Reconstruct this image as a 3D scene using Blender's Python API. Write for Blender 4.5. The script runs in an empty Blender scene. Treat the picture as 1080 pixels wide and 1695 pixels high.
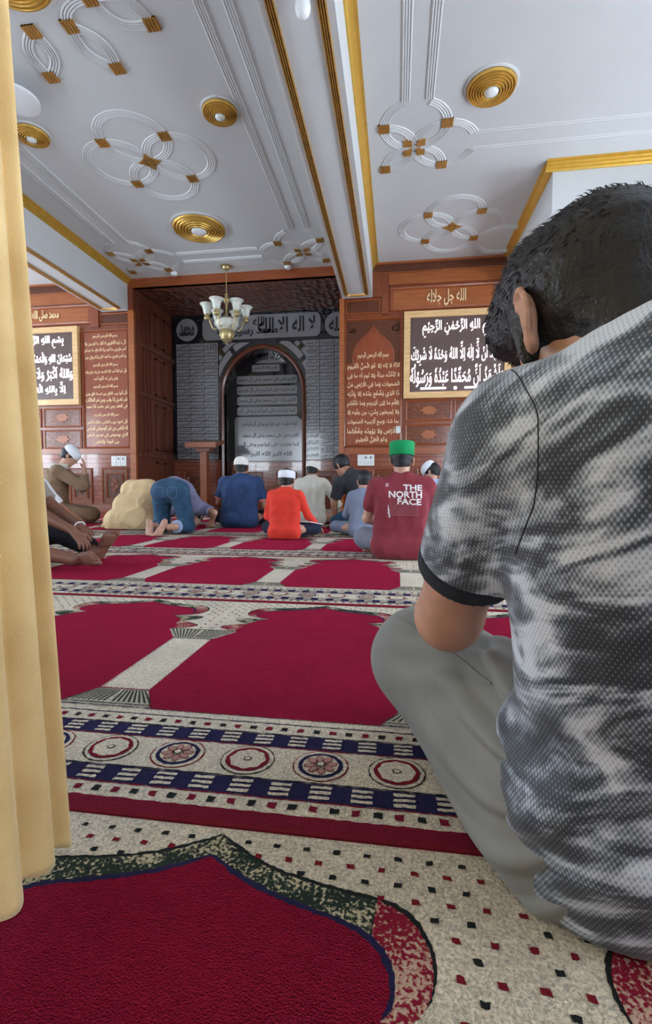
import bpy, bmesh, math, random, unicodedata
import numpy as np
from mathutils import Vector, Matrix
random.seed(5)
SC = bpy.context.scene
COL = SC.collection
R = math.radians
PI = math.pi

# ------------------------------------------------------------------ camera
cam_d = bpy.data.cameras.new('camera')
cam = bpy.data.objects.new('camera', cam_d)
COL.objects.link(cam)
F = 795.4
cam_d.sensor_fit = 'VERTICAL'
cam_d.sensor_height = 36.0
cam_d.sensor_width = 36.0 * 1080 / 1695
cam_d.lens = F / 1695 * 36.0
cam_d.clip_start = 0.02


def cam_rot(yaw, p, r):
    cy, sy = math.cos(yaw), math.sin(yaw)
    A = np.array([[cy, sy, 0], [-sy, cy, 0], [0, 0, 1]])
    B = np.array([[1, 0, 0], [0, 0, -1], [0, 1, 0]])
    cp, sp = math.cos(p), math.sin(p)
    C = np.array([[1, 0, 0], [0, cp, -sp], [0, sp, cp]])
    cr, sr = math.cos(r), math.sin(r)
    D = np.array([[cr, -sr, 0], [sr, cr, 0], [0, 0, 1]])
    return D @ C @ B @ A


M_ = cam_rot(R(8.354), R(3.054), R(0.1416))
m3 = Matrix((M_[0], -M_[1], -M_[2])).transposed()
cam.matrix_world = Matrix.Translation((0, 0, 0.53)) @ m3.to_4x4()
SC.camera = cam

# ------------------------------------------------------------------ light, exposure
SC.view_settings.view_transform = 'Standard'
SC.view_settings.look = 'None'
SC.view_settings.gamma = 1
SC.view_settings.use_curve_mapping = False
SC.view_settings.exposure = 0.88
world = bpy.data.worlds.new('world')
SC.world = world
world.use_nodes = True
bg = world.node_tree.nodes['Background']
bg.inputs[0].default_value = (0.78, 0.89, 1.0, 1)
bg.inputs[1].default_value = 9.0

XL, XR, YB, YW, ZC = -9.0, 4.0, -4.0, 7.35, 3.82
# windows: (wall, centre along wall, width, z0, z1)
WINDOWS = [('right', 5.2, 1.6, 0.7, 2.3), ('right', 2.7, 1.5, 0.7, 2.3), ('right', 0.1, 1.9, 0.5, 2.4),
           ('left', 6.0, 1.8, 0.8, 2.8), ('left', 3.8, 1.8, 0.8, 2.8), ('left', 1.6, 1.5, 0.8, 2.7),
           ('rear', -6.6, 1.4, 1.2, 2.9), ('rear', -4.1, 1.6, 1.2, 2.9), ('rear', 2.4, 1.3, 1.2, 2.9)]
for i, (wl, c, w, z0, z1) in enumerate(WINDOWS):
    ld = bpy.data.lights.new('daylight_portal', 'AREA')
    ld.shape = 'RECTANGLE'
    ld.size = w
    ld.size_y = z1 - z0
    ld.cycles.is_portal = True
    lo = bpy.data.objects.new('daylight_portal', ld)
    COL.objects.link(lo)
    zc = (z0 + z1) / 2
    if wl == 'right':
        lo.location = (XR + 0.12, c, zc)
        lo.rotation_euler = (R(90), 0, R(90))
    elif wl == 'left':
        lo.location = (XL - 0.12, c, zc)
        lo.rotation_euler = (R(90), 0, R(-90))
    else:
        lo.location = (c, YB - 0.12, zc)
        lo.rotation_euler = (R(90), 0, R(0))
        lo.rotation_euler = (R(90), 0, 0)
    # area lights shine along local -Z: face into the room
    d = Vector((-1, 0, 0)) if wl == 'right' else Vector((1, 0, 0)) if wl == 'left' else Vector((0, 1, 0))
    lo.rotation_euler = d.to_track_quat('-Z', 'Y').to_euler()


# ------------------------------------------------------------------ materials
def new_mat(name):
    m = bpy.data.materials.new(name)
    m.use_nodes = True
    nt = m.node_tree
    b = nt.nodes['Principled BSDF']
    return m, nt, b


def N(nt, typ, **kw):
    n = nt.nodes.new(typ)
    for k, v in kw.items():
        setattr(n, k, v)
    return n


def ramp(nt, stops, fac=None, interp='LINEAR'):
    r = N(nt, 'ShaderNodeValToRGB')
    r.color_ramp.interpolation = interp
    el = r.color_ramp.elements
    while len(el) < len(stops):
        el.new(0.5)
    for e, (p, c) in zip(el, stops):
        e.position = p
        e.color = (*c, 1) if len(c) == 3 else c
    if fac is not None:
        nt.links.new(fac, r.inputs[0])
    return r


def coords(nt, scale=(1, 1, 1), rot=(0, 0, 0)):
    t = N(nt, 'ShaderNodeTexCoord')
    mp = N(nt, 'ShaderNodeMapping')
    mp.inputs['Scale'].default_value = scale
    mp.inputs['Rotation'].default_value = rot
    nt.links.new(t.outputs['Object'], mp.inputs[0])
    return mp.outputs[0]


def noise(nt, vec, scale, detail=3, dist=0.0):
    n = N(nt, 'ShaderNodeTexNoise')
    n.inputs['Scale'].default_value = scale
    n.inputs['Detail'].default_value = detail
    n.inputs['Distortion'].default_value = dist
    nt.links.new(vec, n.inputs['Vector'])
    return n.outputs['Fac']


def add_bump(nt, b, h, strength, dist=0.01, prev=None):
    bp = N(nt, 'ShaderNodeBump')
    bp.inputs['Strength'].default_value = strength
    bp.inputs['Distance'].default_value = dist
    nt.links.new(h, bp.inputs['Height'])
    if prev is not None:
        nt.links.new(prev, bp.inputs['Normal'])
    nt.links.new(bp.outputs[0], b.inputs['Normal'])
    return bp.outputs[0]


def simple(name, col, rough=0.6, metal=0.0, var=0.0, vscale=8, bump=0.0, bscale=40, bdist=0.005, coat=0.0,
           emit=0.0, stretch=(1, 1, 1), sss=0.0):
    m, nt, b = new_mat(name)
    b.inputs['Base Color'].default_value = (*col, 1)
    b.inputs['Roughness'].default_value = rough
    b.inputs['Metallic'].default_value = metal
    if coat:
        b.inputs['Coat Weight'].default_value = coat
        b.inputs['Coat Roughness'].default_value = 0.08
    if sss:
        b.inputs['Subsurface Weight'].default_value = sss
        b.inputs['Subsurface Radius'].default_value = (0.012, 0.005, 0.003)
        b.inputs['Subsurface Scale'].default_value = 1.0
    if emit:
        b.inputs['Emission Color'].default_value = (*col, 1)
        b.inputs['Emission Strength'].default_value = emit
    v = coords(nt, stretch)
    if var:
        f = noise(nt, v, vscale, 4)
        lo = tuple(c * (1 - var) for c in col)
        hi = tuple(min(1, c * (1 + var)) for c in col)
        r = ramp(nt, [(0.3, lo), (0.7, hi)], f)
        nt.links.new(r.outputs[0], b.inputs['Base Color'])
    if bump:
        f = noise(nt, v, bscale, 3)
        add_bump(nt, b, f, bump, bdist)
    return m


def wood_mat(name, c1, c2, rough=0.28, grain=(1, 1, 14), coat=0.22, carve=0.0, cscale=28, dark=None):
    m, nt, b = new_mat(name)
    v = coords(nt, grain)
    f = noise(nt, v, 3.0, 6, 1.2)
    r = ramp(nt, [(0.3, c1), (0.5, tuple((a + d) / 2 for a, d in zip(c1, c2))), (0.7, c2)], f)
    colour = r.outputs[0]
    b.inputs['Roughness'].default_value = rough
    b.inputs['Coat Weight'].default_value = coat
    b.inputs['Coat Roughness'].default_value = 0.1
    f2 = noise(nt, v, 12.0, 3)
    nrm = add_bump(nt, b, f2, 0.08, 0.003)
    if carve:
        cv = coords(nt, (1, 1, 1))
        vo = N(nt, 'ShaderNodeTexVoronoi', feature='F1')
        vo.inputs['Scale'].default_value = cscale
        n2 = noise(nt, cv, cscale * 0.4, 2)
        mx = N(nt, 'ShaderNodeMixRGB')
        mx.inputs[0].default_value = 0.12
        nt.links.new(cv, mx.inputs[1])
        nw = N(nt, 'ShaderNodeTexNoise')
        nw.inputs['Scale'].default_value = cscale * 0.5
        nt.links.new(cv, nw.inputs['Vector'])
        nt.links.new(nw.outputs['Color'], mx.inputs[2])
        nt.links.new(mx.outputs[0], vo.inputs['Vector'])
        wv = N(nt, 'ShaderNodeMath', operation='SINE')
        mu = N(nt, 'ShaderNodeMath', operation='MULTIPLY')
        mu.inputs[1].default_value = 14.0
        nt.links.new(vo.outputs['Distance'], mu.inputs[0])
        nt.links.new(mu.outputs[0], wv.inputs[0])
        h = ramp(nt, [(0.0, (0, 0, 0)), (0.55, (1, 1, 1))], wv.outputs[0])
        add_bump(nt, b, h.outputs[0], carve, 0.012, nrm)
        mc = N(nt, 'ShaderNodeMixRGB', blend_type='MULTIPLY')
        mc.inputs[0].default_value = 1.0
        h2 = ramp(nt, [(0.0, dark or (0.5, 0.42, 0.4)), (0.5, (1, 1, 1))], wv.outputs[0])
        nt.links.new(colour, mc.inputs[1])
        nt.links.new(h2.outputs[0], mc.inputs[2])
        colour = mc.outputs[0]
    nt.links.new(colour, b.inputs['Base Color'])
    return m


def srgb(r, g, b):
    f = lambda c: ((c / 255 + 0.055) / 1.055) ** 2.4 if c > 10 else c / 255 / 12.92
    return (f(r), f(g), f(b))


MT = {}
MT['plaster'] = simple('white_plaster', (0.62, 0.64, 0.66), 0.55, var=0.02, vscale=3, bump=0.04, bscale=60)
MT['plaster_trim'] = simple('plaster_moulding', (0.67, 0.69, 0.71), 0.5)
MT['wall_paint'] = simple('cream_wall_paint', (0.72, 0.72, 0.70), 0.6, bump=0.03)
MT['gold'] = simple('gold_paint', (0.72, 0.45, 0.10), 0.34, 0.6, var=0.12, vscale=20)
MT['gold_yellow'] = simple('yellow_gold_paint', (0.72, 0.46, 0.09), 0.38, 0.55, var=0.08, vscale=12)
MT['gold_brown'] = simple('brown_gold_paint', (0.55, 0.31, 0.085), 0.35, 0.6, var=0.15, vscale=20)
MT['gold_text'] = simple('pale_gold_lettering', (0.95, 0.70, 0.40), 0.35, 0.15)
MT['wood'] = wood_mat('varnished_walnut_wood', (0.16, 0.033, 0.011), (0.26, 0.062, 0.020), grain=(14, 14, 1))
MT['wood_h'] = wood_mat('varnished_walnut_wood_across', (0.22, 0.048, 0.013), (0.34, 0.088, 0.026), grain=(1, 1, 14))
MT['wood_light'] = wood_mat('golden_brown_wood_band', (0.27, 0.068, 0.016), (0.40, 0.120, 0.030), 0.35)
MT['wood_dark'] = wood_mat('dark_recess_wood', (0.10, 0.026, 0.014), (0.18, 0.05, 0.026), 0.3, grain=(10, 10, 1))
MT['wood_carved'] = wood_mat('carved_walnut_wood', (0.20, 0.050, 0.020), (0.31, 0.09, 0.032), 0.25, carve=0.9, cscale=30)
MT['wood_carved_fine'] = wood_mat('finely_carved_wood', (0.17, 0.045, 0.018), (0.25, 0.075, 0.03), 0.35, carve=0.8, cscale=60)
MT['wood_text'] = wood_mat('lettered_panel_wood', (0.22, 0.042, 0.014), (0.29, 0.064, 0.022), 0.26, grain=(14, 14, 1))
MT['pine'] = wood_mat('pale_pine_frame', (0.62, 0.36, 0.15), (0.80, 0.54, 0.27), 0.4, coat=0.2)
MT['board'] = wood_mat('dark_brown_sign_board', (0.085, 0.048, 0.042), (0.125, 0.075, 0.068), 0.4, coat=0.1, grain=(14, 1, 1))
MT['lit_letters'] = simple('white_lit_letters', (1.0, 0.96, 1.0), 0.4, emit=0.75)
MT['granite'] = simple('polished_black_granite', (0.012, 0.012, 0.016), 0.07, var=0.4, vscale=60, coat=0.3)
MT['granite_grey'] = simple('grey_engraved_granite', (0.23, 0.225, 0.24), 0.17, var=0.25, vscale=140, coat=0.2)
MT['engrave'] = simple('dark_engraved_letters', (0.008, 0.008, 0.010), 0.3)
MT['switch'] = simple('white_switch_plastic', (0.80, 0.80, 0.78), 0.3)
MT['dark'] = simple('dark_plastic', (0.02, 0.02, 0.02), 0.4)
MT['bulb'] = simple('frosted_bulb', (0.80, 0.84, 0.88), 0.2, sss=0.1)
MT['metal'] = simple('brushed_steel', (0.5, 0.5, 0.5), 0.3, 1.0)


def brick_mat():
    m, nt, b = new_mat('glazed_brown_brick_tile')
    t = N(nt, 'ShaderNodeTexCoord')
    sp = N(nt, 'ShaderNodeSeparateXYZ')
    nt.links.new(t.outputs['Object'], sp.inputs[0])
    cb = N(nt, 'ShaderNodeCombineXYZ')
    nt.links.new(sp.outputs[0], cb.inputs[0])
    nt.links.new(sp.outputs[2], cb.inputs[1])
    br = N(nt, 'ShaderNodeTexBrick')
    nt.links.new(cb.outputs[0], br.inputs['Vector'])
    br.inputs['Scale'].default_value = 1.0
    br.inputs['Brick Width'].default_value = 0.233
    br.inputs['Row Height'].default_value = 0.075
    br.inputs['Mortar Size'].default_value = 0.004
    br.inputs['Mortar Smooth'].default_value = 0.3
    br.inputs['Color1'].default_value = (0.21, 0.050, 0.026, 1)
    br.inputs['Color2'].default_value = (0.27, 0.070, 0.038, 1)
    br.inputs['Mortar'].default_value = (0.06, 0.018, 0.01, 1)
    nt.links.new(br.outputs[0], b.inputs['Base Color'])
    b.inputs['Roughness'].default_value = 0.14
    b.inputs['Coat Weight'].default_value = 0.5
    iv = N(nt, 'ShaderNodeMath', operation='SUBTRACT')
    iv.inputs[0].default_value = 1.0
    nt.links.new(br.outputs['Fac'], iv.inputs[1])
    p = add_bump(nt, b, iv.outputs[0], 0.6, 0.004)
    f = noise(nt, t.outputs['Object'], 14, 2)
    add_bump(nt, b, f, 0.08, 0.01, p)
    return m


MT['brick'] = brick_mat()


def shingle_mat():
    m, nt, b = new_mat('wood_shingle_ceiling')
    v = coords(nt, (1, 1, 1))
    vo = N(nt, 'ShaderNodeTexVoronoi', feature='F1')
    vo.inputs['Scale'].default_value = 9
    vo.inputs['Randomness'].default_value = 0.7
    nt.links.new(v, vo.inputs['Vector'])
    r = ramp(nt, [(0.0, (0.085, 0.028, 0.018)), (1.0, (0.20, 0.07, 0.04))], vo.outputs['Color'])
    nt.links.new(r.outputs[0], b.inputs['Base Color'])
    b.inputs['Roughness'].default_value = 0.3
    add_bump(nt, b, vo.outputs['Distance'], 1.0, 0.05)
    return m


MT['shingle'] = shingle_mat()


# carpet pile colours: same pile, different dye
def pile(name, c, var=0.25, fine=520, fuzz=0.35, sheen=0.25, tint=None, srough=0.5):
    m, nt, b = new_mat(name)
    v = coords(nt)
    vo = N(nt, 'ShaderNodeTexNoise')
    vo.inputs['Scale'].default_value = fine
    vo.inputs['Detail'].default_value = 3
    vo.inputs['Roughness'].default_value = 0.65
    vo.inputs['Distortion'].default_value = 0.4
    nt.links.new(v, vo.inputs['Vector'])
    vo.outputs[0].name
    n1 = noise(nt, v, 55, 4, 0.6)
    n2 = noise(nt, v, 5.5, 3)
    ad = N(nt, 'ShaderNodeMath', operation='MULTIPLY_ADD')
    nt.links.new(n1, ad.inputs[0])
    ad.inputs[1].default_value = 0.55
    nt.links.new(n2, ad.inputs[2])
    r = ramp(nt, [(0.45, tuple(x * (1 - var) for x in c)), (1.05, tuple(min(1, x * (1 + var)) for x in c))],
             ad.outputs[0])
    mc = N(nt, 'ShaderNodeMixRGB', blend_type='MULTIPLY')
    mc.inputs[0].default_value = fuzz
    rr = ramp(nt, [(0.36, (1.35, 1.35, 1.35)), (0.66, (0.40, 0.40, 0.40))], vo.outputs[0])
    nt.links.new(r.outputs[0], mc.inputs[1])
    nt.links.new(rr.outputs[0], mc.inputs[2])
    nt.links.new(mc.outputs[0], b.inputs['Base Color'])
    b.inputs['Roughness'].default_value = 0.95
    b.inputs['Specular IOR Level'].default_value = 0.03
    b.inputs['Sheen Weight'].default_value = sheen
    b.inputs['Sheen Roughness'].default_value = srough
    b.inputs['Sheen Tint'].default_value = (*(tint or [min(1, x * 3 + 0.1) for x in c]), 1)
    iv = N(nt, 'ShaderNodeMath', operation='SUBTRACT')
    iv.inputs[0].default_value = 1.0
    nt.links.new(vo.outputs[0], iv.inputs[1])
    p = add_bump(nt, b, iv.outputs[0], 1.0, 0.006)
    add_bump(nt, b, n1, 0.25, 0.006, p)
    return m


PILE = {
    'maroon': pile('crimson_pile', (0.085, 0.0016, 0.006), 0.6, fine=420, fuzz=0.95, sheen=1.0, tint=(1.0, 0.055, 0.17), srough=0.30),
    'binding': pile('dark_red_pile', (0.13, 0.006, 0.018), 0.3, sheen=0.6, tint=(1.0, 0.10, 0.22), srough=0.3),
    'cream': pile('cream_pile', (0.68, 0.60, 0.47), 0.16, fine=230, fuzz=0.75),
    'navy': pile('navy_pile', (0.022, 0.020, 0.075), 0.3),
    'black': pile('black_green_pile', (0.018, 0.022, 0.022), 0.3),
    'red': pile('red_pile', (0.22, 0.012, 0.026), 0.2),
    'green': pile('dark_green_pile', (0.030, 0.050, 0.035), 0.4),
    'pink': pile('pink_pile', (0.55, 0.28, 0.25), 0.2),
}


def speckle(name, a, c, scale=190, th=0.48):
    m, nt, b = new_mat(name)
    v = coords(nt)
    n1 = noise(nt, v, scale, 2)
    n2 = noise(nt, v, 13, 2)
    ad = N(nt, 'ShaderNodeMath', operation='ADD')
    nt.links.new(n1, ad.inputs[0])
    nt.links.new(n2, ad.inputs[1])
    r = ramp(nt, [(0.0, a), (th * 2 / 2 + 0.02, a), (th * 2 / 2 + 0.08, c), (1.0, c)], None)
    hf = N(nt, 'ShaderNodeMath', operation='MULTIPLY')
    hf.inputs[1].default_value = 0.5
    nt.links.new(ad.outputs[0], hf.inputs[0])
    nt.links.new(hf.outputs[0], r.inputs[0])
    nt.links.new(r.outputs[0], b.inputs['Base Color'])
    b.inputs['Roughness'].default_value = 0.95
    b.inputs['Specular IOR Level'].default_value = 0.1
    add_bump(nt, b, n1, 0.8, 0.006)
    return m


PILE['speck_green'] = speckle('green_cream_speckled_pile', (0.022, 0.035, 0.028), (0.50, 0.45, 0.30))
PILE['speck_red'] = speckle('red_cream_speckled_pile', (0.22, 0.010, 0.03), (0.50, 0.34, 0.26))


# ------------------------------------------------------------------ mesh helpers
class MB:
    def __init__(s):
        s.v, s.f, s.m = [], [], []

    def add(s, vs, fs, mi=0):
        o = len(s.v)
        s.v.extend([tuple(p) for p in vs])
        s.f.extend([tuple(i + o for i in f) for f in fs])
        s.m.extend([mi] * len(fs))

    def box(s, a, b, mi=0, bev=0.0):
        x0, y0, z0 = a
        x1, y1, z1 = b
        vs = [(x0, y0, z0), (x1, y0, z0), (x1, y1, z0), (x0, y1, z0), (x0, y0, z1), (x1, y0, z1), (x1, y1, z1), (x0, y1, z1)]
        s.add(vs, [(0, 3, 2, 1), (4, 5, 6, 7), (0, 1, 5, 4), (1, 2, 6, 5), (2, 3, 7, 6), (3, 0, 4, 7)], mi)

    def frame_xz(s, x0, x1, z0, z1, y, w, d, mi=0):
        """picture-frame moulding on a wall facing -y, bevelled inner and outer edge"""
        prof = [(0.0, 0.0), (0.15, -1.0), (0.5, -0.75), (0.85, -1.0), (1.0, -0.1)]
        rings = []
        for t, h in prof:
            o = t * w
            rings.append([(x0 + o, y + h * d, z0 + o), (x1 - o, y + h * d, z0 + o), (x1 - o, y + h * d, z1 - o), (x0 + o, y + h * d, z1 - o)])
        vs = [p for r in rings for p in r]
        fs = []
        for i in range(len(rings) - 1):
            for k in range(4):
                a, b = i * 4 + k, i * 4 + (k + 1) % 4
                fs.append((a, b, b + 4, a + 4))
        s.add(vs, fs, mi)

    def prism(s, poly, lo, hi, axis='y', mi=0, cap=True):
        n = len(poly)
        def P(p, t):
            return (p[0], t, p[1]) if axis == 'y' else (p[0], p[1], t) if axis == 'z' else (t, p[0], p[1])
        vs = [P(p, lo) for p in poly] + [P(p, hi) for p in poly]
        fs = [(i, (i + 1) % n, n + (i + 1) % n, n + i) for i in range(n)]
        if cap:
            fs += [tuple(range(n)), tuple(range(2 * n - 1, n - 1, -1))]
        s.add(vs, fs, mi)

    def lathe(s, prof, c=(0, 0, 0), seg=32, mi=0, rz=0.0, mat=None):
        vs, fs = [], []
        n = len(prof)
        for i in range(seg):
            a = 2 * PI * i / seg
            for r, z in prof:
                p = Vector((r * math.cos(a), r * math.sin(a), z))
                if mat:
                    p = mat @ p
                vs.append((p[0] + c[0], p[1] + c[1], p[2] + c[2]))
        for i in range(seg):
            j = (i + 1) % seg
            for k in range(n - 1):
                fs.append((i * n + k, j * n + k, j * n + k + 1, i * n + k + 1))
        s.add(vs, fs, mi)

    def tube(s, pts, rad, seg=10, mi=0, closed=False, cap=True):
        pts = [Vector(p) for p in pts]
        n = len(pts)
        if not isinstance(rad, (list, tuple)):
            rad = [rad] * n
        up = Vector((0.13, 0.27, 0.95))
        vs, fs = [], []
        prev = None
        for i, p in enumerate(pts):
            if closed:
                d = pts[(i + 1) % n] - pts[i - 1]
            else:
                d = pts[min(i + 1, n - 1)] - pts[max(i - 1, 0)]
            d.normalize()
            if prev is None:
                x = d.cross(up)
                if x.length < 1e-3:
                    x = d.cross(Vector((1, 0, 0)))
            else:
                x = prev - d * prev.dot(d)
            x.normalize()
            prev = x
            y = d.cross(x)
            for k in range(seg):
                a = 2 * PI * k / seg
                vs.append(p + (x * math.cos(a) + y * math.sin(a)) * rad[i])
        m = n if closed else n - 1
        for i in range(m):
            j = (i + 1) % n
            for k in range(seg):
                l = (k + 1) % seg
                fs.append((i * seg + k, i * seg + l, j * seg + l, j * seg + k))
        if cap and not closed:
            fs.append(tuple(range(seg - 1, -1, -1)))
            fs.append(tuple((n - 1) * seg + k for k in range(seg)))
        s.add(vs, fs, mi)

    def sweep(s, path, prof, mi=0, closed=False, z=0.0, down=True):
        """prof = (offset across, height); swept along a path in the xy plane at height z"""
        n, m = len(path), len(prof)
        vs, fs = [], []
        for i in range(n):
            if closed:
                a, b = path[i - 1], path[(i + 1) % n]
            else:
                a, b = path[max(i - 1, 0)], path[min(i + 1, n - 1)]
            dx, dy = b[0] - a[0], b[1] - a[1]
            L = math.hypot(dx, dy) or 1
            nx, ny = -dy / L, dx / L
            for o, h in prof:
                vs.append((path[i][0] + nx * o, path[i][1] + ny * o, z - h if down else z + h))
        for i in range(n if closed else n - 1):
            j = (i + 1) % n
            for k in range(m - 1):
                fs.append((i * m + k, i * m + k + 1, j * m + k + 1, j * m + k))
        s.add(vs, fs, mi)

    def obj(s, name, mats, parent=None, smooth=False, auto=None):
        me = bpy.data.meshes.new(name)
        me.from_pydata(s.v, [], s.f)
        if not isinstance(mats, (list, tuple)):
            mats = [mats]
        for m in mats:
            me.materials.append(m)
        if len(mats) > 1:
            me.polygons.foreach_set('material_index', s.m)
        if smooth:
            me.polygons.foreach_set('use_smooth', [True] * len(s.f))
            if auto:
                me.set_sharp_from_angle(angle=R(auto))
        me.update()
        o = bpy.data.objects.new(name, me)
        COL.objects.link(o)
        if parent:
            o.parent = parent
        return o


def tag(o, label=None, cat=None, group=None, kind=None):
    if label: o['label'] = label
    if cat: o['category'] = cat
    if group: o['group'] = group
    if kind: o['kind'] = kind
    return o


def empty(name, loc, label, cat, group=None, rz=0.0):
    o = bpy.data.objects.new(name, None)
    o.empty_display_size = 0.1
    COL.objects.link(o)
    o.location = loc
    o.rotation_euler = (0, 0, rz)
    return tag(o, label, cat, group)


def keep(o, parent):
    """parent while the mesh was modelled in world space"""
    o.parent = parent
    o.matrix_parent_inverse = parent.matrix_basis.inverted()
    return o


def struct(name, mb, mats, **kw):
    return tag(mb.obj(name, mats, **kw), kind='structure')


def ridges(w, n, h):
    """profile across a moulding with n rounded ridges"""
    pr = [(-w / 2, 0)]
    for i in range(n):
        a = -w / 2 + w * i / n
        p = w / n
        pr += [(a + p * 0.12, h * 0.55), (a + p * 0.3, h), (a + p * 0.6, h), (a + p * 0.82, h * 0.55), (a + p * 0.97, h * 0.12)]
    pr.append((w / 2, 0))
    return pr
# ================================================================== ROOM SHELL
b = MB(); b.box((XL - 0.2, YB - 0.2, -0.15), (XR + 0.2, 9.4, 0.0)); struct('floor', b, MT['wall_paint'])
b = MB(); b.box((XL - 0.2, YB - 0.2, ZC), (XR + 0.2, 7.35, ZC + 0.15)); struct('ceiling', b, MT['plaster'])


def wall_with_holes(name, fixed, span, holes, side):
    """side: 'x' wall in the yz plane, 'y' wall in the xz plane; fixed = (inner, outer)"""
    b = MB()
    hs = sorted(holes)
    cur = span[0]
    def bx(a0, a1, z0, z1):
        if a1 - a0 < 1e-4 or z1 - z0 < 1e-4: return
        if side == 'x':
            b.box((min(fixed), a0, z0), (max(fixed), a1, z1))
        else:
            b.box((a0, min(fixed), z0), (a1, max(fixed), z1))
    for (c, w, z0, z1) in hs:
        bx(cur, c - w / 2, 0, ZC)
        bx(c - w / 2, c + w / 2, 0, z0)
        bx(c - w / 2, c + w / 2, z1, ZC)
        cur = c + w / 2
    bx(cur, span[1], 0, ZC)
    struct(name, b, MT['wall_paint'])


wall_with_holes('wall_right', (XR, XR + 0.2), (YB - 0.2, 9.4), [(c, w, a, z) for k, c, w, a, z in WINDOWS if k == 'right'], 'x')
wall_with_holes('wall_left', (XL, XL - 0.2), (YB - 0.2, 9.4), [(c, w, a, z) for k, c, w, a, z in WINDOWS if k == 'left'], 'x')
wall_with_holes('wall_rear', (YB, YB - 0.2), (XL, XR), [(c, w, a, z) for k, c, w, a, z in WINDOWS if k == 'rear'], 'y')
for i, (wl, c, w, z0, z1) in enumerate(WINDOWS):
    b = MB()
    t = 0.05
    def bar(a0, a1, u0, u1):
        if wl == 'rear': b.box((a0, YB - 0.11, u0), (a1, YB - 0.05, u1))
        elif wl == 'right': b.box((XR + 0.05, a0, u0), (XR + 0.11, a1, u1))
        else: b.box((XL - 0.11, a0, u0), (XL - 0.05, a1, u1))
    bar(c - w / 2, c - w / 2 + t, z0, z1); bar(c + w / 2 - t, c + w / 2, z0, z1)
    bar(c - w / 2, c + w / 2, z0, z0 + t); bar(c - w / 2, c + w / 2, z1 - t, z1)
    bar(c - 0.02, c + 0.02, z0, z1); bar(c - w / 2, c + w / 2, z1 - 0.5, z1 - 0.46)
    struct('window_%d' % (i + 1), b, MT['wood'])

# ---- beams
BEAMS = [(-0.835, -0.385, 'right'), (-4.735, -4.285, 'left')]
for i, (x0, x1, nm) in enumerate(BEAMS):
    b = MB()
    b.box((x0, YB, 3.33), (x1, YW - 0.045, ZC + 0.01))
    struct('trim_%d' % (i + 1), b, MT['plaster'])
    # gilt moulding loop on the soffit, rounded at its wall end
    m = 0.045
    cx, hw = (x0 + x1) / 2, (x1 - x0) / 2 - m - 0.03
    path = [(cx - hw, YB + 0.2)]
    ye = YW - 0.15
    for k in range(40):
        path.append((cx - hw, YB + 0.2 + (ye - 0.1 - YB - 0.2) * (k + 1) / 40))
    for k in range(1, 12):
        a = PI - PI * k / 12
        path.append((cx + hw * (abs(math.cos(a)) ** 0.5) * (1 if math.cos(a) > 0 else -1), ye - 0.1 + 0.085 * math.sin(a) ** 0.6))
    for k in range(41):
        path.append((cx + hw, ye - 0.1 - (ye - 0.1 - YB - 0.2) * k / 40))
    b = MB(); b.sweep(path, ridges(0.06, 4, 0.016), 0, z=3.33)
    struct('trim_%d' % (i + 3), b, MT['gold_brown'], smooth=True, auto=50)
# right-hand cross beam (its near corner shows above the man's head)
b = MB(); b.box((1.545, 5.36, 3.33), (XR, YW - 0.01, ZC + 0.01)); struct('trim_5', b, MT['plaster'])
# gold cornice where beams meet the ceiling
def cornice(n, p0, p1, inward, gold='gold_yellow', h=0.085):
    b = MB()
    prof = [(0, 0), (0.012, 0.0), (0.026, 0.012), (0.02, 0.028), (0.042, 0.04), (0.035, 0.055), (0.06, 0.066), (0.055, 0.08), (0.085, h)]
    a, c = Vector(p0), Vector(p1)
    I = Vector(inward)
    vs, fs = [], []
    for P in (a, c):
        for o, u in prof:
            q = P + I * o
            vs.append((q.x, q.y, ZC - h + u))
    n_ = len(prof)
    for k in range(n_ - 1):
        fs.append((k, k + 1, n_ + k + 1, n_ + k))
    b.add(vs, fs)
    struct('trim_%d' % n, b, MT[gold])
cornice(6, (-0.385, YB, 0), (-0.385, YW - 0.05, 0), (1, 0, 0))
cornice(7, (-0.835, YB, 0), (-0.835, YW - 0.05, 0), (-1, 0, 0))
cornice(8, (-4.285, YB, 0), (-4.285, YW - 0.05, 0), (1, 0, 0))
cornice(9, (-4.735, YB, 0), (-4.735, YW - 0.05, 0), (-1, 0, 0))
cornice(10, (1.545, 5.36, 0), (1.545, YW, 0), (-1, 0, 0))
cornice(11, (1.47, 5.36, 0), (XR, 5.36, 0), (0, -1, 0))

# ---- plaster strip mouldings
ST = ridges(0.078, 4, 0.010)
def strip(n, path, pr=None):
    b = MB(); b.sweep(path, pr or ST, 0, z=ZC)
    struct('trim_%d' % n, b, MT['plaster_trim'], smooth=True, auto=60)
strip(12, [(0.042, YB + 0.3), (0.042, 4.34)])
strip(13, [(0.243, YB + 0.3), (0.243, 4.34)])
strip(14, [(0.70, 4.80), (3.2, 4.80)], ridges(0.06, 2, 0.003))
strip(15, [(0.70, 5.02), (3.2, 5.02)], ridges(0.06, 2, 0.003))
strip(16, [(-1.37, YB + 0.3), (-1.37, 6.20)])
strip(17, [(-1.17, YB + 0.3), (-1.17, 6.20)])
strip(18, [(-3.86, YB + 0.3), (-3.86, 6.22)])
strip(19, [(-3.66, YB + 0.3), (-3.66, 6.22)])
strip(20, [(-3.13, 6.62), (-1.94, 6.62)])
strip(21, [(-3.13, 6.86), (-1.94, 6.86)])


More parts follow.
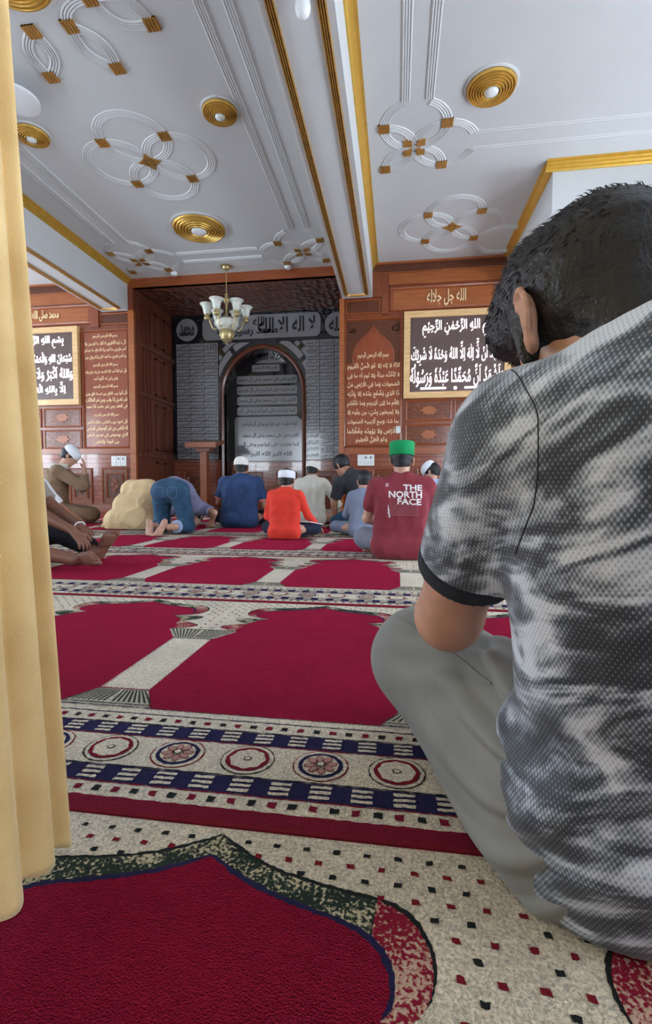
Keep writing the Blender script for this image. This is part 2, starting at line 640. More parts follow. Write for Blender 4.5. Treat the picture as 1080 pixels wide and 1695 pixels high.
# ---- ceiling rosettes: four interlaced plaster rings with gilt crossings
def rosette(cx, cy, label, rr=0.315, full=(1, 1, 1, 1), gaps=(0, 0, 0, 0), centre=True, closed_centre='square'):
    root = empty('ceiling_rosette', (cx, cy, ZC), label, 'ceiling ornament', 'plaster rosettes on the ceiling')
    pr = ridges(0.088, 4, 0.0085)
    dirs = [(1, 0), (0, 1), (-1, 0), (0, -1)]
    for q, (dx, dy) in enumerate(dirs):
        b = MB()
        a0 = math.atan2(dy, dx)
        ccx, ccy = cx + dx * rr, cy + dy * rr
        segs = []
        if full[q]:
            g = gaps[q]
            if g:
                segs = [(g, PI / 2 - 0.10), (-PI / 2 + 0.10, -g)]
            else:
                segs = [(-PI / 2 + 0.10, PI / 2 - 0.10)]
        segs += [(PI / 2 + 0.13, PI - 0.20), (-PI + 0.20, -PI / 2 - 0.13)]
        for s0, s1 in segs:
            n = max(8, int(abs(s1 - s0) * 14))
            path = [(ccx + rr * math.cos(a0 + s0 + (s1 - s0) * k / n), ccy + rr * math.sin(a0 + s0 + (s1 - s0) * k / n)) for k in range(n + 1)]
            b.sweep(path, pr, 0, z=ZC)
        keep(b.obj('plaster_ring', MT['plaster_trim'], smooth=True, auto=60), root)
    for sx in (1, -1):
        for sy in (1, -1):
            b = MB()
            w = 0.052
            px, py = cx + sx * rr, cy + sy * rr
            for t in range(4):
                u0 = -w + 2 * w * t / 4
                poly = [(px + u0 + 0.003, py - w), (px + u0 + w / 2 - 0.004, py - w), (px + u0 + w / 2 - 0.004, py + w), (px + u0 + 0.003, py + w)]
                b.prism(poly, ZC - 0.017, ZC, 'z')
            b.box((px - w, py - w, ZC - 0.012), (px + w, py + w, ZC))
            keep(b.obj('gilt_crossing', MT['gold_brown']), root)
    if centre:
        for (dx, dy) in ((1, 0), (0, 1), (-1, 0), (0, -1)):
            b = MB()
            if closed_centre == 'square':
                p = [(cx + dx * 0.12, cy + dy * 0.12), (cx + dx * 0.045 + dy * 0.05, cy + dy * 0.045 + dx * 0.05), (cx + dx * 0.045 - dy * 0.05, cy + dy * 0.045 - dx * 0.05)]
            else:
                a = 0.018
                ux, uy = (dx + dy), (dy - dx)   # diagonal direction
                ox, oy = cx + ux * a, cy + uy * a
                p = [(ox, oy), (ox + ux * 0.085, oy + uy * 0.01), (ox + ux * 0.085, oy + uy * 0.085), (ox + ux * 0.01, oy + uy * 0.085)]
            if len(p) == 3:
                b.prism(p, ZC - 0.015, ZC, 'z')
            else:
                b.prism(p, ZC - 0.015, ZC, 'z')
            keep(b.obj('gilt_petal', MT['gold_brown']), root)
        if closed_centre == 'square':
            b = MB(); b.prism([(cx + 0.045, cy), (cx, cy + 0.045), (cx - 0.045, cy), (cx, cy - 0.045)], ZC - 0.015, ZC, 'z')
            keep(b.obj('gilt_petal', MT['gold_brown']), root)
    return root


rosette(-2.51, 4.74, 'full plaster rosette of four interlaced rings in the middle of the main ceiling bay')
G = 0.42
rosette(-3.76, 6.77, 'plaster corner rosette above the left jamb of the recess, joined to double strips', rr=0.29, full=(1, 0, 0, 1), gaps=(G, 0, 0, G), closed_centre='leaf')
rosette(-1.34, 6.81, 'plaster corner rosette beside the central beam and right of the chandelier, joined to double strips', rr=0.29, full=(0, 0, 1, 1), gaps=(0, 0, G, G), closed_centre='leaf')
rosette(0.135, 4.915, 'plaster rosette on the right ceiling bay at the end of two long strips', rr=0.285, full=(1, 0, 0, 1), gaps=(G, 0, 0, G), closed_centre='leaf')
rosette(0.66, 6.43, 'full plaster rosette on the right ceiling bay nearest the wall, with gilt star', rr=0.315)


def leafset(cx, cy):
    """near rosette around the big medallion at the top left"""
    root = empty('ceiling_rosette', (cx, cy, ZC), 'looping plaster rosette around the partly cut off gold medallion at the top left', 'ceiling ornament', 'plaster rosettes on the ceiling')
    pr = ridges(0.075, 4, 0.012)
    def lens(p, q, bulge):
        b = MB()
        for s in (1, -1):
            path = []
            for k in range(17):
                t = k / 16
                x = p[0] + (q[0] - p[0]) * t; y = p[1] + (q[1] - p[1]) * t
                L = math.hypot(q[0] - p[0], q[1] - p[1])
                nx, ny = -(q[1] - p[1]) / L, (q[0] - p[0]) / L
                o = s * bulge * math.sin(PI * t)
                path.append((x + nx * o, y + ny * o))
            b.sweep(path, pr, 0, z=ZC)
        keep(b.obj('plaster_ring', MT['plaster_trim'], smooth=True, auto=60), root)
        for (x, y) in (p, q):
            bb = MB(); w = 0.05
            for t in range(4):
                u0 = -w + 2 * w * t / 4
                bb.box((x + u0 + 0.003, y - w, ZC - 0.017), (x + u0 + w / 2 - 0.003, y + w, ZC))
            bb.box((x - w, y - w, ZC - 0.012), (x + w, y + w, ZC))
            keep(bb.obj('gilt_crossing', MT['gold_brown']), root)
    lens((cx - 0.15, cy + 0.31), (cx - 0.29, cy + 0.68), 0.085)
    lens((cx + 0.15, cy + 0.31), (cx + 0.29, cy + 0.68), 0.085)
    lens((cx + 0.41, cy + 0.15), (cx + 0.74, cy + 0.38), 0.10)
    b = MB()
    path = [(cx + 0.15 + 0.26 * (1 - math.cos(PI / 2 * k / 10)) , cy + 0.31 - 0.16 * math.sin(PI / 2 * k / 10)) for k in range(11)]
    b.sweep(path, pr, 0, z=ZC)
    keep(b.obj('plaster_ring', MT['plaster_trim'], smooth=True, auto=60), root)
leafset(-2.50, 3.0)
b = MB()
ring = [(1.36 + 0.33 * math.cos(2 * PI * k / 48), 6.86 + 0.33 * math.sin(2 * PI * k / 48)) for k in range(48)]
b.sweep(ring, ridges(0.09, 4, 0.012), 0, closed=True, z=ZC)
tag(b.obj('ceiling_ring', MT['plaster_trim'], smooth=True, auto=60), 'plain white plaster ring on the ceiling beside the man\'s hair', 'ceiling ornament')


# ---- gold medallions with a bulb
def medallion(cx, cy, r, label, gold='gold'):
    root = empty('ceiling_medallion', (cx, cy, ZC), label, 'ceiling medallion', 'round gold ceiling medallions')
    prof = [(r * 1.05, 0), (r * 1.05, -0.012), (r * 0.99, -0.016)]
    n = 6
    for k in range(n):
        a = r * (0.98 - 0.66 * k / n)
        w = r * 0.66 / n
        prof += [(a, -0.014 - 0.004 * k), (a - w * 0.25, -0.034 - 0.005 * k), (a - w * 0.65, -0.036 - 0.005 * k), (a - w * 0.95, -0.018 - 0.005 * k)]
    prof += [(r * 0.30, -0.02), (r * 0.0, -0.02)]
    b = MB(); b.lathe([(r * 1.08, 0), (r * 1.08, -0.01), (r * 0.99, -0.012)], (cx, cy, ZC), 48)
    keep(b.obj('white_rim', MT['plaster_trim'], smooth=True, auto=40), root)
    b = MB(); b.lathe(prof[2:], (cx, cy, ZC), 56)
    keep(b.obj('gold_rings', MT[gold], smooth=True, auto=60), root)
    b = MB()
    rb = r * 0.30
    b.lathe([(rb * 0.9, -0.015), (rb * 0.95, -0.03), (rb * 1.0, -0.045), (rb * 0.9, -0.06), (rb * 0.5, -0.07), (0, -0.073)], (cx, cy, ZC), 28)
    keep(b.obj('bulb', MT['bulb'], smooth=True), root)
medallion(-1.57, 4.215, 0.155, 'small gold ringed medallion beside the long double strips, right of the central rosette')
medallion(-2.53, 6.01, 0.335, 'largest gold ringed medallion, in the main ceiling bay nearest the chandelier')
medallion(0.737, 4.28, 0.20, 'gold ringed medallion on the right-hand ceiling bay')
medallion(-3.42, 4.23, 0.155, 'small gold medallion beside the curtain, close to the left double strips')
medallion(-2.50, 2.87, 0.30, 'gold medallion cut off by the top left of the photo')
b = MB()
b.lathe([(0.0, 0), (0.03, 0), (0.03, -0.05), (0.15, -0.06), (0.175, -0.08), (0.175, -0.10), (0.15, -0.115), (0.0, -0.118)], (-3.16, 3.75, ZC), 36)
tag(b.obj('ceiling_lamp', MT['bulb'], smooth=True, auto=40), 'round white ceiling lamp half hidden by the curtain, above the small gold medallion', 'ceiling lamp')
t = empty('beam_bulb', (-0.55, 2.80, 3.33), 'frosted white bulb hanging under the central beam at the top of the photo', 'light bulb')
b = MB(); b.lathe([(0.045, 0), (0.045, -0.012), (0.022, -0.018), (0.020, -0.05), (0, -0.05)], (-0.55, 2.80, 3.33), 24)
keep(b.obj('lamp_holder', MT['switch'], smooth=True, auto=40), t)
b = MB(); b.lathe([(0.018, -0.045), (0.028, -0.06), (0.042, -0.085), (0.045, -0.12), (0.036, -0.15), (0.018, -0.168), (0, -0.172)], (-0.55, 2.80, 3.33), 28)
keep(b.obj('bulb', MT['bulb'], smooth=True), t)
for x, y, l in ((-3.44, 7.18, 'small white round downlight on the ceiling left of the chandelier'), (-1.64, 7.20, 'small white round downlight on the ceiling right of the chandelier')):
    b = MB(); b.lathe([(0.055, 0), (0.055, -0.02), (0.04, -0.045), (0.0, -0.05)], (x, y, ZC), 24)
    tag(b.obj('downlight', MT['bulb'], smooth=True, auto=50), l, 'downlight', 'downlights beside the chandelier')

b = MB(); b.box((-2.3, -1.05, 0), (1.5, -0.90, ZC)); struct('wall_light_blocker', b, MT['wall_paint'])  # unseen wall added behind the camera to keep rear window light off the near floor
# ================================================================== BACK WALL
b = MB(); b.box((XL, YW, 0), (-4.20, 9.3, ZC)); struct('wall_back_left', b, MT['wood'])
b = MB(); b.box((-0.85, YW, 0), (XR, 9.3, ZC)); struct('wall_back_right', b, MT['wood'])
b = MB(); b.box((-4.20, YW, 3.68), (-0.85, 9.3, ZC + 0.15)); struct('wall_back_lintel', b, [MT['shingle']])
b = MB(); b.box((-4.30, YW - 0.05, 3.675), (-0.80, YW + 0.02, ZC)); b.box((-4.30, YW - 0.06, 3.675), (-0.80, YW + 0.03, 3.69))
struct('trim_22', b, MT['wood_h'])


def wall_panel(x0, x1, z0, z1, m, name='carved_panel', label=None, cat='wall panel', group=None, fr=0.03, proud=0.02, fm='wood_h', y=YW, centre=None):
    root = empty(name, ((x0 + x1) / 2, y, z0), label, cat, group)
    b = MB(); b.frame_xz(x0, x1, z0, z1, y, fr, proud); keep(b.obj('frame', MT[fm]), root)
    b = MB(); b.box((x0 + fr * 0.9, y - proud * 0.45, z0 + fr * 0.9), (x1 - fr * 0.9, y + 0.002, z1 - fr * 0.9)); keep(b.obj('carved_field', MT[m]), root)
    if centre:
        b = MB()
        cx, cz = (x0 + x1) / 2, (z0 + z1) / 2
        w, h = centre
        pts = []
        for k in range(48):
            a = 2 * PI * k / 48
            q = 1 + 0.10 * math.cos(8 * a) + (0.18 if abs(math.cos(a)) > 0.98 else 0)
            pts.append((cx + w * math.cos(a) * q, cz + h * math.sin(a) * q))
        b.prism(pts, y - proud * 0.95, y, 'y')
        keep(b.obj('lozenge', MT['wood_light']), root)
    return root


# ---- left part of the back wall
def dado(n, x0, x1, ztop, y=YW, d=0.03):
    b = MB(); b.box((x0, y - d, 0), (x1, y, ztop)); struct('trim_%d' % n, b, MT['brick'])
dado(23, XL, -4.23, 1.06)
dado(24, -0.85, XR, 1.02)
b = MB(); b.box((XL, YW - 0.055, 1.055), (-4.20, YW, 1.075)); b.box((XL, YW - 0.035, 1.075), (-4.20, YW, 1.14)); struct('trim_25', b, MT['wood_h'])
b = MB(); b.box((-0.87, YW - 0.055, 1.015), (XR, YW, 1.04)); b.box((-0.87, YW - 0.035, 1.04), (XR, YW, 1.11)); struct('trim_26', b, MT['wood_h'])
# jamb posts either side of the recess
b = MB(); b.box((-4.29, YW - 0.05, 0), (-4.19, YW + 0.03, 3.33)); struct('trim_27', b, MT['wood_light'])
b = MB(); b.box((-0.875, YW - 0.05, 0), (-0.80, YW + 0.03, 3.33)); struct('trim_28', b, MT['wood_light'])
b = MB(); b.box((-4.29, YW - 0.05, 3.33), (-4.20, YW + 0.03, 3.68)); struct('trim_29', b, MT['wood'])
# top bands
def bands(n, x0, x1):
    b = MB(); b.box((x0, YW - 0.05, 3.68), (x1, YW, 3.80)); struct('trim_%d' % n, b, MT['wood_carved_fine'])
    b = MB(); b.box((x0, YW - 0.065, 3.79), (x1, YW, ZC + 0.0)); b.box((max(x0, -0.14) if x0 > -1 else x0, YW - 0.03, 3.50), (x1, YW, 3.68)); b.box((x0, YW - 0.045, 3.665), (x1, YW, 3.685))
    struct('trim_%d' % (n + 1), b, MT['wood_light'])
    b = MB()
    for k in range(int((x1 - x0) / 0.03)):
        xx = x0 + k * 0.03
        b.box((xx, YW - 0.06, 3.775), (xx + 0.018, YW, 3.795))
    struct('trim_%d' % (n + 2), b, MT['wood'])
bands(30, XL, -4.74)
bands(33, -0.384, 1.54)
wall_panel(-6.60, -4.96, 3.16, 3.48, 'wood_light', 'inscription_panel', 'wooden panel with gold calligraphy above the left sign board', 'wall panel', 'calligraphy panels above the boards', fr=0.05)
wall_panel(-0.13, 2.0, 3.12, 3.47, 'wood_light', 'inscription_panel', 'wooden panel with gold calligraphy above the right sign board', 'wall panel', 'calligraphy panels above the boards', fr=0.05)
wall_panel(-4.80, -4.295, 3.13, 3.32, 'wood_carved_fine', 'carved_panel', 'small carved panel under the end of the left beam', group='small carved panels under the beams')
wall_panel(-0.79, -0.26, 3.10, 3.32, 'wood_carved_fine', 'carved_panel', 'small carved panel under the end of the central beam', group='small carved panels under the beams')
b = MB(); b.prism([(-0.245, 3.08), (-0.14, 3.08), (-0.14, 3.66), (-0.384, 3.66), (-0.384, 3.335), (-0.245, 3.335)], YW - 0.04, YW + 0.01, 'y'); struct('trim_36', b, MT['wood'])
b = MB(); b.box((-4.955, YW - 0.04, 3.10), (-4.81, YW, 3.68)); struct('trim_37', b, MT['wood'])
# carved drawers-like panels below the boards
for sx, xs in (('left', [(-6.58, -5.90), (-5.86, -5.17)]), ('right', [(0.12, 0.80), (0.83, 1.50)])):
    for (x0, x1) in xs:
        for (z0, z1, w) in ((1.50, 1.82, 'upper'), (1.145, 1.46, 'lower')):
            inner = (x0 == -5.86 or x0 == 0.12)
            wall_panel(x0, x1, z0, z1, 'wood_carved', 'carved_panel', '%s carved wooden panel with a lozenge under the %s sign board, %s' % (w, sx, 'nearest the recess' if inner else 'away from the recess'),
                       group='carved panels under the sign boards', centre=(0.10, 0.062))
# framed flower panels in the brick dado
def dado_panel(x0, x1, z0, z1, label, y=YW - 0.03):
    root = empty('dado_panel', ((x0 + x1) / 2, y, z0), label, 'wall panel', 'framed carved panels in the brick dado')
    b = MB(); b.box((x0, y - 0.012, z0), (x1, y + 0.004, z1)); keep(b.obj('border', MT['wood_carved']), root)
    b = MB(); b.frame_xz(x0, x1, z0, z1, y - 0.010, 0.018, 0.014); b.frame_xz(x0 + 0.075, x1 - 0.075, z0 + 0.085, z1 - 0.085, y - 0.010, 0.022, 0.02); keep(b.obj('frame', MT['wood_h']), root)
    b = MB(); b.box((x0 + 0.09, y - 0.016, z0 + 0.10), (x1 - 0.09, y + 0.0, z1 - 0.10)); keep(b.obj('flower_field', MT['wood_carved_fine']), root)
    # carved flower spray
    b = MB()
    cx, cz = (x0 + x1) / 2, (z0 + z1) / 2
    for (dx, dz, r) in ((0, 0.10, 0.030), (-0.035, 0.03, 0.028), (0.04, -0.01, 0.032), (-0.01, -0.07, 0.030), (0.03, 0.065, 0.022)):
        for k in range(6):
            a = 2 * PI * k / 6 + dx * 20
            px, pz = cx + dx + r * 0.6 * math.cos(a), cz + dz + r * 0.6 * math.sin(a)
            b.prism([(px + r * 0.45 * math.cos(t * PI / 4), pz + r * 0.45 * math.sin(t * PI / 4)) for t in range(8)], y - 0.026, y - 0.01, 'y')
        b.prism([(cx + dx + r * 0.3 * math.cos(t * PI / 4), cz + dz + r * 0.3 * math.sin(t * PI / 4)) for t in range(8)], y - 0.031, y - 0.01, 'y')
    b.tube([(cx - 0.02, y - 0.02, cz - 0.14), (cx + 0.02, y - 0.02, cz - 0.05), (cx - 0.02, y - 0.02, cz + 0.04), (cx, y - 0.02, cz + 0.11)], 0.006, 6)
    keep(b.obj('carved_flower', MT['wood_h']), root)
dado_panel(-5.38, -4.98, 0.235, 0.82, 'carved flower panel in the brick dado behind the man in the brown kurta')
dado_panel(-4.80, -4.35, 0.235, 0.82, 'carved flower panel in the brick dado above the bowed beige figure, next to the recess')
dado_panel(-6.0, -5.6, 0.235, 0.82, 'carved flower panel in the brick dado beside the curtain')
dado_panel(-0.36, 0.05, 0.22, 0.80, 'carved flower panel in the brick dado between the dark polo shirt and the green cap')
dado_panel(0.30, 0.70, 0.22, 0.80, 'carved flower panel in the brick dado right of the green cap')
# switch plates
def switch_plate(x, z, w, h, label):
    y = YW - 0.03
    t = empty('switch_plate', (x, y, z), label, 'switch plate', 'white switch plates on the dado')
    b = MB(); b.box((x, y - 0.012, z), (x + w, y + 0.002, z + h)); keep(b.obj('plate', MT['switch']), t)
    for r in range(2):
        for c in range(3):
            b = MB()
            x0 = x + w * (0.07 + c * 0.30); z0 = z + h * (0.08 + (1 - r) * 0.46)
            b.box((x0, y - 0.017, z0), (x0 + w * 0.25, y - 0.010, z0 + h * 0.38)); keep(b.obj('rocker', MT['plaster_trim']), t)
            if r == 0 and c > 0:
                b = MB(); b.box((x0 + w * 0.08, y - 0.019, z0 + h * 0.12), (x0 + w * 0.17, y - 0.016, z0 + h * 0.28)); keep(b.obj('socket', MT['dark']), t)
switch_plate(-4.63, 0.855, 0.26, 0.16, 'white six-way switch plate on the brick dado left of the recess')
switch_plate(-0.59, 0.845, 0.25, 0.165, 'white six-way switch plate on the brick dado left of the green cap')
switch_plate(-0.02, 1.33, 0.07, 0.10, 'small white socket beside the gold lettered panel, above the green cap')

# ---- recess side walls
def fluted_side(x, y0, y1, z0, z1, n, name, sgn):
    b = MB()
    b.box((min(x, x + sgn * 0.012), y0, 0), (max(x, x + sgn * 0.012), y1, 3.68))
    for k in range(n):
        a = y0 + 0.08 + (0.46) * k / n
        b.box((min(x, x + sgn * 0.035), a, z0), (max(x, x + sgn * 0.035), a + 0.03, z1))
    # two stacked door-like panels
    for (za, zb) in ((0.15, 0.95), (1.15, 1.95), (2.10, 2.75), (2.95, 3.5)):
        for (ya, yb) in ((y0 + 0.60, y0 + 0.86), (y0 + 0.92, y1 - 0.06)):
            for q in ((ya, za, ya + 0.03, zb), (yb - 0.03, za, yb, zb), (ya, za, yb, za + 0.03), (ya, zb - 0.03, yb, zb)):
                b.box((min(x, x + sgn * 0.04), q[0], q[1]), (max(x, x + sgn * 0.04), q[2], q[3]))
    for z in (0.05, 1.02, 2.02, 2.82):
        b.box((min(x, x + sgn * 0.045), y0 + 0.05, z), (max(x, x + sgn * 0.045), y1, z + 0.05))
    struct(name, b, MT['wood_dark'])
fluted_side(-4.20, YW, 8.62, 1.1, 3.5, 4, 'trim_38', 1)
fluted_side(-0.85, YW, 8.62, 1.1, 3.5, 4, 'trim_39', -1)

# ---- recess back wall with the pointed arch niche
AX0, AX1, AZS, AZP = -3.17, -1.70, 2.22, 3.03
ACX = (AX0 + AX1) / 2
def arch(x0, x1, zs, zp, n=18):
    """left springing up to the point and down to the right springing"""
    cx = (x0 + x1) / 2; w = (x1 - x0) / 2; h = zp - zs
    r = (w * w + h * h) / (2 * w)
    pts = []
    amax = math.atan2(h, r - w) if r > w else PI / 2
    for k in range(n + 1):
        a = amax * k / n
        pts.append((x0 + r - r * math.cos(a), zs + r * math.sin(a)))
    right = [(2 * cx - x, z) for x, z in reversed(pts[:-1])]
    return pts + right
ap = arch(AX0, AX1, AZS, AZP)
outline = [(-4.20, 0), (-4.20, 3.68), (-0.85, 3.68), (-0.85, 0), (AX1, 0)] + list(reversed(ap)) + [(AX0, 0)]
YR = 8.62
b = MB(); b.prism(outline, YR, YR + 0.40, 'y'); struct('wall_recess', b, MT['granite'])
b = MB(); b.box((AX0 - 0.1, YR + 0.40, 0), (AX1 + 0.1, YR + 0.46, 3.3)); struct('wall_niche', b, MT['granite'])
dado(40, -4.19, AX0 - 0.07, 1.0, YR, 0.03)
dado(41, AX1 + 0.07, -0.86, 1.0, YR, 0.03)
dado(42, AX0, AX1, 1.0, YR + 0.40, 0.03)
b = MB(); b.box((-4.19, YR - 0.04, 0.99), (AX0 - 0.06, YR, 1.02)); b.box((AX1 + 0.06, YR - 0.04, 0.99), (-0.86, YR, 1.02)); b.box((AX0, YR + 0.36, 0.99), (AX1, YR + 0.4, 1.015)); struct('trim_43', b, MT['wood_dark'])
for (xa, xb, yy, l) in ((-3.95, -3.45, YR - 0.03, 'carved flower panel low in the recess behind the lectern'), (-2.95, -2.55, YR + 0.37, 'carved flower panel low in the niche left of the red shirt boy'),
                        (-2.28, -1.88, YR + 0.37, 'carved flower panel low in the niche behind the white cap of the red shirt boy'), (-1.50, -1.08, YR - 0.03, 'carved flower panel low in the recess right of the white shirted man')):
    dado_panel(xa, xb, 0.24, 0.80, l, yy)
# arch frame
b = MB()
po = arch(AX0 - 0.065, AX1 + 0.065, AZS, AZP + 0.075)
pi_ = arch(AX0, AX1, AZS, AZP)
rings = [(AX0 - 0.065, 0)] + po + [(AX1 + 0.065, 0)]
ringi = [(AX0, 0)] + pi_ + [(AX1, 0)]
vs, fs = [], []
for (o, i) in zip(rings, ringi):
    mx, mz = (o[0] + i[0]) / 2, (o[1] + i[1]) / 2
    vs += [(o[0], YR, o[1]), (o[0], YR - 0.045, o[1]), (mx, YR - 0.065, mz), (i[0], YR - 0.045, i[1]), (i[0], YR + 0.10, i[1])]
n = len(rings)
for k in range(n - 1):
    for j in range(4):
        fs.append((k * 5 + j, k * 5 + j + 1, (k + 1) * 5 + j + 1, (k + 1) * 5 + j))
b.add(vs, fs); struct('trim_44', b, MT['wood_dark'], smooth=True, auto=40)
# grey spandrel bands following the arch
b = MB()
for (e0, e1) in ((0.14, 0.24), (0.26, 0.34), (0.36, 0.46)):
    a1 = arch(AX0 - e0, AX1 + e0, AZS, AZP + e0 * 1.25)
    a2 = arch(AX0 - e1, AX1 + e1, AZS, AZP + e1 * 1.25)
    for sgn in (0, 1):
        rng = range(1, 15) if sgn == 0 else range(len(a1) - 15, len(a1) - 1)
        for k in rng:
            q = [a1[k], a1[(k + 1)], a2[(k + 1)], a2[k]]
            q = [(min(max(x, -3.27), -1.61), min(z, 3.15)) for x, z in q]
            if abs(q[0][0] - q[2][0]) > 0.004 and abs(q[0][1] - q[2][1]) > 0.004:
                b.prism(q, YR - 0.006, YR, 'y')
struct('trim_45', b, MT['granite_grey'])
# ================================================================== ARABIC LETTERING
JOIN = {}
for cp in list(range(0xFE80, 0xFEFD)) + list(range(0xFB50, 0xFBFF)):
    d = unicodedata.decomposition(chr(cp)).split()
    if len(d) >= 2 and d[0] in ('<isolated>', '<final>', '<initial>', '<medial>'):
        base = ''.join(chr(int(x, 16)) for x in d[1:])
        JOIN.setdefault(base, {})[d[0][1:4]] = chr(cp)
MARKS = set('\u064b\u064c\u064d\u064e\u064f\u0650\u0651\u0652\u0653\u0654\u0655\u0656\u0657\u0670')


def shape(txt):
    """list of (glyph, [marks]) in visual order, left to right"""
    cl = []
    for ch in txt:
        if ch in MARKS and cl:
            cl[-1][1].append(ch)
        else:
            cl.append([ch, []])
    # lam-alef ligatures
    out = []
    i = 0
    while i < len(cl):
        if cl[i][0] == '\u0644' and i + 1 < len(cl) and ('\u0644' + cl[i + 1][0]) in JOIN and cl[i + 1][0] in '\u0622\u0623\u0625\u0627':
            out.append(['\u0644' + cl[i + 1][0], cl[i][1] + cl[i + 1][1]])
            i += 2
        else:
            out.append(cl[i]); i += 1
    res = []
    def canr(c): return c in JOIN and ('ini' in JOIN[c])
    def canl(c): return c in JOIN and ('fin' in JOIN[c])
    for i, (c, mk) in enumerate(out):
        p = out[i - 1][0] if i else ' '
        nx = out[i + 1][0] if i + 1 < len(out) else ' '
        jp = canr(p) and canl(c)
        jn = canr(c) and canl(nx)
        if c in JOIN:
            f = 'med' if jp and jn else 'fin' if jp else 'ini' if jn else 'iso'
            g = JOIN[c].get(f) or JOIN[c].get('iso') or c
        else:
            g = c
        res.append((g, mk))
    return list(reversed(res))


GC = {}
_cu = bpy.data.curves.new('glyph_source', 'FONT')
_cu.resolution_u = 2
_co = bpy.data.objects.new('glyph_source', _cu)
COL.objects.link(_co)


def _mesh(body, extrude=0.0, offset=0.0):
    _cu.body = body
    _cu.extrude = extrude
    _cu.offset = offset
    bpy.context.view_layer.update()
    ev = _co.evaluated_get(bpy.context.evaluated_depsgraph_get())
    me = ev.to_mesh()
    v = np.zeros(len(me.vertices) * 3, np.float32)
    me.vertices.foreach_get('co', v)
    v = v.reshape(-1, 3)
    f = [tuple(p.vertices) for p in me.polygons]
    ev.to_mesh_clear()
    return v.astype(float), f


_bar = _mesh('|')[0][:, 0].max()


def glyph(g, off=0.0):
    k = (g, off)
    if k not in GC:
        if g == ' ':
            a = _mesh('a |')[0][:, 0].max() - _mesh('a|')[0][:, 0].max()
            GC[k] = (np.zeros((0, 3)), [], a)
        else:
            v, f = _mesh(g, 0.02, off)
            a = _mesh(g + '|')[0][:, 0].max() - _bar
            if len(v) == 0:
                a = 0
            GC[k] = (v, f, a)
    return GC[k]


def line_mesh(txt, marks=True, off=0.0):
    """vertices with x 0..W, baseline z=0, unit font size"""
    V, Fc = [], []
    x = 0
    o = 0
    for g, mk in shape(txt):
        v, f, a = glyph(g, off)
        if len(v):
            vv = v.copy(); vv[:, 0] += x
            V.append(vv); Fc += [tuple(i + o for i in q) for q in f]; o += len(vv)
            if marks:
                x0, x1 = vv[:, 0].min(), vv[:, 0].max()
                top, bot = max(vv[:, 1].max(), 0.35), min(vv[:, 1].min(), 0.0)
                for m in mk:
                    mv, mf, ma = glyph(m, off)
                    if not len(mv): continue
                    mv = mv.copy()
                    mc = (mv[:, 0].min() + mv[:, 0].max()) / 2
                    mv[:, 0] += (x0 + x1) / 2 - mc
                    if m in '\u0650\u064d\u0655\u0656':
                        mv[:, 1] += bot - 0.04 - mv[:, 1].max(); bot = mv[:, 1].min()
                    else:
                        mv[:, 1] += top + 0.04 - mv[:, 1].min(); top = mv[:, 1].max()
                    V.append(mv); Fc += [tuple(i + o for i in q) for q in mf]; o += len(mv)
        x += a
    if not V:
        return np.zeros((0, 3)), []
    V = np.concatenate(V)
    V[:, 0] -= V[:, 0].min()
    return V, Fc


def put_text(mb, txt, x0, x1, z0, z1, y, depth=0.006, marks=True, off=0.0, mi=0, align='fit'):
    """fit one line into the wall rectangle x0..x1, z0..z1 facing -y"""
    V, Fc = line_mesh(txt, marks, off)
    if not len(V): return
    w = V[:, 0].max(); lo, hi = V[:, 1].min(), V[:, 1].max()
    sx = (x1 - x0) / w; sz = (z1 - z0) / (hi - lo)
    if align == 'centre':
        sx = min(sx, sz * 1.15)
    cx = (x0 + x1) / 2
    vs = [(cx + (p[0] - w / 2) * sx, y - (p[2] + 0.02) / 0.04 * depth, z0 + (p[1] - lo) * sz) for p in V]
    mb.add(vs, Fc, mi)


# ---- the two sign boards
def board(x0, x1, z0, z1, label, lines, extra):
    y = YW - 0.03
    root = empty('sign_board', ((x0 + x1) / 2, y, z0), label, 'sign board', 'calligraphy sign boards')
    b = MB(); b.box((x0 + 0.04, y - 0.03, z0 + 0.04), (x1 - 0.04, y, z1 - 0.04)); keep(b.obj('panel', MT['board']), root)
    fw = 0.09
    for nm, q in (('frame_rail', (x0, x1, z1 - fw, z1)), ('frame_rail', (x0, x1, z0, z0 + fw)), ('frame_stile', (x0, x0 + fw, z0 + fw, z1 - fw)), ('frame_stile', (x1 - fw, x1, z0 + fw, z1 - fw))):
        b = MB()
        b.prism([(q[0], q[2]), (q[1], q[2]), (q[1], q[3]), (q[0], q[3])], y - 0.055, y + 0.03, 'y')
        keep(b.obj(nm, MT['pine']), root)
    b = MB()
    for ln in lines:
        put_text(b, *ln, y - 0.03, depth=0.012, off=0.008)
    for q in extra:
        if len(q) == 4:
            b.prism([(q[0], q[2]), (q[1], q[2]), (q[1], q[3]), (q[0], q[3])], y - 0.042, y - 0.03, 'y')
        else:
            b.prism([(q[0] + q[2] * math.cos(k * PI / 8), q[1] + q[2] * math.sin(k * PI / 8)) for k in range(16)], y - 0.042, y - 0.03, 'y')
    keep(b.obj('letters', MT['lit_letters']), root)


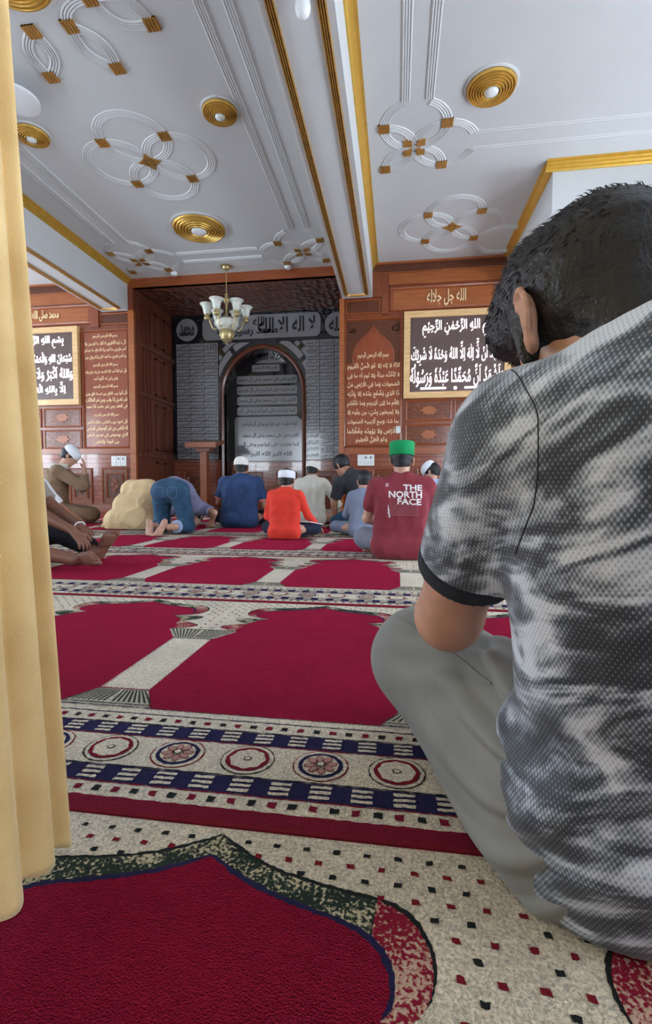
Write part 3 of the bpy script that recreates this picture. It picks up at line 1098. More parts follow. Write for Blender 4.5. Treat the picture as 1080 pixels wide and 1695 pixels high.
BSM = '\u0628\u0650\u0633\u0652\u0645\u0650 \u0627\u0644\u0644\u0647\u0650 \u0627\u0644\u0631\u064e\u0651\u062d\u0652\u0645\u0670\u0646\u0650 \u0627\u0644\u0631\u064e\u0651\u062d\u0650\u064a\u0652\u0645\u0650'
L1 = '\u0627\u064e\u0634\u0652\u0647\u064e\u062f\u064f \u0627\u064e\u0646\u0652 \u0644\u064e\u0651\u0627\u0653 \u0627\u0650\u0644\u0670\u0647\u064e \u0627\u0650\u0644\u064e\u0651\u0627 \u0627\u0644\u0644\u0647\u064f \u0648\u064e\u062d\u0652\u062f\u064e\u0647\u0657 \u0644\u064e\u0627 \u0634\u064e\u0631\u0650\u064a\u0652\u0643\u064e'
L2 = '\u0648\u064e\u0627\u064e\u0634\u0652\u0647\u064e\u062f\u064f \u0627\u064e\u0646\u064e\u0651 \u0645\u064f\u062d\u064e\u0645\u064e\u0651\u062f\u064b\u0627 \u0639\u064e\u0628\u0652\u062f\u064f\u0647\u0657 \u0648\u064e\u0631\u064e\u0633\u064f\u0648\u0652\u0644\u064f\u0647\u0657'
board(0.085, 1.60, 1.83, 3.085, 'brown sign board with white lit letters in a pale wood frame, right of the recess', [
    (BSM, 0.35, 1.39, 2.70, 2.96), (L1, 0.19, 1.50, 2.30, 2.67), (L2, 0.18, 1.50, 1.99, 2.33)],
    [(0.33, 0.70, 1.955, 1.985), (0.83, 1.968, 0.025), (0.96, 1.32, 1.955, 1.985)])
M1 = '\u0633\u064f\u0628\u0652\u062d\u064e\u0627\u0646\u064e \u0627\u0644\u0644\u0647\u0650 \u0648\u064e\u0627\u0644\u0652\u062d\u064e\u0645\u0652\u062f\u064f \u0644\u0650\u0644\u0651\u0647\u0650 \u0648\u064e\u0644\u064e\u0627 \u0627\u0650\u0644\u0670\u0647\u064e \u0627\u0650\u0644\u064e\u0651\u0627 \u0627\u0644\u0644\u0647\u064f'
M2 = '\u0648\u064e\u0627\u0644\u0644\u0647\u064f \u0627\u064e\u0643\u0652\u0628\u064e\u0631\u064f \u0648\u064e\u0644\u064e\u0627 \u062d\u064e\u0648\u0652\u0644\u064e \u0648\u064e\u0644\u064e\u0627 \u0642\u064f\u0648\u064e\u0651\u0629\u064e'
M3 = '\u0627\u0650\u0644\u064e\u0651\u0627 \u0628\u0650\u0627\u0644\u0644\u0647\u0650 \u0627\u0644\u0652\u0639\u064e\u0644\u0650\u064a\u0650\u0651 \u0627\u0644\u0652\u0639\u064e\u0638\u0650\u064a\u0652\u0645\u0650'
board(-6.74, -5.16, 1.86, 3.12, 'brown sign board with white lit letters in a pale wood frame, beside the curtain', [
    (BSM, -6.55, -5.42, 2.78, 3.00), (M1, -6.62, -5.28, 2.52, 2.76), (M2, -6.62, -5.27, 2.25, 2.50), (M3, -6.50, -5.40, 1.98, 2.24)], [])

# ---- gold calligraphy on wood
KAF = ['\u0628\u0633\u0645 \u0627\u0644\u0644\u0647 \u0627\u0644\u0631\u062d\u0645\u0646 \u0627\u0644\u0631\u062d\u064a\u0645',
       '\u0642\u064f\u0644\u0652 \u064a\u0627 \u0627\u064e\u064a\u0647\u0627 \u0627\u0644\u0652\u0643\u0627\u0641\u0650\u0631\u0648\u0646 \u0644\u0627 \u0627\u064e\u0639\u0652\u0628\u064f\u062f \u0645\u0627 \u062a\u064e\u0639\u0628\u062f\u0648\u0646 \u0648\u064e\u0644\u0627',
       '\u0627\u064e\u0646\u062a\u0645 \u0639\u0627\u0628\u0650\u062f\u0648\u0646 \u0645\u0627 \u0627\u064e\u0639\u0628\u062f \u0648\u0644\u0627 \u0627\u0646\u0627 \u0639\u0627\u0628\u0650\u062f \u0645\u0627 \u0639\u0628\u062f\u062a\u0645',
       '\u0648\u0644\u0627 \u0627\u064e\u0646\u062a\u0645 \u0639\u0627\u0628\u062f\u0648\u0646 \u0645\u0627 \u0627\u0639\u0628\u062f \u0644\u0643\u0645 \u062f\u0650\u064a\u0646\u064f\u0643\u0645 \u0648\u064e\u0644\u0650\u064a\u064e \u062f\u0650\u064a\u0646',
       '\u0628\u0633\u0645 \u0627\u0644\u0644\u0647 \u0627\u0644\u0631\u062d\u0645\u0646 \u0627\u0644\u0631\u062d\u064a\u0645',
       '\u0642\u064f\u0644\u0652 \u0647\u064f\u0648\u064e \u0627\u0644\u0644\u0647\u064f \u0627\u064e\u062d\u062f \u0627\u0644\u0644\u0647\u064f \u0627\u0644\u0635\u064e\u0645\u062f \u0644\u0645 \u064a\u0644\u062f \u0648\u0644\u0645 \u064a\u0648\u0644\u062f',
       '\u0648\u064e\u0644\u0645 \u064a\u0643\u0646 \u0644\u0647 \u0643\u064f\u0641\u064f\u0648\u0627 \u0627\u064e\u062d\u062f',
       '\u0628\u0633\u0645 \u0627\u0644\u0644\u0647 \u0627\u0644\u0631\u062d\u0645\u0646 \u0627\u0644\u0631\u062d\u064a\u0645',
       '\u0642\u064f\u0644 \u0627\u064e\u0639\u064f\u0648\u0630 \u0628\u0631\u0628 \u0627\u0644\u0641\u0644\u0642 \u0645\u0650\u0646 \u0634\u0631 \u0645\u0627 \u062e\u064e\u0644\u0642 \u0648\u0645\u0646',
       '\u0634\u0631 \u063a\u0627\u0633\u0642 \u0627\u0650\u0630\u0627 \u0648\u0642\u0628 \u0648\u0645\u0646 \u0634\u0631 \u0627\u0644\u0646\u0641\u0627\u062b\u0627\u062a',
       '\u0641\u064a \u0627\u0644\u0639\u0642\u062f \u0648\u0645\u0646 \u0634\u0631 \u062d\u0627\u0633\u062f \u0627\u0630\u0627 \u062d\u0633\u062f',
       '\u0628\u0633\u0645 \u0627\u0644\u0644\u0647 \u0627\u0644\u0631\u062d\u0645\u0646 \u0627\u0644\u0631\u062d\u064a\u0645',
       '\u0642\u064f\u0644 \u0627\u0639\u0648\u0630 \u0628\u0631\u0628 \u0627\u0644\u0646\u0627\u0633 \u0645\u0644\u0643 \u0627\u0644\u0646\u0627\u0633',
       '\u0627\u0644\u0647 \u0627\u0644\u0646\u0627\u0633 \u0645\u0646 \u0634\u0631 \u0627\u0644\u0648\u0633\u0648\u0627\u0633 \u0627\u0644\u062e\u0646\u0627\u0633',
       '\u0627\u0644\u0630\u064a \u064a\u0648\u0633\u0648\u0633 \u0641\u064a \u0635\u062f\u0648\u0631 \u0627\u0644\u0646\u0627\u0633',
       '\u0645\u0650\u0646\u064e \u0627\u0644\u062c\u0650\u0646\u0629 \u0648\u064e\u0627\u0644\u0646\u0627\u0633']
KUR = ['\u0627\u0644\u0644\u0647\u064f \u0644\u0627 \u0627\u0650\u0644\u0647 \u0627\u0650\u0644\u0627 \u0647\u064f\u0648\u064e \u0627\u0644\u0652\u062d\u064a\u064f\u0651 \u0627\u0644\u0652\u0642\u064e\u064a\u0648\u0645',
       '\u0644\u0627 \u062a\u064e\u0623\u062e\u064f\u0630\u064f\u0647 \u0633\u0650\u0646\u064e\u0629\u064c \u0648\u064e\u0644\u0627 \u0646\u064e\u0648\u0645 \u0644\u064e\u0647 \u0645\u0627 \u0641\u0650\u064a',
       '\u0627\u0644\u0633\u064e\u0645\u0648\u0627\u062a \u0648\u064e\u0645\u0627 \u0641\u0650\u064a \u0627\u0644\u0627\u064e\u0631\u0652\u0636\u0650 \u0645\u064e\u0646\u0652',
       '\u0630\u064e\u0627 \u0627\u0644\u0630\u0650\u064a \u064a\u064e\u0634\u0652\u0641\u064e\u0639 \u0639\u0650\u0646\u0652\u062f\u064e\u0647 \u0627\u0650\u0644\u0627 \u0628\u0650\u0627\u0650\u0630\u0652\u0646\u0650\u0647',
       '\u064a\u064e\u0639\u0652\u0644\u064e\u0645 \u0645\u0627 \u0628\u064e\u064a\u0652\u0646 \u0627\u064e\u064a\u0652\u062f\u0650\u064a\u0647\u0650\u0645 \u0648\u064e\u0645\u0627 \u062e\u064e\u0644\u0652\u0641\u064e\u0647\u064f\u0645',
       '\u0648\u064e\u0644\u0627 \u064a\u064f\u062d\u0650\u064a\u0637\u0648\u0646 \u0628\u0650\u0634\u064e\u064a\u0652\u0621 \u0645\u0650\u0646 \u0639\u0650\u0644\u0652\u0645\u0650\u0647 \u0627\u0650\u0644\u0627',
       '\u0628\u0650\u0645\u0627 \u0634\u0627\u0621 \u0648\u064e\u0633\u0650\u0639 \u0643\u064f\u0631\u0652\u0633\u0650\u064a\u0647 \u0627\u0644\u0633\u064e\u0645\u0648\u0627\u062a',
       '\u0648\u064e\u0627\u0644\u0627\u064e\u0631\u0652\u0636 \u0648\u064e\u0644\u0627 \u064a\u064e\u0624\u0648\u062f\u064f\u0647 \u062d\u0650\u0641\u0652\u0638\u064f\u0647\u064f\u0645\u0627',
       '\u0648\u064e\u0647\u064f\u0648\u064e \u0627\u0644\u0652\u0639\u064e\u0644\u0650\u064a\u064f\u0651 \u0627\u0644\u0652\u0639\u064e\u0638\u0650\u064a\u0645']


def text_panel(x0, x1, z0, z1, label):
    root = empty('lettered_panel', ((x0 + x1) / 2, YW, z0), label, 'wall panel', 'wooden panels with gold scripture')
    b = MB(); b.frame_xz(x0, x1, z0, z1, YW, 0.035, 0.035); keep(b.obj('frame', MT['wood_h']), root)
    b = MB(); b.box((x0 + 0.03, YW - 0.014, z0 + 0.03), (x1 - 0.03, YW + 0.002, z1 - 0.03)); keep(b.obj('panel', MT['wood_text']), root)
    return root


r1 = text_panel(-5.13, -4.29, 1.14, 3.06, 'tall wooden panel of many small gold lines, left of the recess')
b = MB()
zt = 2.99
ctr = {0, 4, 6, 7, 11, 15}
for i, t in enumerate(KAF):
    if i in (4, 7, 11): zt -= 0.028
    h = 0.088 if i not in (0, 4, 7, 11) else 0.072
    if i in ctr:
        put_text(b, t, -4.93, -4.50, zt - h, zt, YW - 0.014, off=0.010)
    else:
        put_text(b, t, -5.075, -4.345, zt - h, zt, YW - 0.014, off=0.010)
    zt -= h + 0.024
keep(b.obj('gold_letters', MT['gold_text']), r1)
r2 = text_panel(-0.80, 0.07, 1.13, 3.04, 'tall wooden panel of gold lines under a carved arch, right of the recess')
b = MB()
put_text(b, '\u0628\u0633\u0645 \u0627\u0644\u0644\u0647 \u0627\u0644\u0631\u062d\u0645\u0646 \u0627\u0644\u0631\u062d\u064a\u0645', -0.60, -0.14, 2.43, 2.54, YW - 0.014, off=0.010)
for i, t in enumerate(KUR):
    zc = 2.335 - i * 0.137
    if i == 8:
        put_text(b, t, -0.62, -0.15, zc - 0.06, zc + 0.055, YW - 0.014, off=0.010)
    else:
        put_text(b, t, -0.755, 0.025, zc - 0.062, zc + 0.055, YW - 0.014, off=0.010)
put_text(b, '\u0645\u062d\u0645\u062f', -0.74, -0.63, 2.83, 2.92, YW - 0.014, off=0.02)
put_text(b, '\u0627\u0644\u0644\u0647', -0.10, 0.02, 2.83, 2.95, YW - 0.014, off=0.02)
keep(b.obj('gold_letters', MT['gold_text']), r2)
# carved ogee arch heading on that panel: carved spandrels round a plain field
b = MB()
og = [(-0.66, 2.38), (-0.68, 2.46), (-0.655, 2.58), (-0.60, 2.68), (-0.52, 2.76), (-0.44, 2.82), (-0.365, 2.93), (-0.29, 2.82), (-0.21, 2.76), (-0.13, 2.68), (-0.075, 2.58), (-0.05, 2.46), (-0.07, 2.38)]
b.prism([(-0.76, 2.38), (-0.76, 3.0)] + [(0.03, 3.0), (0.03, 2.38)] + list(reversed(og)), YW - 0.020, YW - 0.012, 'y')
keep(b.obj('carved_spandrel', MT['wood_carved_fine']), r2)
b = MB(); b.tube([(x, YW - 0.022, z) for x, z in og], 0.007, 8); keep(b.obj('arch_bead', MT['wood_h']), r2)
b = MB(); put_text(b, '\u0627\u0644\u0644\u0647 \u062c\u0644 \u062c\u0644\u0627\u0644\u0647', 0.41, 0.965, 3.17, 3.40, YW - 0.012, off=0.012, depth=0.02)
tag(b.obj('gold_calligraphy', MT['gold_text']), 'flowing gold calligraphy on the frieze above the right sign board', 'lettering', 'gold calligraphy on the friezes')
b = MB(); put_text(b, '\u0645\u062d\u0645\u062f \u0635\u0644\u0649 \u0627\u0644\u0644\u0647 \u0639\u0644\u064a\u0647 \u0648\u0633\u0644\u0645', -6.35, -5.52, 3.21, 3.42, YW - 0.012, off=0.012, depth=0.02)
tag(b.obj('gold_calligraphy', MT['gold_text']), 'flowing gold calligraphy on the frieze above the left sign board', 'lettering', 'gold calligraphy on the friezes')

# ---- granite inscriptions in the recess
NAMES = '\u0627\u0644\u0644\u0647 \u0627\u0644\u0631\u062d\u0645\u0646 \u0627\u0644\u0631\u062d\u064a\u0645 \u0627\u0644\u0645\u0644\u0643 \u0627\u0644\u0642\u062f\u0648\u0633 \u0627\u0644\u0633\u0644\u0627\u0645 \u0627\u0644\u0645\u0624\u0645\u0646 \u0627\u0644\u0645\u0647\u064a\u0645\u0646 \u0627\u0644\u0639\u0632\u064a\u0632 \u0627\u0644\u062c\u0628\u0627\u0631 \u0627\u0644\u0645\u062a\u0643\u0628\u0631 \u0627\u0644\u062e\u0627\u0644\u0642 \u0627\u0644\u0628\u0627\u0631\u0626 \u0627\u0644\u0645\u0635\u0648\u0631 \u0627\u0644\u063a\u0641\u0627\u0631 \u0627\u0644\u0642\u0647\u0627\u0631 \u0627\u0644\u0648\u0647\u0627\u0628 \u0627\u0644\u0631\u0632\u0627\u0642 \u0627\u0644\u0641\u062a\u0627\u062d \u0627\u0644\u0639\u0644\u064a\u0645 \u0627\u0644\u0642\u0627\u0628\u0636 \u0627\u0644\u0628\u0627\u0633\u0637 \u0627\u0644\u062e\u0627\u0641\u0636 \u0627\u0644\u0631\u0627\u0641\u0639 \u0627\u0644\u0645\u0639\u0632 \u0627\u0644\u0645\u0630\u0644 \u0627\u0644\u0633\u0645\u064a\u0639 \u0627\u0644\u0628\u0635\u064a\u0631 \u0627\u0644\u062d\u0643\u0645 \u0627\u0644\u0639\u062f\u0644 \u0627\u0644\u0644\u0637\u064a\u0641 \u0627\u0644\u062e\u0628\u064a\u0631 \u0627\u0644\u062d\u0644\u064a\u0645 \u0627\u0644\u0639\u0638\u064a\u0645 \u0627\u0644\u063a\u0641\u0648\u0631 \u0627\u0644\u0634\u0643\u0648\u0631 \u0627\u0644\u0639\u0644\u064a \u0627\u0644\u0643\u0628\u064a\u0631 \u0627\u0644\u062d\u0641\u064a\u0638 \u0627\u0644\u0645\u0642\u064a\u062a \u0627\u0644\u062d\u0633\u064a\u0628 \u0627\u0644\u062c\u0644\u064a\u0644 \u0627\u0644\u0643\u0631\u064a\u0645 \u0627\u0644\u0631\u0642\u064a\u0628 \u0627\u0644\u0645\u062c\u064a\u0628 \u0627\u0644\u0648\u0627\u0633\u0639 \u0627\u0644\u062d\u0643\u064a\u0645 \u0627\u0644\u0648\u062f\u0648\u062f \u0627\u0644\u0645\u062c\u064a\u062f \u0627\u0644\u0628\u0627\u0639\u062b \u0627\u0644\u0634\u0647\u064a\u062f \u0627\u0644\u062d\u0642 \u0627\u0644\u0648\u0643\u064a\u0644 \u0627\u0644\u0642\u0648\u064a'.split()


def names_panel(x1, z0, z1, label, cols=3, w=0.272, rows=18, n0=0):
    """columns counted leftwards from x1"""
    root = empty('names_panel', (x1 - cols * w / 2, YR, z0), label, 'inscribed panel', 'granite panels of small inscribed tiles')
    h = (z1 - z0) / rows
    b = MB(); t = MB()
    k = n0
    for c in range(cols):
        for r in range(rows):
            xa, xb = x1 - (c + 1) * w + 0.006, x1 - c * w - 0.006
            za, zb = z1 - (r + 1) * h + 0.006, z1 - r * h - 0.006
            b.box((xa, YR - 0.012, za), (xb, YR + 0.002, zb))
            put_text(t, NAMES[k % len(NAMES)], xa + 0.02, xb - 0.02, za + 0.014, zb - 0.014, YR - 0.012, depth=0.002, marks=False, off=0.012)
            k += 1
    keep(b.obj('inscribed_tiles', MT['granite_grey']), root)
    keep(t.obj('tile_lettering', MT['engrave']), root)
names_panel(-3.285, 1.03, 3.17, 'grey granite panel of inscribed name tiles, left of the niche arch')
names_panel(-0.86, 1.03, 3.15, 'grey granite panel of inscribed name tiles, right of the niche arch', n0=20, cols=3, w=0.262)

# top granite band: cartouche and roundels
def cartouche(pts, label, name, txts, cat='inscription', group='grey inscriptions on the top granite band'):
    xs = [p[0] for p in pts]; zs = [p[1] for p in pts]
    root = empty(name, (sum(xs) / len(xs), YR, min(zs)), label, cat, group)
    b = MB(); b.prism(pts, YR - 0.012, YR + 0.002, 'y'); keep(b.obj('stone_field', MT['granite_grey']), root)
    b = MB()
    for t in txts:
        put_text(b, *t, YR - 0.012, depth=0.003, marks=False, off=0.03)
    keep(b.obj('black_script', MT['engrave']), root)
def circ(cx, cz, r, n=40): return [(cx + r * math.cos(2 * PI * k / n), cz + r * math.sin(2 * PI * k / n)) for k in range(n)]
cartouche(circ(-3.885, 3.42, 0.205), 'grey stone roundel with black script at the left of the recess band', 'stone_roundel', [('\u0645\u062d\u0645\u062f', -4.02, -3.74, 3.30, 3.54)])
cartouche(circ(-1.085, 3.40, 0.21), 'grey stone roundel with black script at the right of the recess band', 'stone_roundel', [('\u0627\u0644\u0644\u0647', -1.22, -0.95, 3.28, 3.53)])
c = []
x0, x1, z0, z1 = -3.59, -1.36, 3.21, 3.63
for (cx, cz, sx, sz, a0) in ((x1 - 0.10, z1 - 0.12, 1, 1, 0), (x0 + 0.10, z1 - 0.12, -1, 1, 90), (x0 + 0.10, z0 + 0.12, -1, -1, 180), (x1 - 0.10, z0 + 0.12, 1, -1, 270)):
    for k in range(7):
        a = R(a0 + 90 * k / 6)
        c.append((cx + 0.09 * math.cos(a), cz + 0.12 * math.sin(a)))
cartouche(c, 'long grey stone cartouche of black script behind the chandelier', 'stone_cartouche', [
    ('\u0644\u0627 \u0627\u0644\u0647 \u0627\u0644\u0627 \u0627\u0644\u0644\u0647', -2.52, -1.46, 3.30, 3.58), ('\u0645\u062d\u0645\u062f \u0631\u0633\u0648\u0644 \u0627\u0644\u0644\u0647', -3.30, -2.15, 3.25, 3.45), ('\u0627\u0644\u0644\u0647', -2.62, -2.40, 3.44, 3.60)])

# niche inscription
yN = YR + 0.40
root = empty('niche_inscription', (ACX, yN, 1.05), 'tall grey granite inscription with stacked lines inside the pointed niche', 'inscribed panel')
b = MB()
n1 = arch(AX0 + 0.12, AX1 - 0.04, 2.10, 3.04)
def clipz(z): return [(x, zz) for x, zz in n1 if zz >= z]
top = clipz(2.87)
b.prism([(top[0][0], 2.87)] + top + [(top[-1][0], 2.87)], yN - 0.012, yN + 0.002, 'y')
keep(b.obj('top_stone', MT['granite_grey']), root)
t = MB(); put_text(t, '\u0627\u0644\u0644\u0647 \u0627\u0643\u0628\u0631', -2.72, -2.15, 2.89, 3.05, yN - 0.012, depth=0.003, marks=False, off=0.03)
LN = ['\u0627\u0644\u0644\u0647\u0645 \u0635\u0644 \u0639\u0644\u0649 \u0645\u062d\u0645\u062f \u0648\u0639\u0644\u0649 \u0622\u0644 \u0645\u062d\u0645\u062f', '\u0643\u0645\u0627 \u0635\u0644\u064a\u062a \u0639\u0644\u0649 \u0627\u0628\u0631\u0627\u0647\u064a\u0645 \u0648\u0639\u0644\u0649 \u0622\u0644 \u0627\u0628\u0631\u0627\u0647\u064a\u0645',
      '\u0627\u0644\u0644\u0647\u0645 \u0628\u0627\u0631\u0643 \u0639\u0644\u0649 \u0645\u062d\u0645\u062f \u0648\u0639\u0644\u0649 \u0622\u0644 \u0645\u062d\u0645\u062f', '\u0643\u0645\u0627 \u0628\u0627\u0631\u0643\u062a \u0639\u0644\u0649 \u0627\u0628\u0631\u0627\u0647\u064a\u0645 \u0648\u0639\u0644\u0649 \u0622\u0644']
def pill(xa, xb, za, zb, r=0.03):
    p = []
    for (cx, cz, a0) in ((xb - r, zb - r, 0), (xa + r, zb - r, 90), (xa + r, za + r, 180), (xb - r, za + r, 270)):
        for k in range(5):
            a = R(a0 + 90 * k / 4)
            p.append((cx + r * math.cos(a), cz + r * math.sin(a)))
    return p
pb = MB()
pb.prism(pill(-2.76, -2.22, 2.71, 2.84), yN - 0.014, yN, 'y'); put_text(t, '\u0628\u0633\u0645 \u0627\u0644\u0644\u0647 \u0627\u0644\u0631\u062d\u0645\u0646', -2.72, -2.26, 2.73, 2.82, yN - 0.014, depth=0.003, marks=False, off=0.02)
for i, s in enumerate(LN):
    za = 2.48 - i * 0.197
    pb.prism(pill(-3.06, -1.88, za, za + 0.155), yN - 0.014, yN, 'y')
    put_text(t, s, -3.03, -1.91, za + 0.02, za + 0.135, yN - 0.014, depth=0.003, marks=False, off=0.02)
pb.prism([(AX0 + 0.06, 1.02), (AX0 + 0.06, 1.80), (-3.08, 1.86), (-1.88, 1.86), (AX1 - 0.02, 1.72), (AX1 - 0.02, 1.02)], yN - 0.013, yN, 'y')
keep(pb.obj('line_stones', MT['granite_grey']), root)
for (xa, xb, za, s) in ((-2.96, -1.88, 1.66, LN[1]), (-2.96, -1.86, 1.44, LN[0]), (-2.98, -1.84, 1.27, LN[3]), (-2.80, -1.98, 1.09, '\u0627\u0644\u0644\u0647 \u0627\u0643\u0628\u0631 \u0627\u0644\u0644\u0647 \u0627\u0643\u0628\u0631')):
    put_text(t, s, xa, xb, za, za + 0.11, yN - 0.014, depth=0.003, marks=False, off=0.03)
keep(t.obj('black_script', MT['engrave']), root)
COL_tmp = _co
# ================================================================== PRAYER CARPETS
PW, PL, V0 = 0.777, 1.383, 0.678
YEND = YW - 0.045
rnd = random.Random(11)


def jitter(poly, step, amp, closed=True):
    out = []
    n = len(poly)
    for i in range(n):
        a, b = poly[i], poly[(i + 1) % n]
        L = math.hypot(b[0] - a[0], b[1] - a[1])
        k = max(1, int(L / step))
        for j in range(k):
            t = j / k
            out.append((a[0] + (b[0] - a[0]) * t + rnd.uniform(-amp, amp), a[1] + (b[1] - a[1]) * t + rnd.uniform(-amp, amp)))
    return out


def smooth_poly(p, it=2, closed=False):
    for _ in range(it):
        q = [p[0]] if not closed else []
        rng = range(len(p) - 1) if not closed else range(len(p))
        for i in rng:
            a, b = p[i], p[(i + 1) % len(p)]
            q.append((a[0] * .75 + b[0] * .25, a[1] * .75 + b[1] * .25))
            q.append((a[0] * .25 + b[0] * .75, a[1] * .25 + b[1] * .75))
        if not closed: q.append(p[-1])
        p = q
    return p


PK = list(PILE.keys()); PI_ = {k: i for i, k in enumerate(PK)}
IN_HALF = [(0, 1.322), (0.05, 1.290), (0.10, 1.270), (0.15, 1.256), (0.20, 1.244), (0.235, 1.222), (0.252, 1.185), (0.246, 1.150), (0.222, 1.132), (0.190, 1.122)]
IN_LOW = [(0.225, 1.095), (0.250, 1.060), (0.255, 1.04), (0.245, 1.020), (0.268, 0.99), (0.275, 0.965), (0.262, 0.945)]
OUT_HALF = [(0, 1.364), (0.04, 1.336), (0.09, 1.312), (0.15, 1.298), (0.20, 1.289), (0.245, 1.284), (0.278, 1.262), (0.296, 1.225), (0.296, 1.19), (0.286, 1.162), (0.262, 1.142), (0.19, 1.122)]


def prayer_carpet(row, kx, label):
    fine = row <= 1
    step, amp = (0.0045, 0.0012) if fine else (0.02, 0.0006)
    y0 = V0 + PL * row
    off = {-1: 0.02, 0: 0.0}.get(row, 0.0)
    b = MB()
    xa, xb = kx[0], kx[1]
    base = 0.010
    # warp-and-weft body with a dark bound edge
    def lay(poly, m, lv):
        if min(p[1] for p in poly) > YEND - 0.01: return
        poly = [(p[0], min(p[1], YEND)) for p in poly]
        z = base + 0.0004 * lv
        n = len(poly)
        b.add([(x, y, z) for x, y in poly], [tuple(range(n))] if sum(poly[i - 1][0] * poly[i][1] - poly[i][0] * poly[i - 1][1] for i in range(n)) > 0 else [tuple(range(n - 1, -1, -1))], PI_[m])
    b.box((xa, y0 + 0.004, 0.001), (xb, min(y0 + PL - 0.003, YEND), base), PI_['cream'])
    b.box((xa, y0 - 0.002, 0.001), (xb, y0 + 0.007, base + 0.003), PI_['red'])
    def band(v0, v1, m, lv, x0=None, x1=None):
        x0 = xa if x0 is None else x0; x1 = xb if x1 is None else x1
        lay(jitter([(x0, y0 + v0), (x1, y0 + v0), (x1, y0 + v1), (x0, y0 + v1)], step * 2, amp), m, lv)
    band(0.006, 0.040, 'binding', 1)
    # subdivide wide bands so near edges stay fuzzy
    if row < 5:
        for (v0, v1) in ((0.077, 0.124), (0.231, 0.277)):
            band(v0 - 0.003, v0, 'binding', 2); band(v1, v1 + 0.003, 'black', 2)
            band(v0, v1, 'navy', 1)
        band(0.3195, 0.3225, 'navy', 2)
    nx0 = int(math.floor(xa / 0.0705)); nx1 = int(math.ceil(xb / 0.0705))
    near = lambda x: (row <= 1 and -1.6 < x < 0.9) or (row == 2 and -3 < x < 1.0) or (row == 3 and -4 < x < 1)
    for i in range(nx0, nx1):
        x = i * 0.0705
        if x < xa or x + 0.05 > xb: continue
        if row <= 3:
            for (v0, v1) in ((0.077, 0.124), (0.231, 0.277)):
                if near(x):
                    for q in range(3):
                        va = v0 + 0.006 + q * 0.0135
                        lay(jitter([(x, y0 + va), (x + 0.036, y0 + va + 0.001), (x + 0.036, y0 + va + 0.0085), (x, y0 + va + 0.0075)], 0.006, 0.0012), 'cream', 3)
                else:
                    lay([(x, y0 + v0 + 0.008), (x + 0.034, y0 + v0 + 0.008), (x + 0.034, y0 + v1 - 0.008), (x, y0 + v1 - 0.008)], 'cream', 3)
    nd0, nd1 = int(xa / 0.0345), int(xb / 0.0345)
    if row <= 3:
        for i in range(nd0, nd1):
            x = i * 0.0345 + 0.01
            if not near(x): continue
            for v in (0.0585, 0.299):
                s = 0.0068
                lay(jitter([(x - s, y0 + v - s), (x + s, y0 + v - s), (x + s, y0 + v + s), (x - s, y0 + v + s)], 0.005, 0.0015), 'black' if i % 2 else 'binding', 2)
    # medallions
    nm0, nm1 = int(xa / 0.1405), int(xb / 0.1405)
    for i in range(nm0, nm1):
        cx, cy = i * 0.1405 + 0.0225 - 0.297 + 0.28, y0 + 0.1795
        seg = 40 if near(cx) else 16
        def ring(r0, r1, m, lv, wob=0.0, ex=1.0):
            pts = []
            for k in range(seg):
                a = 2 * PI * k / seg
                r = r1 + wob * math.cos(8 * a) + (rnd.uniform(-0.0009, 0.0009) if near(cx) else 0)
                pts.append((cx + ex * r * math.cos(a), cy + r * 0.93 * math.sin(a)))
            lay(pts, m, lv)
        tA = i % 2 == 0
        if row > 3:
            ring(0, 0.040, 'binding' if tA else 'navy', 2); ring(0, 0.030, 'cream' if tA else 'pink', 3)
            continue
        ring(0, 0.052, 'black' if tA else 'red', 2); ring(0, 0.0495, 'cream', 3)
        if tA:
            ring(0, 0.042, 'navy', 4); ring(0, 0.041, 'red', 5, 0.0006); ring(0, 0.0335, 'cream', 6, 0.0014)
            ring(0, 0.008, 'green', 7); ring(0, 0.0055, 'cream', 8)
        else:
            ring(0, 0.042, 'navy', 4); ring(0, 0.034, 'cream', 5)
            if near(cx):
                for k in range(8):
                    a = 2 * PI * k / 8 + 0.2
                    px, py = cx + 0.0205 * math.cos(a), cy + 0.019 * math.sin(a)
                    for rr, m, lv in ((0.0085, 'red', 6), (0.0070, 'pink', 7)):
                        lay([(px + rr * 1.35 * math.cos(t * PI / 6) * math.cos(a) - rr * 0.85 * math.sin(t * PI / 6) * math.sin(a),
                              py + rr * 1.35 * math.cos(t * PI / 6) * math.sin(a) + rr * 0.85 * math.sin(t * PI / 6) * math.cos(a)) for t in range(12)], m, lv + (k % 2) * 2)
                ring(0, 0.009, 'green', 11); ring(0, 0.0065, 'cream', 12)
            else:
                ring(0, 0.030, 'pink', 6)
    # arches and columns
    n0 = int(math.floor((xa + 0.297) / PW)) + 1; n1 = int(math.floor((xb + 0.297) / PW))
    for i in range(n0, n1 + 1):
        ax = -0.297 + i * PW + {-1: 0.045}.get(row, 0.0)
        if ax - PW / 2 < xa - 0.01 or ax + PW / 2 > xb + 0.01: continue
        T = lambda pts, s=1: [(ax + s * u, y0 + v) for u, v in pts]
        inn = smooth_poly(IN_HALF, 1) + smooth_poly(IN_LOW, 1)
        col = [(0.262, 0.945), (0.3215, 0.85), (0.3215, 0.44), (0.268, 0.345)]
        half = inn + col[1:]
        field = T(half) + list(reversed(T([h for h in half if h[0] > 1e-6], -1)))
        lay(jitter(field, step, amp), 'maroon', 4)
        # navy outline just outside the field, speckled border above, lobes at the sides
        outl = [(u * 1.0 + 0.006 * (1 if u > 0.01 else 0), v + 0.006) for u, v in IN_HALF]
        lay(jitter(T(smooth_poly(outl, 1) + [(0.19, 1.10), (0.0, 1.10)]) + [], step, amp), 'navy', 3)
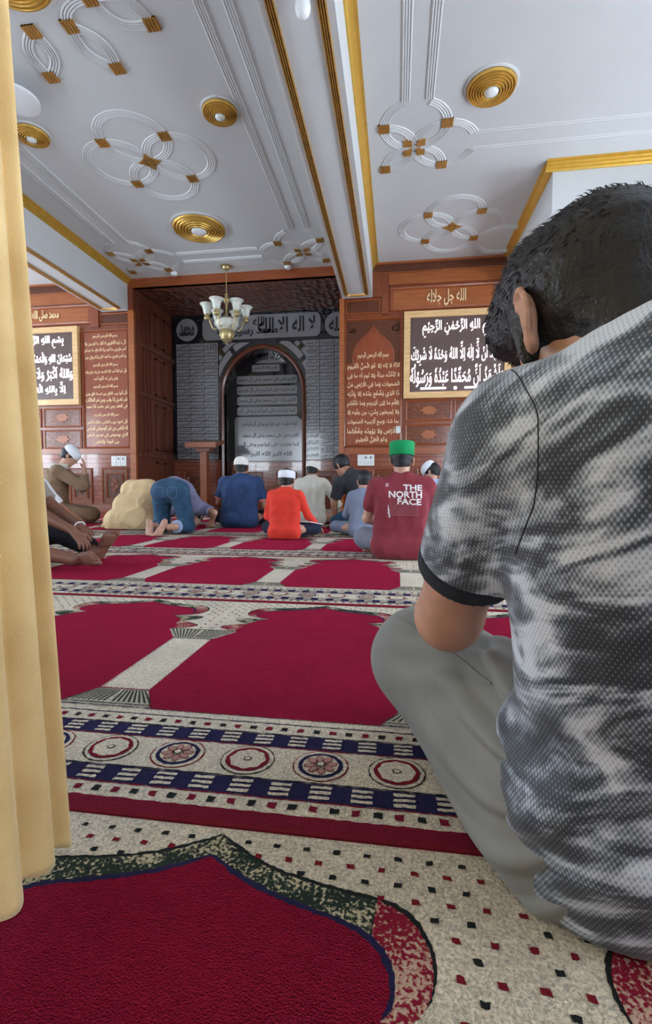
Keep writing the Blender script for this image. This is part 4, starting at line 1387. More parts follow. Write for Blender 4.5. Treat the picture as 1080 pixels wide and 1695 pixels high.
        lay(jitter(T(smooth_poly(outl, 1) + [(0.19, 1.10), (0.0, 1.10)], -1), step, amp), 'navy', 3)
        for s in (1, -1):
            o = smooth_poly(OUT_HALF, 1)
            lay(jitter(T([(u + 0.004 * (u > 0.01), v + 0.005) for u, v in o] + [(0.15, 1.10), (0, 1.15)], s), step, amp), 'black', 1)
            top = [p for p in o if p[0] <= 0.235]
            lay(jitter(T(top + [(0.235, 1.20), (0.0, 1.20)], s), step, amp), 'speck_green', 2)
            side = [p for p in o if p[0] >= 0.232 or p[1] < 1.2]
            lay(jitter(T([(0.225, 1.21)] + [p for p in side if p[1] > 1.12 and p[0] > 0.19] + [(0.19, 1.125), (0.2, 1.15)], s), step, amp), 'speck_red', 2)
            pet1 = smooth_poly([(0.19, 1.12), (0.25, 1.122), (0.305, 1.128), (0.322, 1.105), (0.30, 1.075), (0.262, 1.055), (0.24, 1.05)], 1)
            lay(jitter(T([(u + 0.003, v + 0.003) for u, v in pet1], s), step, amp), 'navy', 1)
            lay(jitter(T(pet1, s), step, amp), 'speck_green', 2)
            pet2 = smooth_poly([(0.24, 1.055), (0.30, 1.035), (0.345, 1.005), (0.335, 0.985), (0.30, 0.965), (0.255, 0.955)], 1)
            lay(jitter(T([(u + 0.003, v + 0.003) for u, v in pet2], s), step, amp), 'black', 1)
            lay(jitter(T(pet2, s), step, amp), 'speck_red', 2)
            # half column: dark outline, capital and base hatching
            if fine or row <= 3:
                lay(jitter(T([(0.262, 0.952), (0.3885, 0.952), (0.3885, 0.957), (0.255, 0.957)], s), step, amp), 'green', 3)
                lay(jitter(T([(0.318, 0.852), (0.3885, 0.852), (0.3885, 0.857), (0.315, 0.857)], s), step, amp), 'navy', 5)
                lay(jitter(T([(0.318, 0.437), (0.3885, 0.437), (0.3885, 0.442), (0.318, 0.442)], s), step, amp), 'binding', 5)
                for q in range(2):
                    lay(jitter(T([(0.268, 0.345 + q * 0.012), (0.3885, 0.345 + q * 0.012), (0.3885, 0.349 + q * 0.012), (0.268, 0.349 + q * 0.012)], s), step, amp), 'green' if q else 'navy', 5)
                for q in range(8):
                    t0 = q / 8
                    ub, ut = 0.276 + 0.112 * t0, 0.325 + 0.063 * t0
                    lay(T([(ub, 0.368), (ub + 0.006, 0.368), (ut + 0.004, 0.432), (ut, 0.432)], s), 'green', 5)
                    ub, ut = 0.325 + 0.063 * t0, 0.270 + 0.118 * t0
                    lay(T([(ub, 0.862), (ub + 0.004, 0.862), (ut + 0.006, 0.946), (ut, 0.946)], s), 'green', 5)
        # scattered dots in the spandrels
        if row <= 2 and -3.2 < ax < 1.3:
            rws = int((1.375 - 0.965) / 0.0222)
            for r_ in range(rws):
                v = 1.356 - r_ * 0.0222
                for q in range(-9, 10):
                    u = (q + (0.5 if r_ % 2 else 0)) * 0.0432
                    if abs(u) > PW / 2 - 0.005: continue
                    au = abs(u)
                    # outer outline test
                    lim = 0
                    for (pa, pb) in zip(OUT_HALF[:-1], OUT_HALF[1:]):
                        lo, hi = sorted((pa[1], pb[1]))
                        if lo <= v <= hi and hi - lo > 1e-6:
                            t = (v - pa[1]) / (pb[1] - pa[1]); lim = max(lim, pa[0] + (pb[0] - pa[0]) * t)
                    if v < 1.14: lim = max(lim, 0.335 if v > 1.06 else 0.35)
                    if v > 1.364: lim = 0
                    if au < lim + 0.012: continue
                    s = 0.0048 if fine else 0.005
                    x, y = ax + u, y0 + v
                    lay(jitter([(x - s, y - s * .8), (x + s, y - s * .8), (x + s, y + s * .8), (x - s, y + s * .8)], 0.004, 0.0012), 'black' if r_ % 2 == 0 else 'red', 2)
    o = b.obj('prayer_carpet', [PILE[k] for k in PK])
    tag(o, label, 'carpet', 'rows of prayer carpet')
    return o


XE = (-0.297 - PW * 7.5, -0.297 + PW * 4.5)
prayer_carpet(-1, XE, 'nearest prayer carpet, with an arch point and dotted cream corner at the very bottom')
prayer_carpet(0, XE, 'prayer carpet with the large medallion border under the near man\'s knee')
prayer_carpet(1, XE, 'prayer carpet in the middle distance, under the maroon shirted man')
prayer_carpet(2, XE, 'prayer carpet under the red shirted boy and the man bowing in jeans')
prayer_carpet(3, XE, 'prayer carpet under the navy shirted man')
prayer_carpet(4, XE, 'farthest prayer carpet, along the foot of the calligraphy wall')

b = MB()
b.box((-4.15, YEND + 0.003, 0.001), (-0.90, 8.585, 0.010), 0)
for i in range(4):
    xx = -4.05 + i * PW + 0.05
    b.box((xx, YEND + 0.25, 0.010), (xx + 0.62, 8.3, 0.0115), 1)
tag(b.obj('recess_carpet', [PILE['cream'], PILE['maroon']]), 'carpet strip laid inside the recess under the lectern', 'carpet')
# ================================================================== BODIES: smooth-blended solids turned into one mesh
def V3(*a): return np.array(a, float)


class Solid:
    def __init__(s, k=0.03):
        s.k = k
        s.p = []
        s.disp = None
        s.cuts = []

    def cap(s, a, b, ra, rb, k=None, flat=None, ca=False, cb=False, sub=False):
        s.p.append(('c', np.array(a, float), np.array(b, float), ra, rb, s.k if k is None else k, flat, ca, cb, sub))
        return s

    def chain(s, pts, rad, k=None, flat=None):
        for i in range(len(pts) - 1):
            s.cap(pts[i], pts[i + 1], rad[i], rad[i + 1], k, flat)
        return s

    def ell(s, c, r, rot=None, k=None, sub=False):
        s.p.append(('e', np.array(c, float), np.array(r, float), np.eye(3) if rot is None else np.array(rot, float), 0, s.k if k is None else k, None, False, False, sub))
        return s

    def cut(s, pt, n):
        n = np.array(n, float); n /= np.linalg.norm(n)
        s.cuts.append((np.array(pt, float), n)); return s

    def bounds(s):
        lo, hi = [], []
        for q in s.p:
            if q[9]: continue
            if q[0] == 'c':
                m = max(q[3], q[4]); lo += [q[1] - m, q[2] - m]; hi += [q[1] + m, q[2] + m]
            else:
                m = max(q[2]); lo.append(q[1] - m); hi.append(q[1] + m)
        return np.min(lo, 0), np.max(hi, 0)

    def ev(s, P):
        D = np.full(len(P), 1.0)
        for q in s.p:
            k = q[5]
            if q[0] == 'c':
                a, b, ra, rb, flat = q[1], q[2], q[3], q[4], q[6]
                ba = b - a
                L2 = ba @ ba
                pa = P - a
                t = np.clip((pa @ ba) / max(L2, 1e-12), 0, 1)
                w = pa - t[:, None] * ba
                if flat is not None:
                    n = np.array(flat[0], float); n /= np.linalg.norm(n)
                    w = w + (flat[1] - 1) * (w @ n)[:, None] * n
                d = np.sqrt((w * w).sum(1)) - (ra + (rb - ra) * t)
                L = math.sqrt(L2)
                if q[7]: d = np.maximum(d, -(pa @ ba) / L)
                if q[8]: d = np.maximum(d, ((P - b) @ ba) / L)
            else:
                w = (P - q[1]) @ q[3]
                r = q[2]
                k0 = np.sqrt(((w / r) ** 2).sum(1)); k1 = np.sqrt(((w / (r * r)) ** 2).sum(1))
                d = k0 * (k0 - 1) / np.maximum(k1, 1e-9)
            if q[9]:
                h = np.clip(0.5 - 0.5 * (D + d) / k, 0, 1)
                D = D * (1 - h) + (-d) * h + k * h * (1 - h)
            else:
                h = np.clip(0.5 + 0.5 * (d - D) / k, 0, 1)
                D = d * (1 - h) + D * h - k * h * (1 - h)
        if s.disp is not None:
            D = D + s.disp(P)
        for pt, n in s.cuts:
            D = np.maximum(D, (P - pt) @ n)
        return D

    def mesh(s, h):
        lo, hi = s.bounds()
        lo = lo - 0.03; hi = hi + 0.03
        C = 4
        nb = np.ceil((hi - lo) / (h * C)).astype(int) + 1
        H = h * C
        g = np.stack(np.meshgrid(*[lo[i] + (np.arange(nb[i]) + 0.5) * H for i in range(3)], indexing='ij'), -1).reshape(-1, 3)
        Dc = s.ev(g).reshape(nb)
        act = np.abs(Dc) < H * 2.3 + 0.012
        D = np.repeat(np.repeat(np.repeat(Dc, C, 0), C, 1), C, 2).astype(np.float32)
        A = np.repeat(np.repeat(np.repeat(act, C, 0), C, 1), C, 2)
        idx = np.argwhere(A)
        P = lo + (idx + 0.5) * h
        out = np.empty(len(P), np.float32)
        for i in range(0, len(P), 400000):
            out[i:i + 400000] = s.ev(P[i:i + 400000])
        D[A] = out
        return nets(D, lo + 0.5 * h, h)


def nets(D, org, h):
    S = D < 0
    nx, ny, nz = D.shape
    cs = [(i, j, k) for i in (0, 1) for j in (0, 1) for k in (0, 1)]
    cnt = np.zeros((nx - 1, ny - 1, nz - 1), np.int8)
    for i, j, k in cs:
        cnt += S[i:nx - 1 + i, j:ny - 1 + j, k:nz - 1 + k]
    act = (cnt > 0) & (cnt < 8)
    ci = np.argwhere(act)
    vid = np.full(act.shape, -1, np.int64)
    vid[act] = np.arange(len(ci))
    acc = np.zeros((len(ci), 3)); num = np.zeros(len(ci))
    val = {c: D[ci[:, 0] + c[0], ci[:, 1] + c[1], ci[:, 2] + c[2]] for c in cs}
    for c in cs:
        for ax in range(3):
            if c[ax] == 0:
                c2 = list(c); c2[ax] = 1; c2 = tuple(c2)
                a, b = val[c], val[c2]
                m = (a < 0) != (b < 0)
                t = np.where(m, a / np.where(m, a - b, 1), 0)
                p = np.zeros((len(ci), 3)); p[:] = c
                p[:, ax] += t
                acc[m] += p[m]; num[m] += 1
    V = (ci + acc / num[:, None]) * h + org
    F = []
    for ax in range(3):
        sl0 = [slice(None)] * 3; sl1 = [slice(None)] * 3
        sl0[ax] = slice(0, -1); sl1[ax] = slice(1, None)
        ch = S[tuple(sl0)] != S[tuple(sl1)]
        e = np.argwhere(ch)
        a1, a2 = [(1, 2), (2, 0), (0, 1)][ax]
        ok = (e[:, a1] > 0) & (e[:, a2] > 0) & (e[:, a1] < D.shape[a1] - 1) & (e[:, a2] < D.shape[a2] - 1)
        e = e[ok]
        def at(d1, d2):
            q = e.copy(); q[:, a1] += d1; q[:, a2] += d2
            return vid[q[:, 0], q[:, 1], q[:, 2]]
        q = np.stack([at(-1, -1), at(0, -1), at(0, 0), at(-1, 0)], 1)
        fl = S[e[:, 0], e[:, 1], e[:, 2]]
        q[~fl] = q[~fl][:, ::-1]
        q = q[(q >= 0).all(1)]
        F.append(q)
    return V, np.concatenate(F)


def mesh_obj(name, V, F, mat, parent=None, smooth=True, relax=1):
    # light Laplacian relax evens out the grid
    for _ in range(relax):
        A = np.zeros_like(V); n = np.zeros(len(V))
        for i in range(4):
            np.add.at(A, F[:, i], V[F[:, (i + 1) % 4]]); np.add.at(n, F[:, i], 1)
            np.add.at(A, F[:, (i + 1) % 4], V[F[:, i]]); np.add.at(n, F[:, (i + 1) % 4], 1)
        V = V * 0.5 + 0.5 * A / np.maximum(n, 1)[:, None]
    me = bpy.data.meshes.new(name)
    me.vertices.add(len(V)); me.vertices.foreach_set('co', V.astype(np.float32).ravel())
    me.loops.add(F.size); me.loops.foreach_set('vertex_index', F.astype(np.int32).ravel())
    me.polygons.add(len(F)); me.polygons.foreach_set('loop_start', np.arange(0, F.size, 4, dtype=np.int32))
    me.update(calc_edges=True); me.validate()
    me.polygons.foreach_set('use_smooth', np.ones(len(me.polygons), bool))
    me.materials.append(mat)
    o = bpy.data.objects.new(name, me)
    COL.objects.link(o)
    if parent is not None: keep(o, parent)
    return o


def wob(P, f, seed):
    """cheap smooth noise from summed sines"""
    r = np.random.RandomState(seed)
    o = 0
    for k in range(4):
        d = r.normal(size=3); d /= np.linalg.norm(d)
        e = r.normal(size=3); e /= np.linalg.norm(e)
        o = o + np.sin((P @ d) * f * (1 + 0.45 * k) + r.uniform(0, 6) + 1.6 * np.sin((P @ e) * f * 0.45 + r.uniform(0, 6))) / (1 + 0.4 * k)
    return o / 2.4


def creases(amp, f, seed, dirn=(0, 0, 1), stretch=0.35, big=0.0):
    """cloth folds: ridged noise stretched along dirn"""
    d = np.array(dirn, float); d /= np.linalg.norm(d)
    def fn(P):
        Q = P - (1 - stretch) * (P @ d)[:, None] * d
        w = wob(Q, f, seed)
        rr = 1 - np.abs(w)
        o = -amp * (np.clip(rr, 0, 1) ** 3 - 0.35)
        if big:
            o = o - big * wob(P, f * 0.35, seed + 7)
        return o
    return fn


def rotm(yaw=0, pitch=0, roll=0):
    """columns = local x (right), y (forward), z (up); yaw left positive, pitch down positive"""
    m = Matrix.Rotation(yaw, 3, 'Z') @ Matrix.Rotation(-pitch, 3, 'X') @ Matrix.Rotation(roll, 3, 'Y')
    return np.array(m)


# ---- cloth and skin
def skin_mat(name, c, r=0.5):
    m, nt, b = new_mat(name)
    v = coords(nt)
    f = noise(nt, v, 22, 4)
    rr = ramp(nt, [(0.3, tuple(x * 0.88 for x in c)), (0.7, tuple(min(1, x * 1.1) for x in c))], f)
    nt.links.new(rr.outputs[0], b.inputs['Base Color'])
    b.inputs['Roughness'].default_value = r
    b.inputs['Subsurface Weight'].default_value = 0.12
    b.inputs['Subsurface Radius'].default_value = (0.012, 0.004, 0.002)
    add_bump(nt, b, noise(nt, v, 350, 2), 0.12, 0.001)
    return m


def cloth_mat(name, c, var=0.08, weave=900, bump=0.15, rough=0.85, sheen=0.06):
    m, nt, b = new_mat(name)
    v = coords(nt)
    f = noise(nt, v, 9, 4)
    rr = ramp(nt, [(0.3, tuple(x * (1 - var) for x in c)), (0.7, tuple(min(1, x * (1 + var)) for x in c))], f)
    nt.links.new(rr.outputs[0], b.inputs['Base Color'])
    b.inputs['Roughness'].default_value = rough
    b.inputs['Sheen Weight'].default_value = sheen
    b.inputs['Specular IOR Level'].default_value = 0.25
    p = add_bump(nt, b, noise(nt, v, weave, 2), bump, 0.002)
    add_bump(nt, b, noise(nt, coords(nt, (1, 1, 0.4)), 30, 3, 0.8), 0.25, 0.006, p)
    return m


SK = {
    'light': skin_mat('light_brown_skin', (0.55, 0.31, 0.225)),
    'warm': skin_mat('warm_brown_skin', (0.42, 0.20, 0.125)),
    'dark': skin_mat('dark_brown_skin', (0.20, 0.085, 0.055)),
    'pale': skin_mat('fair_skin', (0.60, 0.38, 0.28)),
}
HAIR = simple('black_hair', (0.006, 0.007, 0.011), 0.5, bump=0.6, bscale=220, bdist=0.004)
EYE = simple('eye_white', (0.7, 0.68, 0.66), 0.15)
IRIS = simple('dark_iris', (0.02, 0.012, 0.008), 0.1)


def head(sol, c, Rm, s=1.0, face=True):
    """skull, jaw, nose, ears and brow blended into the body solid; c = centre between the ears"""
    T = lambda x, y, z: np.array(c) + Rm @ (np.array([x, y, z]) * s)
    sol.ell(T(0, -0.012, 0.038), V3(0.076, 0.098, 0.088) * s, Rm, 0.02)
    sol.ell(T(0, 0.030, -0.020), V3(0.062, 0.068, 0.085) * s, Rm, 0.03)
    sol.ell(T(0, 0.052, -0.078), V3(0.036, 0.034, 0.026) * s, Rm, 0.03)
    if face:
        sol.cap(T(0, 0.094, 0.016), T(0, 0.116, -0.022), 0.008 * s, 0.013 * s, 0.012)
        sol.cap(T(-0.012, 0.103, -0.028), T(0.012, 0.103, -0.028), 0.009 * s, 0.009 * s, 0.01)
        sol.cap(T(-0.038, 0.084, 0.028), T(-0.012, 0.094, 0.026), 0.008 * s, 0.007 * s, 0.012)
        sol.cap(T(0.038, 0.084, 0.028), T(0.012, 0.094, 0.026), 0.008 * s, 0.007 * s, 0.012)
        sol.cap(T(-0.020, 0.094, -0.050), T(0.020, 0.094, -0.050), 0.007 * s, 0.007 * s, 0.008)
        sol.cap(T(-0.018, 0.092, -0.060), T(0.018, 0.092, -0.060), 0.008 * s, 0.008 * s, 0.008)
        for sx in (-1, 1):
            sol.ell(T(sx * 0.031, 0.090, 0.010), V3(0.013, 0.009, 0.009) * s, Rm, 0.006, sub=True)
    for sx in (-1, 1):
        e = Rm @ rotm(yaw=sx * 0.35)
        sol.ell(T(sx * 0.084, -0.006, 0.010), V3(0.0085, 0.020, 0.030) * s, e, 0.008)
        sol.ell(T(sx * 0.081, 0.000, -0.022), V3(0.0075, 0.010, 0.014) * s, e, 0.008)
        sol.ell(T(sx * 0.094, 0.004, 0.010), V3(0.006, 0.010, 0.018) * s, e, 0.005, sub=True)


def face_children(root, c, Rm, s=1.0):
    T = lambda x, y, z: np.array(c) + Rm @ (np.array([x, y, z]) * s)
    for sx in (-1, 1):
        b = MB()
        o = T(sx * 0.031, 0.080, 0.010)
        n = 8
        b.lathe([(0.0115 * s * math.sin(PI * k / n), -0.0115 * s * math.cos(PI * k / n)) for k in range(n + 1)], tuple(o), 12)
        e = b.obj('eye', EYE, smooth=True); keep(e, root)
        d = Rm @ np.array([0, 1, 0])
        b = MB(); p = o + d * 0.0085 * s
        b.lathe([(0.005 * s * math.sin(PI * k / n), -0.005 * s * math.cos(PI * k / n)) for k in range(n + 1)], tuple(p), 10)
        i = b.obj('iris', IRIS, smooth=True); i.parent = e
        i.matrix_parent_inverse = Matrix.Identity(4)


def hair(root, c, Rm, s=1.0, thick=0.014, h=0.006, nape=-0.045, top=0.0, rough=0.002, hair_mat=None, f=110):
    T = lambda x, y, z: np.array(c) + Rm @ (np.array([x, y, z]) * s)
    so = Solid(0.02)
    so.ell(T(0, -0.012, 0.040), (V3(0.076, 0.098, 0.090) + thick) * s, Rm)
    so.ell(T(0, -0.010, 0.075 + top * 0.5), V3(0.070, 0.088, 0.055 + thick + top) * s, Rm)
    so.ell(T(0, -0.038, -0.028), V3(0.058, 0.056, 0.050) * s, Rm)
    # open the face and ears
    so.ell(T(0, 0.125, -0.055), V3(0.085, 0.085, 0.115) * s, Rm, 0.01, sub=True)
    for sx in (-1, 1):
        so.ell(T(sx * 0.100, 0.010, -0.012), V3(0.030, 0.032, 0.042) * s, Rm, 0.008, sub=True)
        so.ell(T(sx * 0.085, 0.035, -0.075), V3(0.040, 0.050, 0.060) * s, Rm, 0.01, sub=True)
    so.disp = lambda P: rough * wob(P, f, 3) + rough * 0.6 * wob(P, f * 2.3, 9)
    n = Rm @ np.array([0, 0.25, -1.0])
    so.cut(T(0, -0.03, nape), n)
    V, Fc = so.mesh(h)
    return mesh_obj('hair', V, Fc, hair_mat or HAIR, root)


def skull_cap(root, c, Rm, s, mat, z0=0.045, kind='round', tilt=0.0, h=0.09):
    """kufi: a close ribbed band with a domed or flat top"""
    M = Matrix([list(r) for r in Rm]) @ Matrix.Rotation(tilt, 3, 'X')
    b = MB()
    if kind == 'round':
        prof = [(0.97, 0), (1.0, 0.004), (1.01, 0.03), (0.985, 0.05), (0.91, 0.072), (0.74, 0.092), (0.5, 0.104), (0.25, 0.110), (0, 0.112)]
    elif kind == 'band':
        prof = [(0.97, 0), (1.0, 0.004), (1.01, 0.035), (1.0, 0.06), (0.95, 0.074), (0.80, 0.082), (0.5, 0.088), (0, 0.090)]
    else:
        prof = [(0.97, 0), (1.0, 0.003), (1.015, 0.05), (1.03, h - 0.006), (1.0, h), (0.94, h - 0.003), (0.6, h - 0.012), (0, h - 0.015)]
    seg = 48
    vs, fs = [], []
    n = len(prof)
    for i in range(seg):
        a = 2 * PI * i / seg
        for r, z in prof:
            rr = r * (1 + (0.006 if i % 2 else 0) * (kind != 'pill'))
            p = Vector((rr * 0.089 * math.cos(a) * s, (rr * 0.111 * math.sin(a) - 0.012) * s, (z0 + z) * s))
            p = M @ p
            vs.append((p.x + c[0], p.y + c[1], p.z + c[2]))
    for i in range(seg):
        j = (i + 1) % seg
        for k in range(n - 1):
            fs.append((i * n + k, j * n + k, j * n + k + 1, i * n + k + 1))
    b.add(vs, fs)
    o = b.obj('cap', mat, smooth=True, auto=60)
    return keep(o, root)


def hand(sol, w, d, up, s=1.0, curl=0.4, side=1, spread=0.10, k=0.006):
    """w wrist point, d direction of the palm, up = back of the hand, side +1 thumb towards cross(d, up)"""
    d = np.array(d, float); d /= np.linalg.norm(d)
    up = np.array(up, float); up -= d * (up @ d); up /= np.linalg.norm(up)
    x = np.cross(d, up) * side        # towards the thumb
    w = np.array(w, float)
    P = lambda a, b_, c: w + (x * a + d * b_ + up * c) * s
    sol.cap(P(0, -0.01, 0), P(0, 0.02, 0), 0.024 * s, 0.026 * s, 0.02, (up, 1.35))
    for a in (-0.026, -0.009, 0.009, 0.026):
        sol.cap(P(a * 0.55, 0.012, 0), P(a, 0.082, 0), 0.016 * s, 0.0125 * s, 0.010, (up, 1.15))
    for a, L, sp in ((0.028, 0.070, 1.2), (0.0095, 0.080, 0.4), (-0.009, 0.074, -0.4), (-0.027, 0.058, -1.2)):
        p = P(a, 0.084, 0.001)
        ang = curl * 0.5
        dd = d + x * sp * spread
        for q, f in enumerate((0.46, 0.30, 0.24)):
            dn = dd * math.cos(ang) - up * math.sin(ang)
            dn /= np.linalg.norm(dn)
            e = p + dn * L * f * s
            r0 = (0.0098, 0.0088, 0.0078)[q] * s
            sol.cap(p, e, r0, r0 * 0.92, k)
            p = e
            ang += curl
    p = P(0.024, 0.022, -0.004)
    dn = d * 0.62 + x * 0.75 - up * 0.25
    for q, L in enumerate((0.042, 0.032, 0.026)):
        dn = dn / np.linalg.norm(dn)
        e = p + dn * L * s
        sol.cap(p, e, (0.0145, 0.0108, 0.0095)[q] * s, (0.011, 0.010, 0.008)[q] * s, k * 1.6)
        p = e
        dn = dn + d * 0.35 - up * curl * 0.4


def foot(sol, heel, toe, up, s=1.0, side=1, k=0.008):
    """heel centre to toe-tip direction; up = top of the foot; side +1 big toe towards cross(dir, up)"""
    heel = np.array(heel, float); d = np.array(toe, float) - heel; d /= np.linalg.norm(d)
    up = np.array(up, float); up -= d * (up @ d); up /= np.linalg.norm(up)
    x = np.cross(d, up) * side
    P = lambda a, b_, c: heel + (x * a + d * b_ + up * c) * s
    sol.cap(P(0, 0.0, 0.008), P(0, 0.03, 0.016), 0.031 * s, 0.031 * s, 0.02)
    sol.cap(P(-0.006, 0.02, 0.016), P(-0.012, 0.11, 0.002), 0.028 * s, 0.024 * s, 0.02)
    sol.cap(P(0.006, 0.03, 0.030), P(0.014, 0.14, 0.004), 0.028 * s, 0.025 * s, 0.02)
    for a, b_ in ((0.028, 0.165), (0.010, 0.170), (-0.006, 0.164), (-0.021, 0.156), (-0.033, 0.146)):
        sol.cap(P(a * 0.7, b_ - 0.06, 0.0), P(a, b_, -0.006), 0.020 * s, 0.0155 * s, 0.012)
    for a, b_, L, r in ((0.030, 0.178, 0.040, 0.0150), (0.0085, 0.186, 0.032, 0.0100), (-0.009, 0.180, 0.027, 0.0092), (-0.025, 0.170, 0.023, 0.0086), (-0.039, 0.156, 0.020, 0.0082)):
        sol.cap(P(a, b_ - 0.01, -0.004), P(a * 1.05, b_ + L - 0.012, -0.006), r * s, r * 0.95 * s, 0.005)


class Fig:
    """joints in a local frame (x right, y forward, z up), placed by pos, yaw and scale"""
    def __init__(s, pos, yaw=0.0, sc=1.0):
        s.pos = np.array(pos, float); s.R = np.array(Matrix.Rotation(yaw, 3, 'Z')); s.sc = sc
    def __call__(s, *p):
        return s.pos + s.R @ (np.array(p, float) * s.sc)
    def d(s, *p):
        return s.R @ np.array(p, float)


def seated(name, label, pos, yaw, sc, look, group=None, vox=0.008):
    """cross-legged figure seen from behind; look = dict of clothes, head turn and arm overrides"""
    L = dict(skin='warm', shirt=None, pants=None, lean=0.0, side=0.0, head_yaw=0.0, head_pitch=0.25, head_side=0.0, neck=0.0, width=1.0, belly=1.0,
             sleeve=0.5, hair=True, cap=None, cap_kind='round', cap_z=0.045, knees=True, elbL=None, elbR=None, wrL=None, wrR=None, hem=-0.02, spread=1.0, head_drop=0.0, head_fwd=0.0, hs=1.0)
    L.update(look)
    f = Fig(pos, yaw, sc)
    q = sc
    root = empty(name, tuple(pos), label, 'person', group, 0.0)
    ln, sd, W = L['lean'], L['side'], L['width']
    pel, wst, chs = (0, 0, 0.115), (sd * 0.3, 0.02 + ln * 0.25, 0.28), (sd * 0.75, 0.02 + ln * 0.7, 0.45)
    nek = (sd, 0.045 + ln, 0.60); hc = (sd + L['head_side'], 0.085 + ln * 1.12 + L['head_fwd'], 0.722 + L['neck'] - L['head_drop'])
    shL, shR = (sd - 0.165 * W, 0.03 + ln * 0.9, 0.535), (sd + 0.165 * W, 0.03 + ln * 0.9, 0.535)
    eL = L['elbL'] or (sd - 0.235 * W, 0.10 + ln, 0.285); eR = L['elbR'] or (sd + 0.235 * W, 0.10 + ln, 0.285)
    wL = L['wrL'] or (-0.13, 0.32, 0.215); wR = L['wrR'] or (0.13, 0.32, 0.215)
    sp = L['spread']
    hpL, hpR = (-0.09, 0.02, 0.11), (0.09, 0.02, 0.11)
    knL, knR = (-0.31 * sp, 0.26, 0.115), (0.31 * sp, 0.26, 0.115)
    anL, anR = (0.10, 0.37, 0.06), (-0.12, 0.30, 0.055)
    Rh = f.R @ rotm(L['head_yaw'], L['head_pitch'])
    fw = f.d(0, 1, 0)
    b = Solid(0.035 * q)
    b.cap(f(*pel), f(*wst), 0.085 * q, 0.085 * q)
    b.cap(f(*wst), f(*chs), 0.085 * q, 0.088 * q)
    b.cap(f(*shL), f(*shR), 0.052 * q, 0.052 * q)
    b.cap(f(nek[0], nek[1] + 0.005, nek[2] - 0.07), f(hc[0], hc[1] - 0.03, hc[2] - 0.04), 0.060 * q * L['hs'], 0.054 * q * L['hs'])
    head(b, f(*hc), Rh, q * L['hs'])
    for sh, el, wr, sgn in ((shL, eL, wL, -1), (shR, eR, wR, 1)):
        b.cap(f(*sh), f(*el), 0.047 * q, 0.038 * q, 0.02 * q)
        b.cap(f(*el), f(*wr), 0.040 * q, 0.025 * q, 0.015 * q)
        d = (np.array(wr) - np.array(el)); d = f.d(*d)
        hand(b, f(*wr) + d / np.linalg.norm(d) * 0.012, d + f.d(0, 0, -0.05), f.d(0, 0.3, 1), q, 0.45, sgn * -1)
    for hp, kn, an, sgn in ((hpL, knL, anL, -1), (hpR, knR, anR, 1)):
        b.cap(f(*hp), f(*kn), 0.075 * q, 0.055 * q)
        b.cap(f(*kn), f(*an), 0.052 * q, 0.036 * q)
        fd = f.d(-sgn * 1.0, -0.05, -0.05)
        foot(b, f(*an) - fd * 0.02 + f.d(0, 0, -0.01), f(*an) + fd, f.d(0, 0.9, 0.5), q * 0.95, sgn)
    b.cut((0, 0, 0.0165), (0, 0, -1))
    b.disp = None
    V, Fc = b.mesh(vox)
    body = mesh_obj('body', V, Fc, SK[L['skin']], root)
    # trousers
    t = Solid(0.04 * q)
    t.cap(f(-0.07, 0.03, 0.115), f(0.07, 0.03, 0.115), 0.100 * q, 0.100 * q)
    for hp, kn, an in ((hpL, knL, anL), (hpR, knR, anR)):
        t.cap(f(hp[0], hp[1] + 0.06, hp[2]), f(*kn), 0.092 * q, 0.082 * q)
        t.cap(f(*kn), f(*(np.array(kn) * 0.2 + np.array(an) * 0.8)), 0.078 * q, 0.058 * q, cb=True)
    t.disp = creases(0.006 * q, 26, 5, (0, 1, 0), big=0.004)
    t.cut((0, 0, 0.0165), (0, 0, -1))
    V, Fc = t.mesh(vox)
    mesh_obj('trousers', V, Fc, L['pants'], root)
    # shirt
    t = Solid(0.045 * q)
    B = L['belly']
    fl_ = (fw, 1.12)
    t.cap(f(-0.088 * W * B, -0.01, 0.085), f(0.088 * W * B, -0.01, 0.085), 0.118 * q, 0.118 * q, flat=(fw, 1.0))
    t.cap(f(wst[0] - 0.080 * W * B, wst[1] - 0.015, 0.22), f(wst[0] + 0.080 * W * B, wst[1] - 0.015, 0.22), 0.112 * q, 0.112 * q, flat=fl_)
    t.cap(f(wst[0] * 0.5 + chs[0] * 0.5 - 0.078 * W * B, (wst[1] + chs[1]) / 2 - 0.012, 0.34), f(wst[0] * 0.5 + chs[0] * 0.5 + 0.078 * W * B, (wst[1] + chs[1]) / 2 - 0.012, 0.34), 0.112 * q, 0.112 * q, flat=fl_)
    t.cap(f(chs[0] - 0.085 * W, chs[1] - 0.01, chs[2]), f(chs[0] + 0.085 * W, chs[1] - 0.01, chs[2]), 0.112 * q, 0.112 * q, flat=fl_)
    t.cap(f(shL[0], shL[1], shL[2] - 0.012), f(shR[0], shR[1], shR[2] - 0.012), 0.060 * q, 0.060 * q)
    for sx in (-1, 1):
        t.cap(f(sd + sx * 0.125 * W, shL[1], 0.548), f(sd + sx * 0.045, nek[1] - 0.012, 0.592), 0.050 * q, 0.046 * q)
    t.cap(f(sd - 0.040, nek[1] - 0.030, 0.585), f(sd + 0.040, nek[1] - 0.030, 0.585), 0.042 * q, 0.042 * q)
